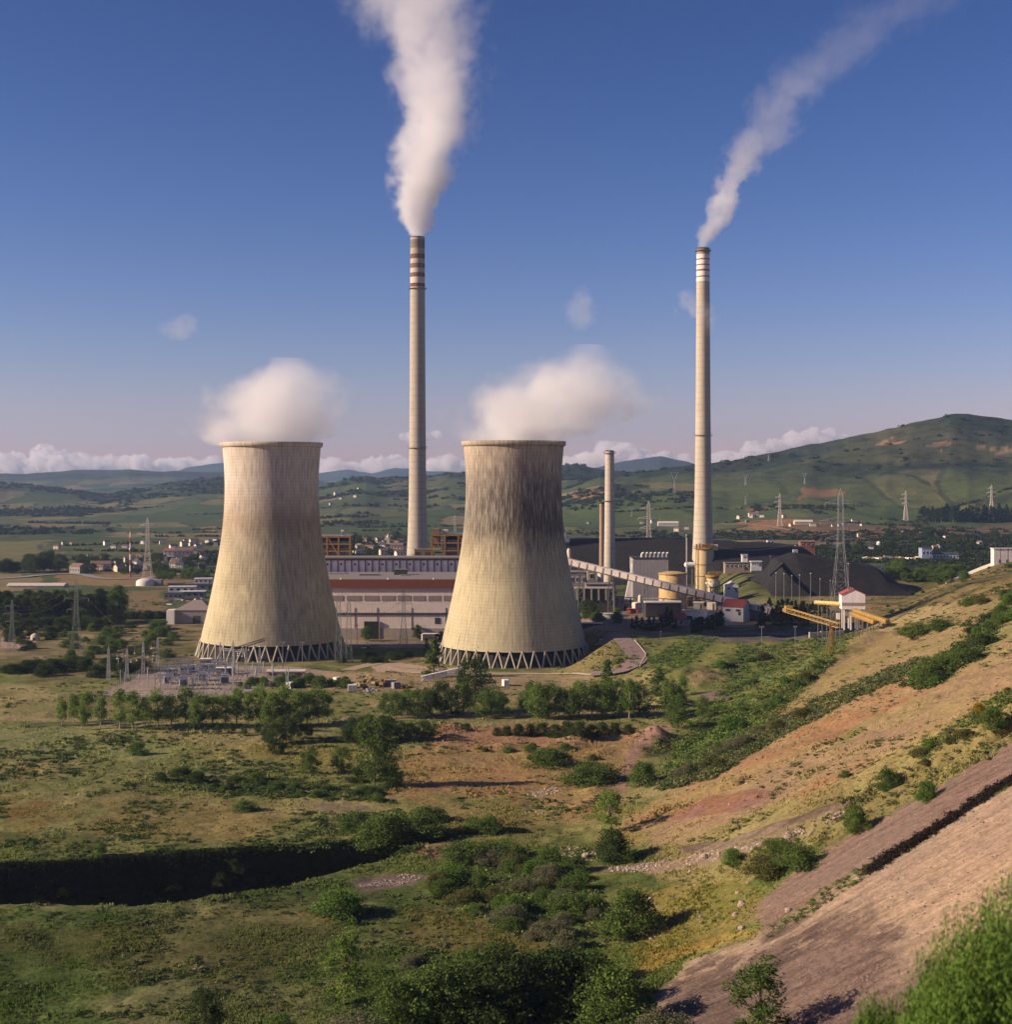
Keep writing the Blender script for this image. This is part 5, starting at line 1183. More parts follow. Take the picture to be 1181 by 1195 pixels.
# wooden and steel poles
pole0 = None
for i, (px, by, ty, Y) in enumerate(((158, 728, 708, 860), (131, 700, 688, 1000), (330, 812, 748, 640), (353, 806, 748, 645), (771, 790, 765, 655), (717, 735, 674, 762), (478, 778, 762, 690), (440, 690, 680, 1050), (745, 655, 640, 1200), (889, 742, 730, 640), (928, 742, 730, 645), (484, 660, 645, 1100), (417, 752, 728, 735), (430, 770, 752, 700), (452, 772, 755, 700), (520, 772, 744, 705))):
    b = at(px, Y); H = max(5, CH+(HY-ty)*mpp(Y)-b.z)
    if pole0 is None:
        pole0 = thing('pole', '', 'pole', b); o = pole0; MB().tube((0, 0, -.06), (0, 0, 1), .014, .010, 8).build('post', GREYWALL, pole0); m = MB(); m.bar((-.09, 0, .94), (.09, 0, .94), .018); m.build('crossbar', GREYWALL, pole0)
        for s_ in (-.08, .08): MB().tube((s_, 0, .95), (s_, 0, .985), .014, .008, 6).build('insulator', PORC, pole0)
    else: o = copy_tree(pole0)
    o.location = b; o.scale = (H*.8, H*.8, H)
    o['label'] = ('lone pale pole in the meadow left of the grey warehouse', 'pale pole by the poplar hedge end', 'thin pole at the right end of the switching station', 'thin pole before the open right legs of the left tower', 'pole beside the winding road bend', 'tall grey pole standing under the sloping gallery', 'pole in front of the turbine hall lawn', 'pole behind the bunker hall roof', 'thin pole on the coal bank crest near the bright pylon', 'short post on the dark haul road', 'short post by the retaining wall', 'pole near the base of the tall chimney', 'pole left of the dark gateway of the turbine hall', 'pole in the lawn before the dark gateway', 'pole in the lawn right of the dark gateway', 'pole close to the left legs of the sooty tower')[i]

# ------------------------------------------------------------------ switching station
for i, (px, ty, Y) in enumerate(((126.6, 751, 612), (148, 753, 617), (167, 745, 626), (184, 740, 640), (257, 746, 640), (272, 744, 632), (287, 752, 636), (303, 753, 636))):
    pylon(('leftmost', 'second', 'third', 'fourth', 'fifth', 'sixth', 'seventh', 'rightmost')[i]+' from left of the spiky lattice masts in the switching station', px, 800, ty, Y, 'mast', .75, GALV, 0, 'lattice masts of the switching station')
def beam(label, a, b, t, mat):
    r = thing('gantry_beam', label, 'gantry', a); d = b-a; m = MB(); n = 12; x = d.normalized(); s_ = Vector((x.y, -x.x, 0)).normalized()*t
    up_ = Vector((0, 0, t)); cs = [s_+up_, -s_+up_, -s_-up_, s_-up_]
    for c in cs: m.bar(c, d+c, .14)
    for k in range(n):
        p, q = d*(k/n), d*((k+1)/n)
        for i in range(4): m.bar(p+cs[i], q+cs[(i+1) % 4], .09)
    m.build('truss', mat, r)
    for k in range(1, 6):
        c = d*(k/6); MB().tube((c.x, c.y, c.z-t), (c.x, c.y, c.z-t-1.7), .14, .10, 6).build('insulator_string', PORC, r); MB().tube((c.x, c.y, c.z-t-1.7), (c.x, c.y, c.z-t-2.1), .32, .28, 8).build('end_fitting', WHITEP, r)
    return r
beam('lattice gantry beam hung with white insulators between the left masts', P(146, 768, 617), P(185, 757, 642), .45, DKST)
beam('dark slanting gantry beam in front of the left tower legs', P(271, 758, 634), P(309, 746, 648), .5, DKST)
beam('lattice gantry beam between the masts before the tower legs', P(256, 757, 640), P(288, 760, 637), .4, GALV)
beam('long low gantry beam reaching left from the masts over the meadow', P(126, 765, 612), P(186, 748, 655), .4, DKST)
def breaker():
    r = thing('circuit_breaker', '', 'switchgear', (0, 0, 0)); m = MB(); m.box((0, 0, .9), (.3, 2.0, .2))
    for y in (-.9, .9): m.box((0, y, .45), (.2, .2, .95))
    m.build('support_frame', GALV, r)
    for y in (-.8, 0, .8):
        m = MB()
        for q in range(7): m.lathe([(1.0+q*.28, .09), (1.12+q*.28, .20), (1.24+q*.28, .09)], 10, c=(0, y, 0))
        m.build('insulator', PORC, r); MB().box((0, y, 3.2), (.9, .22, .26), 0, 0, .05).build('terminal', GALV, r)
    return r
def transformer():
    r = thing('transformer', '', 'transformer', (0, 0, 0)); MB().box((0, 0, 1.9), (4.2, 2.6, 3.2), 0, 0, .25).build('tank', pmat('grey_equipment_paint', (.33, .34, .36), .5), r)
    for s in (-1, 1):
        m = MB()
        for q in range(9): m.box((-1.7+q*.42, s*1.75, 1.9), (.10, .8, 2.6))
        m.build('radiator', pmat('grey_equipment_paint', (.33, .34, .36), .5), r)
    for q in (-1.2, 0, 1.2): MB().lathe([(3.5, .22), (3.9, .28), (4.6, .16), (5.3, .20), (5.6, .07)], 12, c=(q, .5, 0), cap_top=True).build('bushing', PORC, r)
    MB().tube((-1.9, -.7, 4.3), (1.9, -.7, 4.3), .42, n=14).build('oil_conservator', GALV, r); MB().box((0, 0, .12), (5, 5, .3)).build('footing', CONC, r)
    return r
def portal():
    r = thing('busbar_portal', '', 'busbar frame', (0, 0, 0)); m = MB()
    for x in (-3.2, 3.2): m.box((x, 0, 3), (.28, .28, 6))
    m.box((0, 0, 6.1), (7.4, .4, .35)); m.bar((-3.2, 0, 3.8), (-1, 0, 6), .14); m.bar((3.2, 0, 3.8), (1, 0, 6), .14); m.build('frame', pmat('light_grey_steel', (.36, .37, .40), .5), r)
    for x in (-2, 0, 2): MB().tube((x, 0, 5.9), (x, 0, 4.6), .16, .12, 8).build('insulator', PORC, r)
    m = MB()
    for x in (-2, 0, 2): m.tube((x, -3.5, 4.5), (x, 3.5, 4.5), .08, n=6)
    m.build('busbar', GALV, r); return r
def rackpost():
    r = thing('post_insulator', '', 'insulator', (0, 0, 0)); MB().box((0, 0, 1.2), (.22, .22, 2.4)).build('pedestal', GALV, r); m = MB()
    for q in range(6): m.lathe([(2.4+q*.26, .08), (2.52+q*.26, .19), (2.64+q*.26, .08)], 8)
    m.build('insulator_stack', PORC, r); MB().box((0, 0, 4.05), (.5, .3, .15)).build('clamp', GALV, r); return r
protos = {'b': breaker(), 't': transformer(), 'p': portal(), 'i': rackpost()}; used = set()
def place(kind, px, py, label, group, rz=0, sc=1.0, Y=None):
    o = protos[kind] if kind not in used else copy_tree(protos[kind]); used.add(kind)
    o.location = G(px, py); o.rotation_euler = (0, 0, rz); o.scale = (sc,)*3; o['label'] = label; o['group'] = group; return o
yq = random.Random(5)
for row in range(5):
    for c_ in range(7):
        px = 186+c_*11+row*3.2+yq.uniform(-2, 2); py = 804-row*5.2+yq.uniform(-1, 1)
        place('b', px, py, 'grey circuit breaker with three porcelain columns, one of many in the switchyard', 'circuit breakers in the switchyard', .2, yq.uniform(.85, 1.1))
for row in range(5):
    for c_ in range(5):
        place('p', 190+c_*14+row*3, 804-row*5, 'pale grey busbar portal in the crowded middle of the switchyard', 'busbar portals in the switchyard', .15, yq.uniform(.7, 1.0))
for i, (px, py) in enumerate(((196, 797), (214, 800), (236, 794), (262, 797))):
    place('t', px, py, ('leftmost', 'second from left', 'third from left', 'rightmost')[i]+' of the grey finned transformers in the switchyard', 'transformers in the switchyard', .2, .8)
for k_i in range(46):
    px = yq.uniform(138, 345); py = yq.uniform(782, 806); 
    if 185 < px < 265: continue
    place('i', px, py, 'slim grey post insulator standing on the gravel at the edge of the switchyard', 'post insulators in the switchyard', 0, yq.uniform(.9, 2.0))
def lowbox(name, label, px, py, w, d, h, wall, roof, rz=0.0, win=0, cat='building'):
    b = G(px, py); r = thing(name, label, cat, b, rz); bx(r, 'wall', wall, (0, d/2, h/2-.4), (w, d, h+.8)); bx(r, 'roof', roof, (0, d/2, h+.15), (w+.6, d+.6, .3))
    for q in range(win): bx(r, 'window', GLASSD, (-w/2+w*(q+.5)/win, -.03, h*.6), (w/win*.5, .1, h*.3))
    bx(r, 'door', DKST, (w*.35, -.04, min(1.05, h*.4)), (1.0, .1, min(2.1, h*.8))); return r
lowbox('relay_house', 'low flat concrete relay house with a pale roof below the open tower legs', 333, 791, 16, 6, 2.6, pmat('pinkish_concrete', (.42, .33, .29), .9), PALEST, .05, 3)
for i, (px, py, w) in enumerate(((199, 788, 5), (219, 784, 6), (243, 783, 6), (262, 787, 7), (240, 776, 5))):
    lowbox('switch_cubicle', ('white roofed cubicle at the left of the switchyard', 'white roofed cubicle behind the middle transformers', 'white roofed cubicle beside the tower leg ring', 'white roofed cubicle at the right of the switchyard', 'small white roofed cubicle farthest back in the switchyard')[i], px, py, w, 3, 2.6, GREYWALL, WHITEP, .1)
# mesh fence round the yard
def wire_fence(name, label, pts, h, step, mat):
    r = thing(name, label, 'fence', pts[0]); m = MB(); ms = MB(); prev = None; o = pts[0]
    for a, b in zip(pts[:-1], pts[1:]):
        n = max(1, int((b-a).length/step))
        for k in range(n+1):
            p = a+(b-a)*(k/n); z = float(hg(p.x, p.y)); q = Vector((p.x-o.x, p.y-o.y, z-o.z))
            m.bar((q.x, q.y, q.z-.3), (q.x, q.y, q.z+h), .13)
            if prev is not None:
                for f in (.3, .62, .95): ms.bar(prev+Vector((0, 0, h*f)), q+Vector((0, 0, h*f)), .045)
            prev = q
    m.build('fence_post', mat, r); ms.build('fence_wire', mat, r); return r
wire_fence('yard_fence', 'post and wire fence along the left side of the switching station', [G(70, 815), G(120, 811), G(165, 786), G(190, 776)], 2.3, 3.0, GALV)
wire_fence('yard_fence', 'post and wire fence along the front edge of the switching station', [G(120, 812), G(190, 816), G(262, 813), G(300, 804), G(350, 797)], 2.3, 3.0, GALV)
wire_fence('yard_fence', 'white rail fence in front of the turbine hall lawn', [at(392, 742), at(440, 742), at(490, 742), at(530, 742)], 1.4, 2.6, PALEST)

# ------------------------------------------------------------------ scrap and machines on the flat before the towers
b = G(492, 796); r = thing('crane_jib', 'white lattice crane jib lying on the ground left of the dark tree', 'crane jib', b+Vector((0, 0, .3))); d = P(541, 784, b.y+3)-b-Vector((0, 0, .3)); m = MB()
x = d.normalized(); s_ = Vector((-x.y, x.x, 0)).normalized()
for sv in (0, 2.0):
    for h in (0, 2.0): m.bar(s_*sv+Vector((0, 0, h)), d+s_*sv+Vector((0, 0, h)), .26)
for k in range(12):
    p, q = d*(k/12), d*((k+1)/12)
    for sv in (0, 2.0): m.bar(p+s_*sv, q+s_*sv+Vector((0, 0, 2.0)), .17); m.bar(q+s_*sv, p+s_*sv+Vector((0, 0, 2.0)), .17); m.bar(q+s_*sv, q+s_*sv+Vector((0, 0, 2)), .16)
    m.bar(p+Vector((0, 0, 2)), q+s_*2+Vector((0, 0, 2)), .15); m.bar(p+s_*2+Vector((0, 0, 2)), q+Vector((0, 0, 2)), .15)
m.build('lattice', WHITEP, r)
def digger(label, px, py, rz, body, sc=1.0):
    r = thing('excavator', label, 'excavator', G(px, py), rz, None, sc)
    for s in (-1, 1): MB().box((0, s*1.1, .45), (3.6, .6, .9), 0, 0, .3).build('track', DKST, r)
    MB().box((-.4, 0, 1.5), (3.0, 2.2, 1.1), 0, 0, .2).build('body', body, r); MB().box((.7, .6, 2.4), (1.2, 1.0, 1.5), 0, 0, .1).build('cab', GLASSD, r)
    m = MB(); m.bar((1.0, -.3, 1.8), (3.4, -.3, 4.2), .4); m.bar((3.4, -.3, 4.2), (5.2, -.3, 2.2), .32); m.build('boom', body, r)
    m = MB(); m.prism([(4.8, 2.3), (5.5, 2.3), (5.3, 1.3), (4.6, 1.4)], -.8, .2); m.build('bucket', DKST, r); return r
digger('yellow excavator with raised boom on the flat ground between the towers', 424, 803, .3, YELP)
digger('yellow excavator parked behind the light green bushes', 437, 800, 2.6, YELP)
digger('small rusty excavator near the scrap row, right of the yellow ones', 447, 801, 1.2, OCHRE, .9)
for i, (px, py, w, mt, lab) in enumerate(((411, 806, 3.5, WHITEP, 'white container left of the yellow excavators'), (455, 800, 5, CREAM, 'long cream container right of the excavators'), (462, 803, 3, GREYWALL, 'grey container at the right end of the scrap row'), (393, 797, 2.5, WHITEP, 'white container below the slim pylons'), (338, 803, 2.5, WHITEP, 'white container in the bushes below the relay house'), (560, 797, 4, PALEST, 'pale container behind the dark trees in front of the sooty tower'), (590, 800, 4, WHITEP, 'white container right of the dark trees in front of the sooty tower'))):
    b = G(px, py); r = thing('container', lab, 'container', b, .3*i); bx(r, 'box', mt, (0, 0, 1.2), (w, 2.2, 2.6)); 
    m = MB()
    for s_ in (-1, 1): m.box((w*s_*.2, -1.14, 1.2), (w*.34, .08, 2.2))
    m.build('door', GREYWALL, r)
for i, (px, py) in enumerate(((467, 800), (474, 802), (430, 806), (418, 799))):
    r = thing('scrap_heap', ('pale scrap pile right of the grey container', 'rusty scrap pile beside the light green bushes', 'small scrap pile before the yellow excavators', 'scrap pile behind the leftmost yellow excavator')[i], 'scrap', G(px, py)); m = MB(); q_ = random.Random(i)
    for k in range(26): m.box((q_.gauss(0, 1.6), q_.gauss(0, 1), abs(q_.gauss(.3, .4))), (q_.uniform(.4, 2), q_.uniform(.2, .6), q_.uniform(.1, .5)), q_.uniform(0, 3))
    m.build('pieces', (PALEST, OCHRE, GALV, CREAM)[i], r)

# ------------------------------------------------------------------ warehouse, village, farms
def hip_hall(name, label, px0, px1, py0, py1, Y, d, rh, wall, roof):
    k = mpp(Y); w = (px1-px0)*k; z0 = CH+(HY-py1)*k; H = (py1-py0)*k; r = thing(name, label, 'warehouse', (((px0+px1)/2-CX)*k, Y, z0))
    bx(r, 'wall', wall, (0, d/2, H/2-1), (w, d, H+2)); m = MB(); e = .5
    m.add([(-w/2-e, -e, H), (w/2+e, -e, H), (w/2+e, d+e, H), (-w/2-e, d+e, H), (-w*.12, d*.5, H+rh), (w*.12, d*.5, H+rh)], [(0, 1, 5, 4), (1, 2, 5), (2, 3, 4, 5), (3, 0, 4), (3, 2, 1, 0)]); m.build('roof', roof, r)
    bx(r, 'gate', DKST, (w*.1, -.06, H*.3), (w*.2, .15, H*.6)); return r
wh = hip_hall('warehouse', 'grey hip roofed warehouse against the left edge of the left cooling tower', 204, 246, 712, 728, 850, 26, 5.0, GREYWALL, pmat('brown_grey_roof', (.24, .19, .18), .9))
bx(wh, 'annex', WHITER, (-25*mpp(850), 2, 8*mpp(850)), (9*mpp(850), 10, 17*mpp(850)))
lowbox('loading_shed', 'pinkish low shed in front of the grey warehouse', 227, 727.5, 13, 5, 3.6, pmat('pale_pink_wall', (.48, .37, .33), .85), PALEST)
plain_building('greenhouse', 'long pale greenhouse at the far left behind the poplar hedge', 8, 74, 683.5, 690, 1130, 12, pmat('pale_film', (.52, .42, .38), .6), pmat('greenhouse_roof', (.58, .50, .46), .6), 0, 1.5, 0, 'greenhouse')
b = at(170, 1150); r = thing('round_tank', 'pale domed tank at the foot of the tall village pylon', 'tank', b); MB().lathe([(-1, 7.5), (3.2, 7.5), (4.6, 6), (5.5, 3.5), (5.9, .05)], 32).build('dome', PALEST, r); MB().box((8, 2, 2), (9, 8, 5)).build('side_block', GREYWALL, r)
for i, (px, py, w, mt, rf) in enumerate(((202, 700, 13, GREYWALL, SLATE), (212, 692, 20, WHITER, PALEST), (232, 689, 22, GREYWALL, SLATE), (224, 698, 18, GREYWALL, PALEST), (205, 688, 12, BRICKR, SLATE), (237, 682, 14, WHITER, PALEST))):
    lowbox('trade_shed', ('small dark roofed trade shed left of the car park', 'wide white trade shed behind the car park', 'wide slate roofed trade shed touching the tower edge', 'grey pale roofed trade shed in the middle of the car park', 'red brick trade shed at the back of the estate', 'white trade shed at the very back beside the tower')[i], px, py, w, 10, 4.5, mt, rf, .1, 4)
# cars
def car_mesh():
    r = thing('parked_car', '', 'car', (0, 0, 0)); m = MB(); m.prism([(-2.1, .35), (2.1, .35), (2.15, .75), (1.2, .92), (-1.9, .95), (-2.15, .8)], -.82, .82); m.build('body', WHITEP, r)
    m = MB(); m.prism([(-1.5, .94), (1.0, .92), (.45, 1.42), (-1.0, 1.45)], -.72, .72); m.build('windows', GLASSD, r)
    for x in (-1.35, 1.35):
        for y in (-.8, .8): MB().tube((x, y-.1, .32), (x, y+.1, .32), .32, n=12).build('wheel', DKST, r)
    return r
c0 = car_mesh()
cars = [(208, 700, 0), (214, 701, 0), (220, 702, 1), (230, 700, 0), (236, 699, 2), (218, 694, 0), (228, 693, 3), (198, 706, 0), (426, 757, 0), (432, 757, 3), (830, 733, 0), (838, 733, 1), (705, 748, 0)]
cm_ = [WHITEP, BRICKR, GREYWALL, pmat('car_blue', (.06, .09, .2), .35)]
for i, (px, py, c_) in enumerate(cars):
    o = c0 if i == 0 else copy_tree(c0); o.location = G(px, py); o.rotation_euler = (0, 0, i*1.3); o['group'] = 'parked cars'
    o['label'] = ('white', 'red', 'grey', 'blue')[c_]+(' car parked among the trade sheds left of the left tower' if i < 8 else ' car parked before the turbine hall gateway' if i < 10 else ' car parked by the flat white building' if i < 12 else ' car on the winding road above the hillock')
    if c_:
        for ch in o.children:
            if ch.name.startswith('body'): ch.data = ch.data.copy(); ch.data.materials[0] = cm_[c_]
# houses
def house_proto(wall, roof):
    r = thing('village_house', '', 'house', (0, 0, 0)); w, d, h, rh = 9, 8, 6, 2.6; bx(r, 'wall', wall, (0, d/2, h/2-1), (w, d, h+2)); m = MB(); e = .4
    n = 6; poly = [(-e, h-.15), (d/2, h+rh), (d+e, h-.15), (d+e, h+.15), (d/2, h+rh+.3), (-e, h+.15)]; vs = [(sx*(w/2+.4), y, z) for sx in (-1, 1) for y, z in poly]
    m.add(vs, [(i, (i+1) % n, n+(i+1) % n, n+i) for i in range(n)]+[(5, 4, 1, 0), (4, 3, 2, 1), (6, 7, 10, 11), (7, 8, 9, 10)]); rf = m.build('roof', roof, r); bx(rf, 'chimney', BRICKR, (2.4, d*.4, h+rh), (.9, .9, 2.2))
    m = MB()
    for sx in (-1, 1): m.add([(sx*w/2, 0, h-.1), (sx*w/2, d, h-.1), (sx*w/2, d/2, h+rh)], [(0, 1, 2)])
    m.build('gable', wall, r)
    for q in range(3):
        for z in (1.6, 4.4):
            if not (q == 1 and z < 2): bx(r, 'window', GLASSD, (-2.9+q*2.9, -.04, z), (1.1, .1, 1.3))
    bx(r, 'door', BROWNW, (0, -.05, 1.1), (1.1, .1, 2.2)); return r
hp = {(w_, f_): house_proto(wm, rm) for w_, wm in (('white', WHITER), ('cream', CREAM), ('grey', GREYWALL)) for f_, rm in (('red tiled', TILE), ('slate', SLATE))}
hu = set()
ZONES = [('in the village left of the left tower', (196, 241, 640, 664), 24, 1250, 1600, 1.0), ('beside the red and white mast', (90, 190, 650, 668), 16, 1200, 1450, .9),
         ('in the town behind the bunker hall', (416, 474, 630, 652), 26, 1350, 1800, 1.05), ('on the plain far left', (30, 190, 632, 645), 10, 1700, 2000, .9), ('on the upper fields above the village', (215, 262, 630, 640), 12, 1750, 2000, .9),
         ('left of the white banded chimney', (650, 806, 610, 622), 7, 1800, 2200, .9), ('by the orange diggings', (850, 1010, 598, 616), 14, 1750, 2100, .9),
         ('beyond the coal stockpile', (960, 1175, 622, 648), 12, 1100, 1500, .75), ('on the hillside between the towers', (385, 420, 568, 590), 4, 2600, 3400, 1.0), ('on the big hill', (1000, 1170, 530, 582), 0, 2400, 3200, 1.0)]
hr = random.Random(21); keys = list(hp)
for zl, (x0, x1, y0, y1), n, Ya, Yb, sc in ZONES:
    for k_i in range(n):
        key = hr.choice(keys[:4] if hr.random() < .8 else keys); px, py = hr.uniform(x0, x1), hr.uniform(y0, y1); b = G(px, py, 900)
        o = hp[key] if key not in hu else copy_tree(hp[key]); hu.add(key); o.location = b; o.rotation_euler = (0, 0, hr.uniform(-.9, .9)); s_ = .66*sc*hr.uniform(.75, 1.35); o.scale = (s_*hr.uniform(.9, 1.5), s_, s_)
        o['label'] = '%s house with a %s roof %s' % (key[0], key[1], zl); o['group'] = '%s houses with %s roofs %s' % (key[0], key[1], zl)
for i, (px, py, w, h, mt, rf, rz, lab) in enumerate(((214, 653, 20, 9, CREAM, TILE, .2, 'largest cream apartment house of the village left of the left tower'), (198, 652, 13, 8, WHITER, BRICKR, .1, 'white apartment house with a dark red side left of the largest cream one'), (87, 669, 14, 6, GREYWALL, TILE, -.6, 'brown barn with one sunlit gable by the far left road'), (780, 614, 34, 5, WHITER, PALEST, 0, 'long white farm building on the fields left of the white banded chimney'), (463, 646, 14, 9, pmat('pink_house', (.52, .38, .32), .85), TILE, 0, 'pinkish apartment block near the foot of the tall chimney'), (880, 603, 18, 5, WHITER, TILE, 0, 'white farmhouse beside the orange diggings'), (938, 612, 28, 4, CREAM, PALEST, 0, 'long low cream shed right of the bright pylon on the diggings'), (394, 578, 16, 7, WHITER, TILE, .4, 'white hillside farm on the green slope between the towers'), (117, 666, 18, 6, CREAM, TILE, .2, 'cream barn beside the red and white mast'))):
    b = G(px, py, 900); d = 9; r = thing('farm_building' if i not in (0, 1, 4) else 'apartment_house', lab, 'building', b, rz); bx(r, 'wall', mt, (0, d/2, h/2-1), (w, d, h+2)); rh = 2.6
    m = MB(); n = 6; e = .4; poly = [(-e, h-.1), (d/2, h+rh), (d+e, h-.1), (d+e, h+.2), (d/2, h+rh+.3), (-e, h+.2)]; vs = [(sx*(w/2+.02), y, z) for sx in (-1, 1) for y, z in poly]
    m.add(vs, [(i_, (i_+1) % n, n+(i_+1) % n, n+i_) for i_ in range(n)]+[(5, 4, 1, 0), (4, 3, 2, 1), (6, 7, 10, 11), (7, 8, 9, 10)]); m.build('roof', rf, r)
    m = MB()
    for sx in (-1, 1): m.add([(sx*(w/2-.03), 0, h-.1), (sx*(w/2-.03), d, h-.1), (sx*(w/2-.03), d/2, h+rh)], [(0, 1, 2)])
    m.build('gable', mt, r)
    for q in range(max(3, int(w/3.5))):
        for z in ([1.7, 4.6, 7.2] if h > 7 else [h*.5]): bx(r, 'window', GLASSD, (-w/2+w*(q+.5)/max(3, int(w/3.5)), -.04, z), (1.2, .1, 1.3))
b = G(453, 640, 1300); r = thing('church', 'pale church tower rising above the town roofs between the towers', 'church', b); bx(r, 'tower', CREAM, (0, 0, 6), (3, 3, 14)); MB().lathe([(13, 2.2), (18, .1)], 4).build('spire', CREAM, r); bx(r, 'nave', CREAM, (7, 1, 2.5), (12, 6, 7))
b = G(26, 748); r = thing('stone_ruin', 'small pale stone hut on the dirt patch at the far left', 'hut', G(41, 747)); m = MB(); m.lathe([(-1, 2.6), (2.6, 2.3), (3.4, 1.2), (3.8, .1)], 12); m.build('hut_body', pmat('pale_stone', (.42, .37, .30), .95), r); bx(r, 'entrance', DARKIN, (0, -2.4, .8), (1, .4, 1.6))
# machinery yard of yellow vehicles
lr = random.Random(9)
def truck():
    r = thing('yard_truck', '', 'truck', (0, 0, 0)); MB().box((-.9, 0, 1.7), (4.4, 2.3, 1.7), 0, 0, .1).build('load_bed', YELP, r); MB().box((2.3, 0, 1.7), (1.7, 2.2, 2.1), 0, 0, .25).build('cab', YELP, r); MB().box((2.9, 0, 2.1), (.7, 2.0, .8)).build('windscreen', GLASSD, r)
    for x in (-2.2, -.9, 2.2):
        for y in (-1, 1): MB().tube((x, y-.15, .55), (x, y+.15, .55), .55, n=12).build('wheel', DKST, r)
    return r
t0 = truck(); wt = truck()
for ch in wt.children:
    if ch.name.startswith(('load_bed', 'cab')): ch.data.materials[0] = WHITEP
for k_i in range(16):
    yl = k_i % 3 != 0; src = t0 if yl else wt; o = src if k_i in (0, 1) else copy_tree(src); o.location = G(1010+k_i*4.2+lr.uniform(-1, 1), 654.5-lr.uniform(0, 2), 850); o.rotation_euler = (0, 0, lr.uniform(0, 6)); o.scale = (1.3,)*3
    o['label'] = ('yellow' if yl else 'white')+' truck parked in the machinery yard left of the blue office block'; o['group'] = ('yellow' if yl else 'white')+' trucks in the machinery yard'

# ------------------------------------------------------------------ roads
ASPH = pmat('pinkish_asphalt', (.235, .165, .155), .9, .12, .8, streak=False); LINEM = pmat('pale_road_edge', (.52, .44, .36), .9, .15, 1.5, streak=False); DIRT = pmat('dirt_track', (.34, .255, .19), .95, .2, .5, streak=False)
rd = [at(700, 700), at(716, 684), G(728, 748), G(741, 764), G(744, 770), G(735, 778), G(715, 785), G(690, 788), G(640, 787), G(560, 786), G(480, 785)]
strip('road', rd[:8], 8.5, ASPH, .35); strip('path', rd[6:], 2.6, LINEM, .2)
ed = []
for i in range(2, 7):
    d = (rd[i+1]-rd[i-1]); d.z = 0; d.normalize(); ed.append(rd[i]+Vector((-d.y, d.x, 0))*4.9)
long_wall('kerb_wall', 'pale low kerb wall edging the outer bend of the winding road', ed[0], ed[1], .5, .35, LINEM, None, 0, 'kerb wall'); long_wall('kerb_wall', 'pale low kerb wall along the straight below the road bend', ed[1], ed[3], .5, .35, LINEM, None, 0, 'kerb wall')
strip('haul_road', [G(808, 742), G(840, 741), G(880, 740), G(930, 741), G(960, 743)], 8, pmat('dark_haul_road', (.13, .105, .10), .95, .25, .6, streak=False), .2)
strip('plant_road', [at(770, 722), at(800, 716), at(840, 716), at(880, 720)], 7, ASPH, .2)
strip('village_road', [G(-40, 678, 900), G(40, 672, 900), G(85, 670, 900), G(140, 676, 900), G(240, 668, 900)], 9, pmat('grey_road', (.25, .24, .25), .9, .1, .3, streak=False), .5)
strip('yard_road', [G(405, 782), G(430, 776), G(452, 773), G(470, 778), G(505, 781)], 7, DIRT, .15)
strip('valley_road', [G(840, 612, 900), G(930, 620, 900), G(1030, 619, 900), G(1181, 620, 900)], 12, pmat('red_earth_road', (.30, .19, .13), .95, .15, .2, streak=False), .6)
# ------------------------------------------------------------------ vegetation
LM = {'light': leafmat('poplar_leaves', (.085, .150, .030), (.23, .33, .075)), 'mid': leafmat('broadleaf_leaves', (.058, .105, .026), (.155, .225, .055)),
      'dark': leafmat('dark_evergreen_leaves', (.028, .050, .018), (.085, .122, .038)), 'olive': leafmat('olive_scrub_leaves', (.068, .080, .028), (.17, .17, .060)),
      'broom': leafmat('broom_twigs', (.055, .115, .022), (.15, .25, .05), .2), 'conifer': leafmat('conifer_needles', (.016, .034, .015), (.048, .078, .028), .15),
      'grey': leafmat('grey_green_leaves', (.10, .11, .060), (.21, .21, .12)), 'gorse': leafmat('gorse_flowers', (.20, .15, .015), (.42, .30, .03), .2)}
BARK = pmat('bark', (.13, .10, .07), .95, .3, 2.0); PBARK = pmat('pale_bark', (.34, .30, .24), .9, .25, 2.0)

def leaf_quads(c, size, r_, up=.35, aspect=1.7, stand=False):
    """c: (n,3) leaf centres; one small bent card per leaf"""
    n = len(c)
    nrm = r_.normal(size=(n, 3)); nrm[:, 2] = np.abs(nrm[:, 2])*(.2 if stand else 1)+up*(0 if stand else 1); nrm /= np.linalg.norm(nrm, axis=1)[:, None]
    t_ = r_.normal(size=(n, 3))
    if stand: t_ = np.stack([r_.normal(0, .38, n), r_.normal(0, .38, n), np.ones(n)], 1)
    t_ -= nrm*(t_*nrm).sum(1)[:, None]; t_ /= np.linalg.norm(t_, axis=1)[:, None]; b_ = np.cross(nrm, t_)
    s = size*r_.uniform(.6, 1.3, n)[:, None]
    a, b = t_*s*aspect*.5, b_*s*.5
    V = np.stack([c-a, c+b*.9-a*.1, c+a, c-b*.9-a*.1], 1).reshape(-1, 3)
    return V, np.arange(n*4).reshape(n, 4)

def clump_points(cent, rad, per, r_):
    n = len(cent); d = r_.normal(size=(n, per, 3)); d /= np.linalg.norm(d, axis=2)[..., None]
    rr = rad[:, None]*r_.uniform(.25, 1, (n, per))**.45
    return (cent[:, None]+d*rr[..., None]*np.array([1, 1, .82])).reshape(-1, 3)

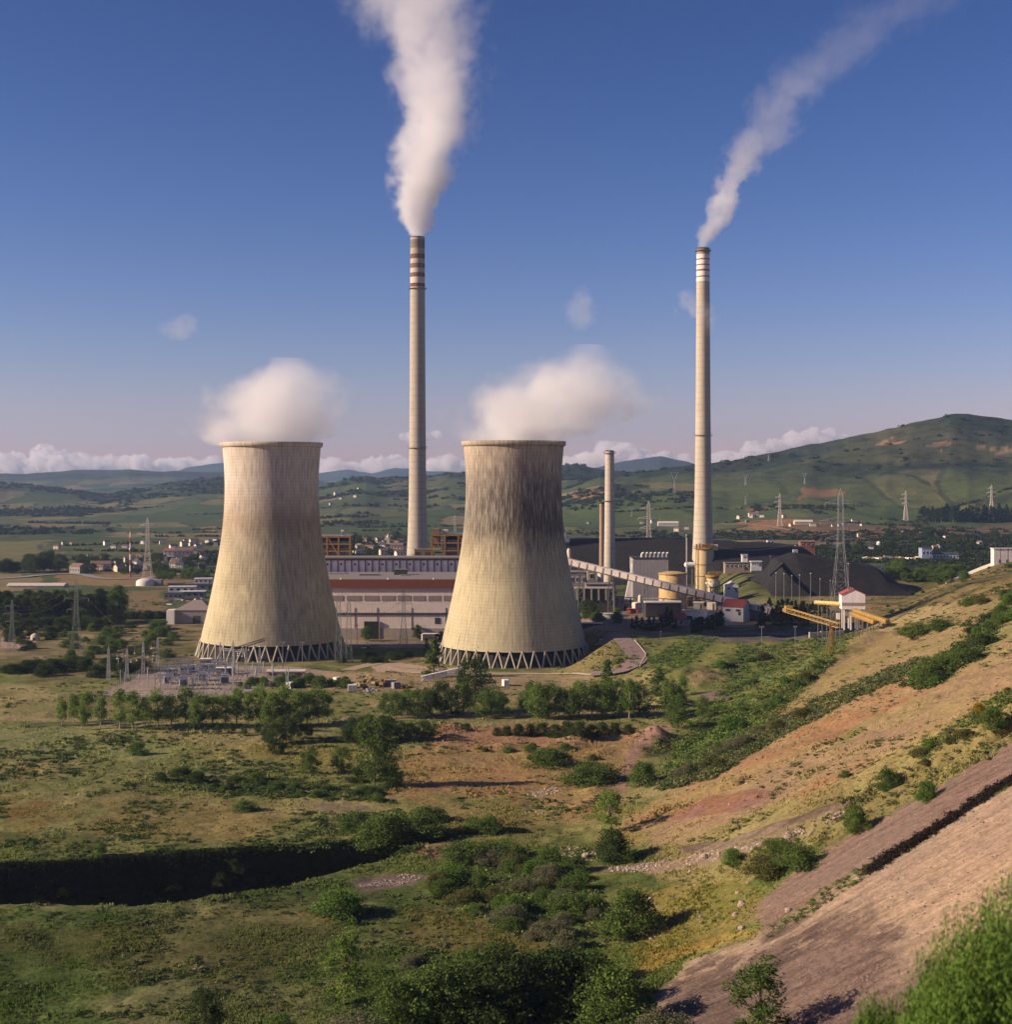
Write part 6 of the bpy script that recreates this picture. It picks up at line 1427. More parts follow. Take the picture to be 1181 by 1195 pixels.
def tree_mesh(kind, seed):
    r_ = np.random.default_rng(seed); m = MB(); lean = r_.normal(0, .03, 2)
    spec = dict(poplar=(.40, .19, .12, 30, 70, .030, .62), round=(.50, .42, .16, 44, 85, .034, .9), cone=(.46, .17, .08, 46, 60, .026, .1), column=(.48, .125, .085, 44, 60, .026, .3),
                shrub=(.48, .72, .26, 60, 80, .050, 1), open=(.44, .24, .10, 34, 60, .028, .5), bush=(.46, .52, .22, 50, 80, .045, 1))[kind]
    hz_, wr, cr_, nc, per, ls, shp = spec; per = int(per*1.9); ls *= .70; cs = []; tries = 0
    while len(cs) < nc and tries < 5000:
        tries += 1
        h = r_.uniform(.0, 1.0)
        if kind == 'cone': lim = wr*(1-h)**.8*1.15; z = .05+h*.93
        elif kind == 'column': lim = wr*(math.sin(math.pi*min(1, h*.9+.12)))**.55; z = .06+h*.92
        elif kind == 'poplar': lim = wr*(math.sin(math.pi*(.12+.82*h)))**.6; z = .24+h*.72
        elif kind == 'open': lim = wr*(math.sin(math.pi*(.15+.75*h)))**.7; z = .12+h*.84
        elif kind == 'round': lim = wr*math.sqrt(max(0, 1-((h-.45)/.58)**2)); z = .16+h*.78
        else: lim = wr*math.sqrt(max(0, 1-(h*.98)**2)); z = .05+h*.80
        a = r_.uniform(0, 6.283); q = lim*(r_.uniform(.15, 1)**.5)*(1+.28*math.sin(2*a+seed)+.16*math.sin(5*a+3*h*6+seed*2))
        if kind in ('poplar', 'round', 'open') and r_.random() < .28: continue
        cs.append((q*math.cos(a)+lean[0]*z, q*math.sin(a)+lean[1]*z, z))
    cs = np.array(cs); rad = cr_*r_.uniform(.55, 1.15, len(cs))*(1-.45*cs[:, 2] if kind in ('cone',) else 1)
    pts = clump_points(cs, rad, per, r_); pts[:, 2] = np.maximum(pts[:, 2], .015)
    extra = cs[r_.integers(0, len(cs), per*4)]+r_.normal(0, cr_*.75, (per*4, 3)); extra[:, 2] = np.maximum(extra[:, 2], .02)
    V, Q = leaf_quads(np.concatenate([pts, extra]), ls, r_)
    # trunk and limbs
    top = .8 if kind in ('cone', 'column', 'poplar', 'open') else .5
    segs = 6; pr = (0, 0, -.03)
    tr = .020 if kind in ('poplar', 'column', 'open', 'cone') else .028
    for k in range(segs):
        z = top*(k+1)/segs; p = (lean[0]*z+r_.normal(0, .006), lean[1]*z+r_.normal(0, .006), z); m.tube(pr, p, tr*(1-k/segs*.85), tr*(1-(k+1)/segs*.85), 7, cap=False); pr = p
    for c in cs[r_.permutation(len(cs))[:14]]:
        z0 = max(.03, c[2]*r_.uniform(.45, .8)); z0 = min(z0, top*.95); a = (lean[0]*z0, lean[1]*z0, z0); mid = ((a[0]+c[0])*.5, (a[1]+c[1])*.5, (a[2]+c[2])*.5-.01)
        m.tube(a, mid, tr*.34, tr*.24, 5, cap=False); m.tube(mid, c, tr*.24, tr*.07, 5, cap=False)
    return V, Q, m
_proto = {}
def plant(kind, leaf, pos, h, wid, label, cat, group=None, name=None, var=None, part='crown', rz=None):
    var = pr_.randrange(4) if var is None else var; key = (kind, leaf, var)
    if key not in _proto:
        V, Q, m = tree_mesh(kind, 37*var+sum(map(ord, kind)))
        _proto[key] = (np_mesh(part, V, Q, LM[leaf]), m.mesh('trunk', PBARK if kind == 'poplar' else BARK))
    cm_, tm = _proto[key]
    r = thing(name or cat.replace(' ', '_'), label, cat, pos, pr_.uniform(0, 6.28) if rz is None else rz, group, (h*wid, h*wid, h))
    link(part, cm_, r); link('trunk' if kind not in ('shrub', 'bush') else 'stem', tm, r); return r
pr_ = random.Random(77)
def hpx(px, by, hp, ymin=12.0):
    b = G(px, by, ymin); return b, hp*mpp(b.y)
def T(px, by, hp, kind, leaf, wid, label, cat='tree', group=None, name=None, ymin=12.0, part='crown'):
    b, h = hpx(px, by, hp, ymin); b.z -= .02*h; return plant(kind, leaf, b, h, wid, label, cat, group, name, None, part)

# row of young poplars in front of the switching station
for i, (px, by, hp) in enumerate(((72, 846, 30), (86, 843, 32), (101, 845, 36), (117, 848, 34), (140, 850, 44), (155, 852, 46), (170, 849, 40), (184, 848, 42), (200, 849, 38), (216, 847, 44), (232, 849, 40), (247, 846, 36), (262, 848, 38), (276, 846, 42), (290, 848, 40), (304, 846, 44), (318, 848, 38), (331, 846, 46), (345, 848, 42), (358, 846, 40), (372, 844, 42), (382, 842, 36), (96, 851, 30), (226, 852, 34), (310, 852, 34))):
    T(px, by, hp+pr_.uniform(-3, 3), 'poplar', 'light', pr_.uniform(.9, 1.25), 'light green young poplar in the long row before the switching station', 'tree', 'young poplars before the switching station', 'poplar_tree')
for i, (px, by, hp) in enumerate(((312, 868, 24), (322, 872, 30), (334, 866, 34), (346, 862, 30), (318, 880, 18), (328, 880, 16), (300, 856, 14), (270, 856, 13), (285, 858, 12), (255, 856, 12), (240, 857, 10), (360, 860, 18))):
    T(px, by, hp, 'round', 'dark', .85, 'small dark bushy tree below the right part of the poplar row', 'tree', 'dark bushy trees below the poplar row', 'bushy_tree')
for i, (px, by, hp) in enumerate(((404, 866, 22), (416, 868, 26), (428, 864, 30), (441, 866, 24), (455, 862, 26), (468, 864, 24), (480, 862, 20), (494, 864, 24), (506, 862, 20), (412, 858, 22), (448, 856, 22))):
    T(px, by, hp, 'round', 'dark', 1.0, 'dark bushy tree in the thicket behind the tall lone tree', 'tree', 'dark trees in the thicket left of the red ground', 'bushy_tree')
for i, (px, by, hp) in enumerate(((450, 834, 26), (462, 838, 32), (474, 836, 34), (488, 838, 36), (501, 834, 32), (514, 832, 38), (527, 836, 34), (541, 832, 36), (566, 838, 36), (578, 834, 34), (586, 836, 28))):
    T(px, by, hp, 'round', 'mid' if i not in (5, 6) else 'dark', .8, 'green bushy tree in the clump below the lying white crane jib' if i not in (5, 6) else 'dark tree in the middle of the clump below the white crane jib', 'tree', 'trees below the white crane jib' if i not in (5, 6) else 'dark trees below the white crane jib', 'clump_tree')
T(553, 830, 64, 'round', 'dark', .62, 'tallest dark tree of the clump, standing before the sooty tower legs', 'tree')
T(540, 812, 32, 'poplar', 'dark', 1.2, 'dark tree close behind the white crane jib', 'tree')
for i, (px, by, hp) in enumerate(((618, 836, 40), (628, 838, 44), (640, 838, 42), (652, 836, 36), (664, 838, 38), (676, 836, 42), (690, 838, 44), (702, 836, 44), (722, 836, 44), (734, 838, 46), (746, 834, 38), (612, 832, 26))):
    T(px, by, hp, 'round' if i % 3 else 'poplar', 'light' if i % 2 else 'mid', .78, 'leafy tree in the right hand grove below the winding road', 'tree', 'trees of the right grove below the winding road', 'grove_tree')
T(708, 830, 62, 'cone', 'mid', 1.2, 'tallest pointed tree of the grove below the winding road', 'tree', None, 'pointed_tree')
for i, (px, by, hp) in enumerate(((592, 858, 12), (606, 858, 14), (620, 858, 15), (634, 858, 16), (648, 860, 16), (662, 858, 18), (676, 858, 18), (690, 860, 16), (704, 858, 16), (718, 856, 14), (734, 856, 12), (580, 858, 10), (545, 852, 9))):
    T(px, by, hp, 'bush', 'dark', 1.1, 'low dark bush under the right grove', 'bush', 'low dark bushes under the right grove')
for px, by, hp, kd, lf, wd, lab in ((437, 917, 80, 'round', 'mid', .62, 'tall lone dense tree in the meadow left of the red ground'), (505, 790, 46, 'cone', 'mid', 1.5, 'pointed tree left of the sooty tower legs'), (660, 771, 38, 'column', 'mid', 1.6, 'narrow tree before the right flank of the sooty tower'),
                              (714, 972, 52, 'open', 'light', 1.5, 'thin open young tree standing above the round bush on the rubble'), (402, 1172, 92, 'open', 'light', 1.1, 'tall young tree with airy foliage in the lower meadow'), (885, 1215, 100, 'open', 'mid', 1.35, 'dark young tree at the bottom edge before the scree'),
                              (782, 838, 50, 'round', 'mid', .6, 'tree on the hillock right of the grove'), (766, 812, 34, 'column', 'mid', 1.5, 'small upright tree on the hillock above the grove'), (790, 850, 40, 'round', 'mid', .8, 'bushy tree by the path at the foot of the slope'), (822, 838, 26, 'round', 'mid', .9, 'small round tree below the bare patch of the hillock'),
                              (797, 822, 34, 'poplar', 'light', 1.0, 'light tree on the flank of the hillock'), (118, 1003, 22, 'round', 'mid', .8, 'single small tree on the rim of the dark pit'), (700, 712, 22, 'round', 'mid', 1.3, 'leafy tree right of the sooty tower foot'), (688, 722, 22, 'round', 'dark', 1.3, 'dark tree right of the sooty tower foot'), (712, 706, 20, 'poplar', 'light', 1.4, 'light green tree left of the tall gallery pole'),
                              (427, 748, 18, 'round', 'mid', .9, 'round tree before the dark gateway of the turbine hall'), (487, 746, 18, 'round', 'dark', .7, 'dark tree before the turbine hall, left of the white pipe'), (474, 745, 16, 'round', 'dark', .9, 'dark tree at the foot of the turbine hall pylon'), (441, 743, 12, 'round', 'mid', .9, 'small tree right of the dark gateway'), (514, 752, 16, 'round', 'dark', .9, 'dark tree under the white pipe'), (456, 738, 14, 'round', 'dark', .8, 'dark tree by the wall of the turbine hall'), (498, 764, 20, 'cone', 'conifer', 1.3, 'dark conifer left of the sooty tower basin')):
    T(px, by, hp, kd, lf, wd, lab, 'tree')
# conifers round the plant
def many(spots, kind, leaf, wid, label, cat, group, name=None, ymin=12.0, jit=.15):
    for px, by, hp in spots: T(px, by, hp*pr_.uniform(1-jit, 1+jit), kind, leaf, wid*pr_.uniform(.85, 1.2), label, cat, group, name, ymin)
many([(742, 734, 17), (749, 735, 15), (756, 734, 17), (764, 735, 16), (770, 734, 15), (738, 732, 12), (777, 731, 24), (783, 733, 20), (788, 734, 15), (760, 736, 13)], 'cone', 'conifer', 1.5, 'dark conifer in the group left of the flat white building', 'conifer', 'conifers left of the flat white building', 'conifer_tree')
many([(808+q*3.1, 739-q*.7, 17) for q in range(12)], 'column', 'conifer', 1.2, 'slim dark cypress in the row right of the flat white building', 'cypress', 'cypresses right of the flat white building', 'cypress_tree')
many([(891+q*3.4+pr_.uniform(-1, 1), 729-(q % 3)*5+pr_.uniform(-2, 2), 22) for q in range(16)], 'cone', 'conifer', 1.4, 'dark conifer in the wood below the coal stockpile', 'conifer', 'conifers below the coal stockpile', 'conifer_tree')
many([(938+q*3.6, 716+pr_.uniform(-3, 3), 14) for q in range(9)], 'cone', 'conifer', 1.4, 'dark conifer left of the white hopper house', 'conifer', 'conifers left of the hopper house', 'conifer_tree')
many([(600+q*4.5, 760+pr_.uniform(-3, 3), 10) for q in range(0)], 'bush', 'mid', 1, '', 'bush', '')
# poplar hedge on the left plain
many([(-4+q*4.1, 727+pr_.uniform(-2, 2), 36) for q in range(32)], 'column', 'dark', 1.35, 'tall dark poplar in the hedge row on the left plain', 'poplar', 'dark poplars of the left hedge row', 'poplar_tree', 12.0, .12)
many([(2+q*8.4, 734+pr_.uniform(-2, 2), 14) for q in range(16)], 'round', 'dark', 1.3, 'low dark tree along the front of the poplar hedge', 'tree', 'low trees before the poplar hedge', 'hedge_tree')
many([(131, 727, 40), (136, 728, 42), (141, 727, 40)], 'column', 'mid', 1.5, 'tall greener poplar at the right end of the hedge row', 'poplar', 'greener poplars at the hedge end', 'poplar_tree')
many([(150+q*4.4, 722+pr_.uniform(-1, 1), 9) for q in range(11)], 'bush', 'dark', 1.1, 'clipped dark hedge bush left of the grey warehouse', 'bush', 'hedge bushes left of the warehouse')
many([(-5+q*5, 668+pr_.uniform(-1, 1), 18) for q in range(6)]+[(34+q*6, 667+pr_.uniform(-2, 2), 19) for q in range(7)], 'round', 'dark', 1.1, 'dark round tree in the grove at the far left beyond the road', 'tree', 'dark grove beyond the far left road', 'grove_tree', 900, .3)
many([(90+pr_.uniform(0, 150), 667+pr_.uniform(-12, 4), 9) for q in range(46)], 'round', 'dark', 1.2, 'small dark tree among the village houses left of the left tower', 'tree', 'village trees left of the left tower', 'village_tree', 900, .35)
many([(180+pr_.uniform(0, 62), 676+pr_.uniform(-5, 2), 9) for q in range(22)], 'round', 'mid', 1.2, 'small green tree in the strip before the trade sheds', 'tree', 'trees before the trade sheds', 'village_tree', 900, .3)
many([(412+pr_.uniform(0, 66), 645+pr_.uniform(-16, 5), 9) for q in range(24)], 'round', 'dark', 1.2, 'dark tree among the town roofs behind the bunker hall', 'tree', 'town trees behind the bunker hall', 'village_tree', 900, .3)
many([(1075+q*3.4, 607+pr_.uniform(-1, 3), 17) for q in range(32)], 'cone', 'conifer', 1.6, 'dark pine in the belt at the far right under the big hill', 'pine', 'pine belt under the big hill', 'pine_tree', 900, .2)
many([(950+pr_.uniform(0, 225), 636+pr_.uniform(-10, 14), 9) for q in range(40)], 'round', 'dark', 1.3, 'dark tree on the valley floor beyond the coal stockpile', 'tree', 'trees beyond the coal stockpile', 'valley_tree', 900, .4)
many([(1010+pr_.uniform(0, 120), 682-pr_.uniform(0, 12)-(q*.12), 12) for q in range(40)], 'round', 'mid', 1.2, 'green tree in the belt beyond the slope right of the hopper house', 'tree', 'tree belt right of the hopper house', 'belt_tree', 640, .3)
many([(672+pr_.uniform(0, 50), 728-pr_.uniform(0, 12), 9) for q in range(12)], 'bush', 'mid', 1.2, 'green bush on the bank right of the sooty tower', 'bush', 'bushes on the bank right of the sooty tower')
many([(70+pr_.uniform(0, 140), 770-pr_.uniform(0, 38), 10) for q in range(40)], 'bush', 'mid', 1.4, 'scattered bush on the rough ground behind the switching station', 'bush', 'bushes behind the switching station', None, 12, .4)
many([(pr_.uniform(0, 70), 760-pr_.uniform(0, 26), 10) for q in range(12)], 'bush', 'dark', 1.4, 'scattered bush in the meadow round the left edge pylon', 'bush', 'bushes round the left edge pylon', None, 12, .4)
many([(q*12+pr_.uniform(0, 8), 790-pr_.uniform(0, 12), 13) for q in range(14)], 'bush', 'dark', 1.7, 'dense dark bush in the hedge left of the switching station', 'bush', 'hedge left of the switching station', None, 12, .3)
many([(398+pr_.uniform(0, 125), 774-pr_.uniform(0, 8), 7) for q in range(26)], 'bush', 'dark', 1.3, 'dark hedge bush on the bank below the lawn', 'bush', 'hedge on the bank below the lawn')
many([(280+pr_.uniform(0, 130), 804-pr_.uniform(0, 9), 9) for q in range(26)], 'bush', 'mid', 1.2, 'bush on the rough ground right of the switching station', 'bush', 'bushes right of the switching station', None, 12, .4)

# big single bushes in the near valley and on the slope
BUSH = [(253, 1034, 13, 'bush', 'grey', 1.0, 'pale bush growing on the wall of the dark pit'), (550, 1168, 52, 'bush', 'mid', 1.15, 'leafy bush just above the darkest bush of the bottom thicket'), (622, 1160, 50, 'bush', 'dark', 1.1, 'dark bush behind the bottom thicket, below the grey bush'), (690, 1150, 44, 'bush', 'mid', 1.1, 'bush at the upper right corner of the bottom thicket'), (735, 1090, 56, 'bush', 'mid', 1.15, 'large round dark green bush casting a long shadow left of the scree'), (717, 1006, 40, 'bush', 'dark', 1.1, 'round dark bush at the left end of the rubble bank'), (362, 904, 34, 'round', 'mid', .78, 'round bush left of the tall lone tree, farther of two'), (398, 901, 30, 'round', 'mid', .95, 'round bush touching the tall lone tree on its left'),
        (457, 918, 28, 'bush', 'mid', 1.0, 'bush at the right foot of the tall lone tree'), (420, 912, 20, 'bush', 'dark', 1.2, 'dark bush at the left foot of the tall lone tree'), (752, 917, 30, 'bush', 'mid', 1.15, 'round bush beside the dirt path below the green belt'), (855, 1007, 18, 'bush', 'broom', 1.4, 'small low bush standing alone below the rubble bank'),
        (898, 1024, 28, 'shrub', 'olive', 1.4, 'grey green bush in the trio beside the mauve scree, lowest one'), (935, 1014, 30, 'shrub', 'mid', 1.3, 'green bush in the trio beside the mauve scree, right one'), (908, 995, 18, 'shrub', 'mid', 1.5, 'small green bush in the trio beside the mauve scree, top one'), (1000, 972, 34, 'bush', 'mid', .95, 'upright dark bush at the edge of the mauve scree'),
        (1037, 922, 28, 'bush', 'mid', .9, 'lone dark bush on the red slope'), (1081, 934, 24, 'bush', 'broom', 1.1, 'green bush right below the lone dark bush of the red slope'), (987, 907, 9, 'bush', 'mid', 1.5, 'tiny bush on the red slope left of the lone dark bush'), (240, 1208, 56, 'round', 'dark', .9, 'dark bush cut by the bottom edge of the picture, left part'), (325, 1215, 34, 'bush', 'mid', 1.3, 'mid green bush beside the dark bush at the bottom edge'),
        (515, 1196, 80, 'bush', 'mid', 1.0, 'big leafy bush at the bottom edge, left of the darkest one'), (585, 1192, 92, 'bush', 'dark', 1.0, 'darkest big bush in the middle of the bottom edge'), (655, 1186, 86, 'bush', 'dark', .95, 'big dark bush at the bottom edge casting shade on the scree foot'), (716, 1200, 74, 'bush', 'mid', 1.2, 'leafy bush at the bottom edge right of the dark ones'), (462, 1200, 62, 'bush', 'mid', 1.0, 'bush at the bottom edge right of the airy young tree'), (775, 1222, 40, 'shrub', 'grey', 1.5, 'pale grey green bush at the bottom edge below the scree foot'), (410, 1222, 38, 'shrub', 'grey', 1.6, 'pale flowering bush at the bottom edge below the airy young tree'),
        (600, 1068, 26, 'bush', 'broom', 1.2, 'bright green bush in the scrub below the centre'), (575, 1120, 22, 'bush', 'mid', 1.3, 'small bush on the tan grass above the bottom thicket'), (395, 1068, 30, 'shrub', 'broom', 1.5, 'wide green bush right of the dark pit'), (445, 984, 36, 'shrub', 'mid', 1.3, 'broad dark bush at the right end of the dark pit'), (415, 968, 22, 'shrub', 'mid', 1.5, 'wide bush above the right end of the dark pit'), (485, 975, 32, 'shrub', 'mid', 1.4, 'wide bush below the red ground'), (565, 972, 22, 'shrub', 'mid', 1.5, 'low dome of bush below the white rubble'), (500, 958, 18, 'shrub', 'dark', 1.6, 'low dark bush at the lower edge of the red ground'),
        (640, 893, 22, 'shrub', 'mid', 1.7, 'wide bush on the red ground, upper one'), (690, 912, 24, 'shrub', 'mid', 1.9, 'wide bush on the red ground, lower right one'), (640, 1010, 22, 'shrub', 'mid', 1.3, 'round bush left of the rubble bank'), (548, 1005, 26, 'shrub', 'mid', 1.7, 'dark bush at the top of the central scrub'), (590, 1002, 24, 'shrub', 'mid', 1.5, 'second dark bush at the top of the central scrub'), (285, 947, 14, 'bush', 'mid', 1.8, 'low bush on the rim above the dark pit'), (300, 912, 12, 'bush', 'mid', 1.6, 'low bush in the meadow left of the grey patch'), (188, 912, 12, 'bush', 'dark', 1.2, 'small dark bush in the left meadow'), (230, 914, 14, 'bush', 'dark', 1.5, 'dark bush in the middle of the left meadow'), (160, 880, 15, 'bush', 'mid', 1.3, 'small bush on the pale meadow below the poplar row'),
        (1070, 742, 16, 'shrub', 'mid', 1.7, 'dark bush on the upper slope, left of a pair'), (1100, 736, 14, 'shrub', 'mid', 1.9, 'dark bush on the upper slope, right of a pair'), (1160, 850, 26, 'bush', 'mid', 1.1, 'green bush beside the yellow gorse at the right edge'), (1142, 832, 12, 'bush', 'gorse', 1.3, 'yellow flowering gorse at the right edge of the slope'), (1095, 785, 22, 'shrub', 'mid', 1.5, 'big dark bush on the upper slope'), (660, 1108, 24, 'bush', 'grey', 1.3, 'grey bush left of the large round dark green bush')]
for px, by, hp, kd, lf, wd, lab in BUSH: T(px, by, hp, kd, lf, wd, lab, 'bush', None, 'bush', 12, 'foliage')

def poly_sample(pp, n, r_, ymin=12.0):
    pp = np.array(pp, float); lo, hi = pp.min(0), pp.max(0); out = []
    while len(out) < n:
        q = r_.uniform(lo, hi, (n*3, 2)); q = q[inside(q[:, 0], q[:, 1], pp)]; out += q.tolist()
    q = np.array(out[:n]); return ground(q[:, 0], q[:, 1], ymin)
# shrubs in loose stands
STANDS = [([(500, 1035), (560, 1000), (650, 1000), (700, 1040), (690, 1095), (620, 1100), (540, 1060)], 40, 2.0, 4.2, 'shrub', ('mid', 'olive', 'broom', 'grey'), 'shrub in the dense scrub at the valley centre', 'central scrub'),
          ([(200, 900), (350, 920), (450, 920), (440, 936), (320, 930), (200, 918)], 24, 1.2, 2.8, 'shrub', ('mid', 'dark'), 'shrub in the belt across the left meadow', 'scrub belt across the left meadow'),
          ([(60, 930), (330, 945), (380, 985), (200, 985), (0, 965)], 0, .8, 2.0, 'shrub', ('mid', 'olive'), 'small shrub scattered on the heath above the dark pit', 'shrubs above the dark pit'),
          ([(770, 910), (850, 870), (950, 825), (1000, 800), (1000, 808), (900, 862), (830, 905)], 12, 2.0, 4.0, 'shrub', ('olive', 'mid', 'grey'), 'shrub in the long green belt crossing the red slope', 'green belt across the red slope'),
          ([(850, 862), (910, 800), (995, 738), (1003, 740), (945, 795), (880, 856)], 10, 1.6, 3.2, 'shrub', ('olive', 'broom', 'mid'), 'shrub on the green ridge line left of the slope', 'shrubs on the green ridge'),
          ([(800, 880), (850, 800), (830, 760), (920, 745), (970, 745), (900, 800), (850, 865)], 18, 1.6, 3.6, 'shrub', ('broom', 'mid', 'olive'), 'shrub on the green hillocks behind the ridge', 'shrubs on the green hillocks'),
          ([(1060, 790), (1100, 765), (1181, 700), (1200, 690), (1200, 712), (1140, 770), (1090, 800)], 34, 1.8, 4.0, 'shrub', ('mid', 'broom', 'dark'), 'shrub in the dark green strip high on the slope', 'dark green strip high on the slope'),
          ([(1020, 700), (1100, 670), (1181, 660), (1181, 700), (1100, 712), (1040, 716)], 14, 1.4, 3.2, 'shrub', ('olive', 'mid', 'dark'), 'shrub on the plateau edge right of the hopper house', 'shrubs on the plateau edge'),
          ([(1060, 880), (1181, 795), (1200, 800), (1200, 840), (1090, 900)], 10, .8, 2.0, 'shrub', ('olive', 'broom'), 'small shrub on the slope above the mauve scree', 'shrubs above the mauve scree'),
          ([(1010, 1012), (1100, 958), (1181, 905), (1195, 900), (1195, 908), (1100, 965), (1010, 1022)], 0, .9, 1.7, 'shrub', ('dark', 'dark'), 'small dead dark shrub in the gully beside the pale scree', 'dark shrubs in the scree gully'),
          ([(890, 1085), (1000, 1015), (1010, 1020), (900, 1090)], 0, .6, 1.4, 'shrub', ('olive', 'mid'), 'low green shrub in the lower end of the scree gully', 'green shrubs in the scree gully'),
          ([(0, 1080), (130, 1090), (330, 1085), (350, 1140), (200, 1150), (0, 1130)], 0, .7, 1.5, 'shrub', ('mid', 'dark'), 'small low shrub in the grass below the dark pit', 'shrubs below the dark pit'),
          ([(0, 1002), (200, 1008), (380, 1008), (300, 1050), (0, 1055)], 12, 1.0, 2.4, 'shrub', ('dark', 'dark'), 'dark bramble bush on the wall of the shaded pit', 'brambles in the shaded pit'),
          ([(440, 1130), (560, 1110), (720, 1130), (740, 1170), (600, 1180), (430, 1180)], 20, 1.4, 3.2, 'shrub', ('mid', 'olive', 'grey'), 'shrub on the grass above the bottom thicket', 'shrubs above the bottom thicket'),
          ([(560, 875), (650, 870), (700, 880), (690, 895), (580, 892)], 10, 1.0, 2.2, 'shrub', ('olive', 'mid'), 'shrub on the broken red ground', 'shrubs on the broken red ground'),
          ([(620, 885), (740, 790), (800, 800), (790, 870), (700, 940)], 0, 1, 2, 'shrub', ('mid',), '', '')]
sr = np.random.default_rng(3)
for pp, n, h0, h1, kd, lv, lab, grp in STANDS:
    if not n: continue
    for q in poly_sample(pp, n, sr):
        h = float(sr.uniform(h0, h1)); plant(kd, lv[int(sr.integers(len(lv)))], (q[0], q[1], q[2]-.08*h), h, float(sr.uniform(.9, 1.5)), lab, 'shrub', grp, 'shrub', None, 'foliage')
# ------------------------------------------------------------------ ground cover nobody could count
gr = np.random.default_rng(11)
def lookup(M, X, Y):
    u = X/(Y+FAN); j = np.clip(np.searchsorted(_rows, Y), 0, nY-1); i = np.clip(np.searchsorted(_us, u), 0, nX-1); return M[j, i]
def stuff(name, V, Q, mat, label, cat, col=None):
    me = np_mesh(name, V, Q, mat)
    if col is not None:
        a_ = me.attributes.new('blade_tone', 'FLOAT_COLOR', 'POINT'); a_.data.foreach_set('color', np.concatenate([col, np.ones((len(col), 1))], 1).astype(np.float32).ravel())
    return tag(link(name, me), label, cat, None, 'stuff')
def toned(name, trans=.25):
    t = NT(name); g = t.n.new('ShaderNodeNewGeometry'); c = t.mix(1.0, t.attr('blade_tone'), t.ramp(g.outputs['Random Per Island'], [(0, .82), (1, 1.2)]), 'MULTIPLY')
    d = t.n.new('ShaderNodeBsdfDiffuse'); t.lk(c, d.inputs[0]); tr = t.n.new('ShaderNodeBsdfTranslucent'); t.lk(c, tr.inputs[0]); m = t.n.new('ShaderNodeMixShader'); m.inputs[0].default_value = trans
    t.lk(d.outputs[0], m.inputs[1]); t.lk(tr.outputs[0], m.inputs[2]); t.lk(m.outputs[0], t.out.inputs['Surface']); return t.mat
TONED = toned('grass_blades', .45); TONED_S = toned('scrub_leaves', .2)
# grass
n = 150000
q = np.stack([gr.uniform(-40, 1225, n), 800+(1215-800)*gr.uniform(0, 1, n)**.8], 1)
p = ground(q[:, 0], q[:, 1])
ca, cb = lookup(CA, p[:, 0], p[:, 1]), lookup(CB, p[:, 0], p[:, 1]); rat = ca[:, 2]/ca[:, 0]; grassy = (rat < .47) & (ca[:, 0] > .05) & (p[:, 1] < 640)
dens = np.clip(.5+1.6*fbm(p[:, 0], p[:, 1], 14, 4, 501), .06, 1)*np.where(p[:, 2] > 7, .45, 1); keep = grassy & (gr.uniform(0, 1, n) < dens)
p, ca, cb = p[keep], ca[keep], cb[keep]; per = 3; c = np.repeat(p, per, 0)+gr.normal(0, .22, (len(p)*per, 3))*np.array([1, 1, 0]); h = np.repeat((.16+.0007*p[:, 1])*np.clip(1+1.2*fbm(p[:, 0], p[:, 1], 7, 3, 503), .45, 1.9), per)
c[:, 2] = hg(c[:, 0], c[:, 1])+h*.42
V, Q = leaf_quads(c, 1.0, gr, 0, 1, True); cen = np.repeat(c, 4, 0); sz = np.repeat(h*gr.uniform(.6, 1.3, len(h)), 4)[:, None]
V = cen+(V-cen)*sz*np.array([.75, .75, 1.0])
w = np.repeat(np.clip(gr.normal(.5, .35, len(p)), 0, 1), per)[:, None]; col = (np.repeat(ca, per, 0)*(1-w)+np.repeat(cb, per, 0)*w)*np.array([.98, 1.10, .95])*1.35
stuff('grass', V, Q, TONED, 'rough olive and straw coloured grass over the valley floor and slopes', 'grass', np.repeat(col, 4, 0))

def scrub(name, label, pts, sizes, cols, leaves, leafsize, seed, flat=.75):
    r_ = np.random.default_rng(seed); n = len(pts); sub = 4
    cc = np.repeat(pts, sub, 0)+r_.normal(0, 1, (n*sub, 3))*np.repeat(sizes, sub)[:, None]*np.array([.55, .45, .0]); sz = np.repeat(sizes, sub)*r_.uniform(.4, .9, n*sub)
    d = r_.normal(size=(n*sub, leaves, 3)); d /= np.linalg.norm(d, axis=2)[..., None]; d[..., 2] = np.abs(d[..., 2])
    P_ = (cc[:, None]+d*sz[:, None, None]*r_.uniform(.55, 1, (n*sub, leaves, 1))*np.array([1, 1, flat])).reshape(-1, 3)
    P_[:, 2] = np.maximum(P_[:, 2], hg(P_[:, 0], P_[:, 1]))
    cent = np.repeat(np.repeat(sizes, sub), leaves); V, Q = leaf_quads(P_, 1.0, r_, .4, 1.5); ce = np.repeat(P_, 4, 0); V = ce+(V-ce)*np.repeat(cent*leafsize, 4)[:, None]
    col = np.repeat(np.repeat(cols, sub*leaves, 0)*r_.uniform(.75, 1.25, (n*sub*leaves, 1)), 4, 0)
    return stuff(name, V, Q, TONED_S, label, 'scrub', col)
SCC = np.array([(.105, .145, .045), (.075, .115, .036), (.145, .155, .062), (.165, .245, .060), (.165, .165, .09)])
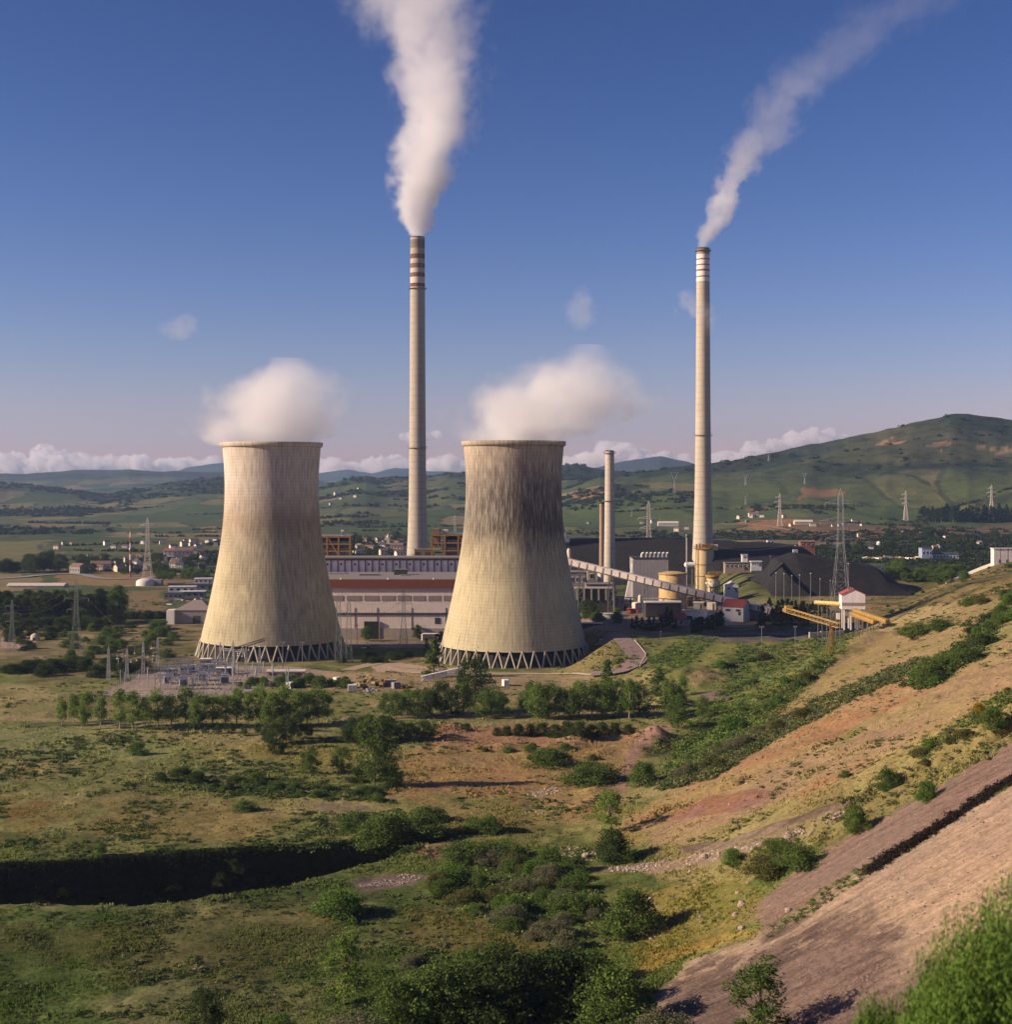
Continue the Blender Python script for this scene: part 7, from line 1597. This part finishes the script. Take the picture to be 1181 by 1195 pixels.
# low scrub spread over the valley and the slopes: density follows the ground's own patchiness
def scatter(pp, n, smin_, smax_, pal, thr=-.2, size=18, seed=1, ymin=12.0):
    r_ = np.random.default_rng(seed); p = poly_sample(pp, n, r_, ymin); f = fbm(p[:, 0], p[:, 1], size, 4, 600+seed); rat = lookup(CA, p[:, 0], p[:, 1]); rat = rat[:, 2]/rat[:, 0]
    k = (f > thr) & (rat < .5) & (p[:, 2] > -2); p = p[k]; s = r_.uniform(0, 1, len(p))**1.8*(smax_-smin_)+smin_; s *= np.clip(.6+f[k]-thr, .6, 1.5)
    return p, s, SCC[np.array(pal)[r_.integers(0, len(pal), len(p))]]
A_ = [scatter([(-30, 845), (470, 865), (470, 1000), (-30, 990)], 4200, .3, 1.6, (0, 1, 1, 2, 1), -.06, 22, 2),
      scatter([(-30, 1070), (400, 1050), (700, 1000), (760, 1060), (740, 1160), (400, 1190), (-30, 1190)], 3600, .2, 1.1, (0, 1, 2, 1, 4), -.05, 13, 3),
      scatter([(470, 850), (760, 850), (740, 1000), (600, 1010), (470, 1000)], 1300, .3, 1.4, (0, 2, 1), .03, 14, 4),
      scatter([(760, 900), (1000, 760), (1190, 690), (1190, 880), (960, 985), (760, 990)], 2600, .25, 1.1, (2, 2, 0, 4), .0, 16, 5),
      scatter([(760, 1000), (960, 990), (1190, 840), (1190, 865), (960, 1020), (860, 1080), (740, 1130), (720, 1060)], 600, .2, .7, (0, 3, 2), .0, 9, 6),
      scatter([(-30, 690), (200, 700), (240, 760), (120, 812), (-30, 830)], 1300, .5, 1.7, (0, 1, 1, 2), -.05, 26, 7),
      scatter([(120, 815), (400, 800), (640, 790), (800, 800), (800, 850), (400, 845), (-30, 850), (-30, 835)], 1100, .4, 1.4, (0, 1, 2), .0, 18, 8),
      scatter([(640, 745), (760, 740), (1000, 735), (880, 850), (800, 860), (650, 790)], 1300, .5, 1.7, (3, 0, 1, 2, 3), -.12, 18, 9),
      scatter([(1010, 700), (1100, 665), (1190, 650), (1190, 730), (1080, 735), (1000, 735)], 1200, .4, 1.6, (1, 0, 2, 1), -.1, 18, 10),
      scatter([(652, 778), (690, 741), (718, 745), (724, 770), (700, 783)], 500, .2, .6, (2, 4, 0), -.5, 10, 13),
      scatter([(-30, 984), (200, 986), (450, 982), (480, 990), (440, 999), (200, 1001), (-30, 1000)], 420, .25, .9, (0, 1, 2), -.3, 6, 14),
      scatter([(-30, 1062), (200, 1066), (340, 1042), (460, 1000), (470, 1006), (350, 1054), (210, 1076), (-30, 1074)], 300, .2, .7, (0, 1, 2), -.3, 6, 15),
      scatter([(370, 755), (540, 760), (540, 800), (370, 800)], 350, .3, 1.1, (0, 1, 2), -.1, 10, 12)]
p = np.concatenate([a[0] for a in A_]); s = np.concatenate([a[1] for a in A_]); c = np.concatenate([a[2] for a in A_])
scrub('scrub', 'low patchy green scrub and heath spread over the valley floor and slopes', p, s, c, 16, .30, 21)
# dense belts that read as one mass
B_ = []
for k, (pp, n, a, b, pal) in enumerate((([(765, 912), (850, 866), (950, 818), (1012, 790), (1075, 768), (1088, 780), (1015, 808), (900, 866), (830, 910), (775, 922)], 1250, .7, 2.0, (2, 0, 1, 4)), ([(848, 866), (908, 800), (995, 737), (1004, 738), (948, 796), (886, 858)], 800, .6, 1.7, (3, 3, 0, 2)),
                                        ([(770, 905), (800, 862), (850, 842), (880, 858), (830, 895)], 520, .7, 1.9, (3, 3, 0, 1)), ([(800, 852), (845, 800), (850, 762), (905, 752), (985, 742), (905, 800), (855, 856)], 900, .7, 1.9, (3, 3, 0, 2)),
                                        ([(1050, 800), (1100, 768), (1190, 690), (1190, 706), (1140, 768), (1085, 806)], 420, .8, 2.2, (1, 0, 1)), ([(505, 1040), (560, 998), (645, 996), (700, 1045), (690, 1095), (620, 1098), (540, 1062)], 620, .6, 1.7, (0, 1, 3, 4)),
                                        ([(195, 905), (330, 908), (450, 922), (445, 936), (320, 930), (198, 920)], 420, .6, 1.5, (1, 0, 1)), ([(420, 992), (440, 962), (480, 972), (500, 985), (470, 998)], 260, .7, 1.8, (1, 1, 0)), ([(755, 770), (800, 742), (838, 742), (800, 775), (770, 790)], 330, .6, 1.5, (3, 3, 0)),
                                        ([(1180, 800), (1130, 835), (1060, 880), (1075, 888), (1190, 815)], 200, .5, 1.3, (0, 3, 2)), ([(1040, 985), (1181, 880), (1190, 872), (1190, 864), (1100, 915), (1030, 965)], 0, .3, .9, (0, 2)))):
    if not n: continue
    r_ = np.random.default_rng(40+k); p = poly_sample(pp, n, r_); s = r_.uniform(a, b, n); B_.append((p, s, SCC[np.array(pal)[r_.integers(0, len(pal), n)]]))
scrub('scrub_belt', 'dense belts of broom and bramble running across the slope and hillocks', np.concatenate([b[0] for b in B_]), np.concatenate([b[1] for b in B_]), np.concatenate([b[2] for b in B_]), 18, .24, 22)
# dead dark growth in the scree gully, brambles on the pit wall coloured black to deepen its shade
B_ = []
for k, (pp, n, a, b) in enumerate((([(1012, 1012), (1100, 958), (1190, 900), (1190, 908), (1100, 966), (1012, 1022)], 520, .35, 1.15), ([(-30, 1000), (200, 1004), (430, 1000), (300, 1050), (-30, 1062)], 500, .4, 1.3))):
    r_ = np.random.default_rng(60+k); p = poly_sample(pp, n, r_); s = r_.uniform(a, b, n); B_.append((p, s, np.repeat(np.array([[(.034, .028, .024), (.022, .024, .014)][k]]), n, 0)))
scrub('dark_brush', 'blackish dead brush in the scree gully and over the shaded pit wall', np.concatenate([b[0] for b in B_]), np.concatenate([b[1] for b in B_]), np.concatenate([b[2] for b in B_]), 16, .22, 23)
p = poly_sample([(890, 1090), (1000, 1012), (1012, 1012), (1010, 1024), (905, 1095)], 150, np.random.default_rng(70)); scrub('gully_grass', 'green tussocks in the lower end of the scree gully', p, np.random.default_rng(71).uniform(.25, .7, len(p)), SCC[np.random.default_rng(72).integers(0, 4, len(p))], 16, .24, 24)

# woods and hedgerows far off
m = (XG > -2600) & (XG < 2600) & (YG > 1300) & (YG < 6000) & (np.abs(UG) < .40) & (wood > .12)
ii_ = np.argwhere(m); r_ = np.random.default_rng(80); wgt = 1.0/YG[m]**.5; wgt = wgt*np.where((XG[m] > 250) & (ZG[m] > 60), .15, 1); sel = ii_[r_.choice(len(ii_), 8000, replace=False, p=wgt/wgt.sum())]
p = np.stack([XG[sel[:, 0], sel[:, 1]], YG[sel[:, 0], sel[:, 1]], ZG[sel[:, 0], sel[:, 1]]], 1); p[:, 0] += r_.normal(0, 2, len(p)); p[:, 1] += r_.normal(0, 6, len(p)); p[:, 2] = hg(p[:, 0], p[:, 1])
s = r_.uniform(2.5, 5.5, len(p))*np.clip(p[:, 1]/2200, .8, 1.6)
o = scrub('far_woods', 'dark woods and hedgerows covering the far plain and hills as one mass', p, s, np.array([(.034, .050, .020), (.045, .060, .024), (.028, .042, .02)])[r_.integers(0, 3, len(p))], 9, .55, 25, 1.1)
# lines of trees along field edges on the plain
hl = []
for k in range(60):
    a = ground([r_.uniform(-20, 1200)], [r_.uniform(592, 668)], 900)[0]; ang = r_.normal(0, .35); L = r_.uniform(40, 260)
    if a[1] < 1150 or a[1] > 5000 or (-60 < a[0] < 420 and a[1] < 1350): continue
    tq = np.sort(r_.uniform(0, 1, int(L/5))); X = a[0]+np.cos(ang)*tq*L; Y = a[1]+np.sin(ang)*tq*L; hl.append(np.stack([X, Y, hg(X, Y)], 1))
p = np.concatenate(hl); scrub('hedgerows', 'dark hedgerows between the far fields', p, r_.uniform(1.5, 4.2, len(p)), np.array([(.034, .050, .020), (.050, .066, .026)])[r_.integers(0, 2, len(p))], 12, .5, 26, 1.2)

# stones
def stones(name, label, groups, mat, seed, cat='rubble'):
    r_ = np.random.default_rng(seed); bv, bq = ico(1); VV = []; QQ = []; n0 = 0
    for pp, n, a, b in groups:
        cs_ = poly_sample(pp, n, r_); cs_ = cs_[fbm(cs_[:, 0], cs_[:, 1], 5, 3, 707) > -.12]
        for c in cs_:
            s_ = a+(b-a)*r_.uniform()**2.5; v = bv*(1+r_.normal(0, .18, (len(bv), 1)))*s_*np.array([r_.uniform(.7, 1.4), r_.uniform(.7, 1.2), r_.uniform(.5, .9)])
            VV.append(v+c+np.array([0, 0, s_*.15])); QQ.append(bq+n0); n0 += len(bv)
    return stuff(name, np.concatenate(VV), np.concatenate(QQ), mat, label, cat)
STN = pmat('pale_broken_stone', (.38, .29, .25), .95, .3, 1.5, streak=False); STD = pmat('mauve_stone', (.20, .15, .135), .95, .35, 1.5, streak=False)
stones('rubble', 'pale broken rubble heaped in banks between the bushes and the red slope', [([(645, 1008), (735, 1011), (800, 999), (900, 979), (985, 946), (990, 950), (908, 984), (818, 1009), (740, 1018), (650, 1012)], 1300, .05, .42), ([(604, 928), (640, 917), (660, 921), (632, 931)], 300, .10, .42), ([(590, 948), (620, 940), (640, 950), (600, 956)], 60, .12, .4),
    ([(415, 1034), (470, 1020), (503, 1022), (460, 1034)], 300, .06, .26), ([(650, 990), (690, 985), (700, 1004), (660, 1006)], 120, .15, .5), ([(740, 1035), (860, 1025), (900, 1040), (860, 1080), (760, 1100)], 60, .12, .5), ([(600, 848), (690, 850), (700, 870), (600, 868)], 90, .15, .6), ([(700, 885), (940, 860), (1000, 900), (800, 960)], 160, .08, .3)], STN, 5)
stones('scree_stones', 'loose mauve stones strewn over the bare scree slope', [([(770, 1160), (890, 1092), (1040, 1002), (1190, 915), (1190, 1090), (1040, 1150), (980, 1200)], 1100, .03, .26), ([(870, 1065), (1000, 985), (1190, 865), (1190, 900), (1040, 992), (900, 1078)], 900, .04, .22)], STD, 6, 'stones')
for i, (px, py, s_) in enumerate(((866, 1057, .8), (858, 1068, .5), (920, 1063, .55), (866, 1084, .6), (822, 1002, .9), (684, 1000, .9), (806, 1018, .5))):
    b = G(px, py); r_ = np.random.default_rng(i); bv, bq = ico(3); v = bv*(1+.3*fbm(bv[:, 0]*2+i*9, bv[:, 1]*2+bv[:, 2]*1.7, 1, 3, i))[:, None]*s_*np.array([1, .8, .9]); o = link('boulder', np_mesh('boulder', v, bq, STN, False)); o.location = b+Vector((0, 0, s_*.3))
    tag(o, ('largest pale boulder at the foot of the mauve scree', 'small pale boulder just left below the largest one', 'pale boulder on the lower mauve scree', 'pale boulder in the grey hollow at the scree foot', 'big pale boulder on the rubble bank', 'pale boulder at the left end of the rubble bank', 'pale boulder in front of the rubble bank')[i], 'boulder')

# the broom bush right before the viewer
r_ = np.random.default_rng(90)
def broom(label, X, Y, h, w, nst, seed):
    z = float(hg(X, Y)); r = thing('broom_bush', label, 'bush', (X, Y, z-.1)); r_ = np.random.default_rng(seed); V = []; Q = []; n0 = 0; st = MB()
    for k in range(nst):
        a = r_.uniform(0, 6.283); rr = w*math.sqrt(r_.uniform()); b = np.array([rr*.35*math.cos(a), rr*.35*math.sin(a), 0]); tip = np.array([rr*math.cos(a), rr*math.sin(a), h*(1-.42*(rr/w)**2)*r_.uniform(.78, 1.08)])
        L = np.linspace(0, 1, 9)[:, None]; sp = b+(tip-b)*L+np.array([math.cos(a), math.sin(a), 0])*(.10*w*np.sin(np.pi*L)); 
        if k % 9 == 0:
            for q in range(0, 6, 2): st.tube(sp[q], sp[q+2], .012, .008, 5, cap=False)
        m = 44; t_ = r_.uniform(.25, 1, m)**.8; c = np.stack([np.interp(t_, L[:, 0], sp[:, i]) for i in range(3)], 1)+r_.normal(0, .075, (m, 3)); v, q = leaf_quads(c, .030, r_, 0, 3.2, True); V.append(v); Q.append(q+n0); n0 += len(v)
    link('foliage', np_mesh('foliage', np.concatenate(V), np.concatenate(Q), LM['broom']), r); st.build('stem', BARK, r); return r
broom('big bright green broom bush close to the viewer in the bottom right corner', 11.0, 29.5, 5.3, 2.0, 1100, 1)
broom('lower broom bush in front of the big one at the bottom right edge', 8.6, 28.0, 2.6, 1.15, 500, 2)
broom('round broom bush on the left flank of the big one at the bottom right', 9.3, 28.6, 4.0, 1.5, 700, 4)
broom('small broom bush left of the big one at the bottom right', 7.7, 30.0, 2.4, .7, 260, 3)
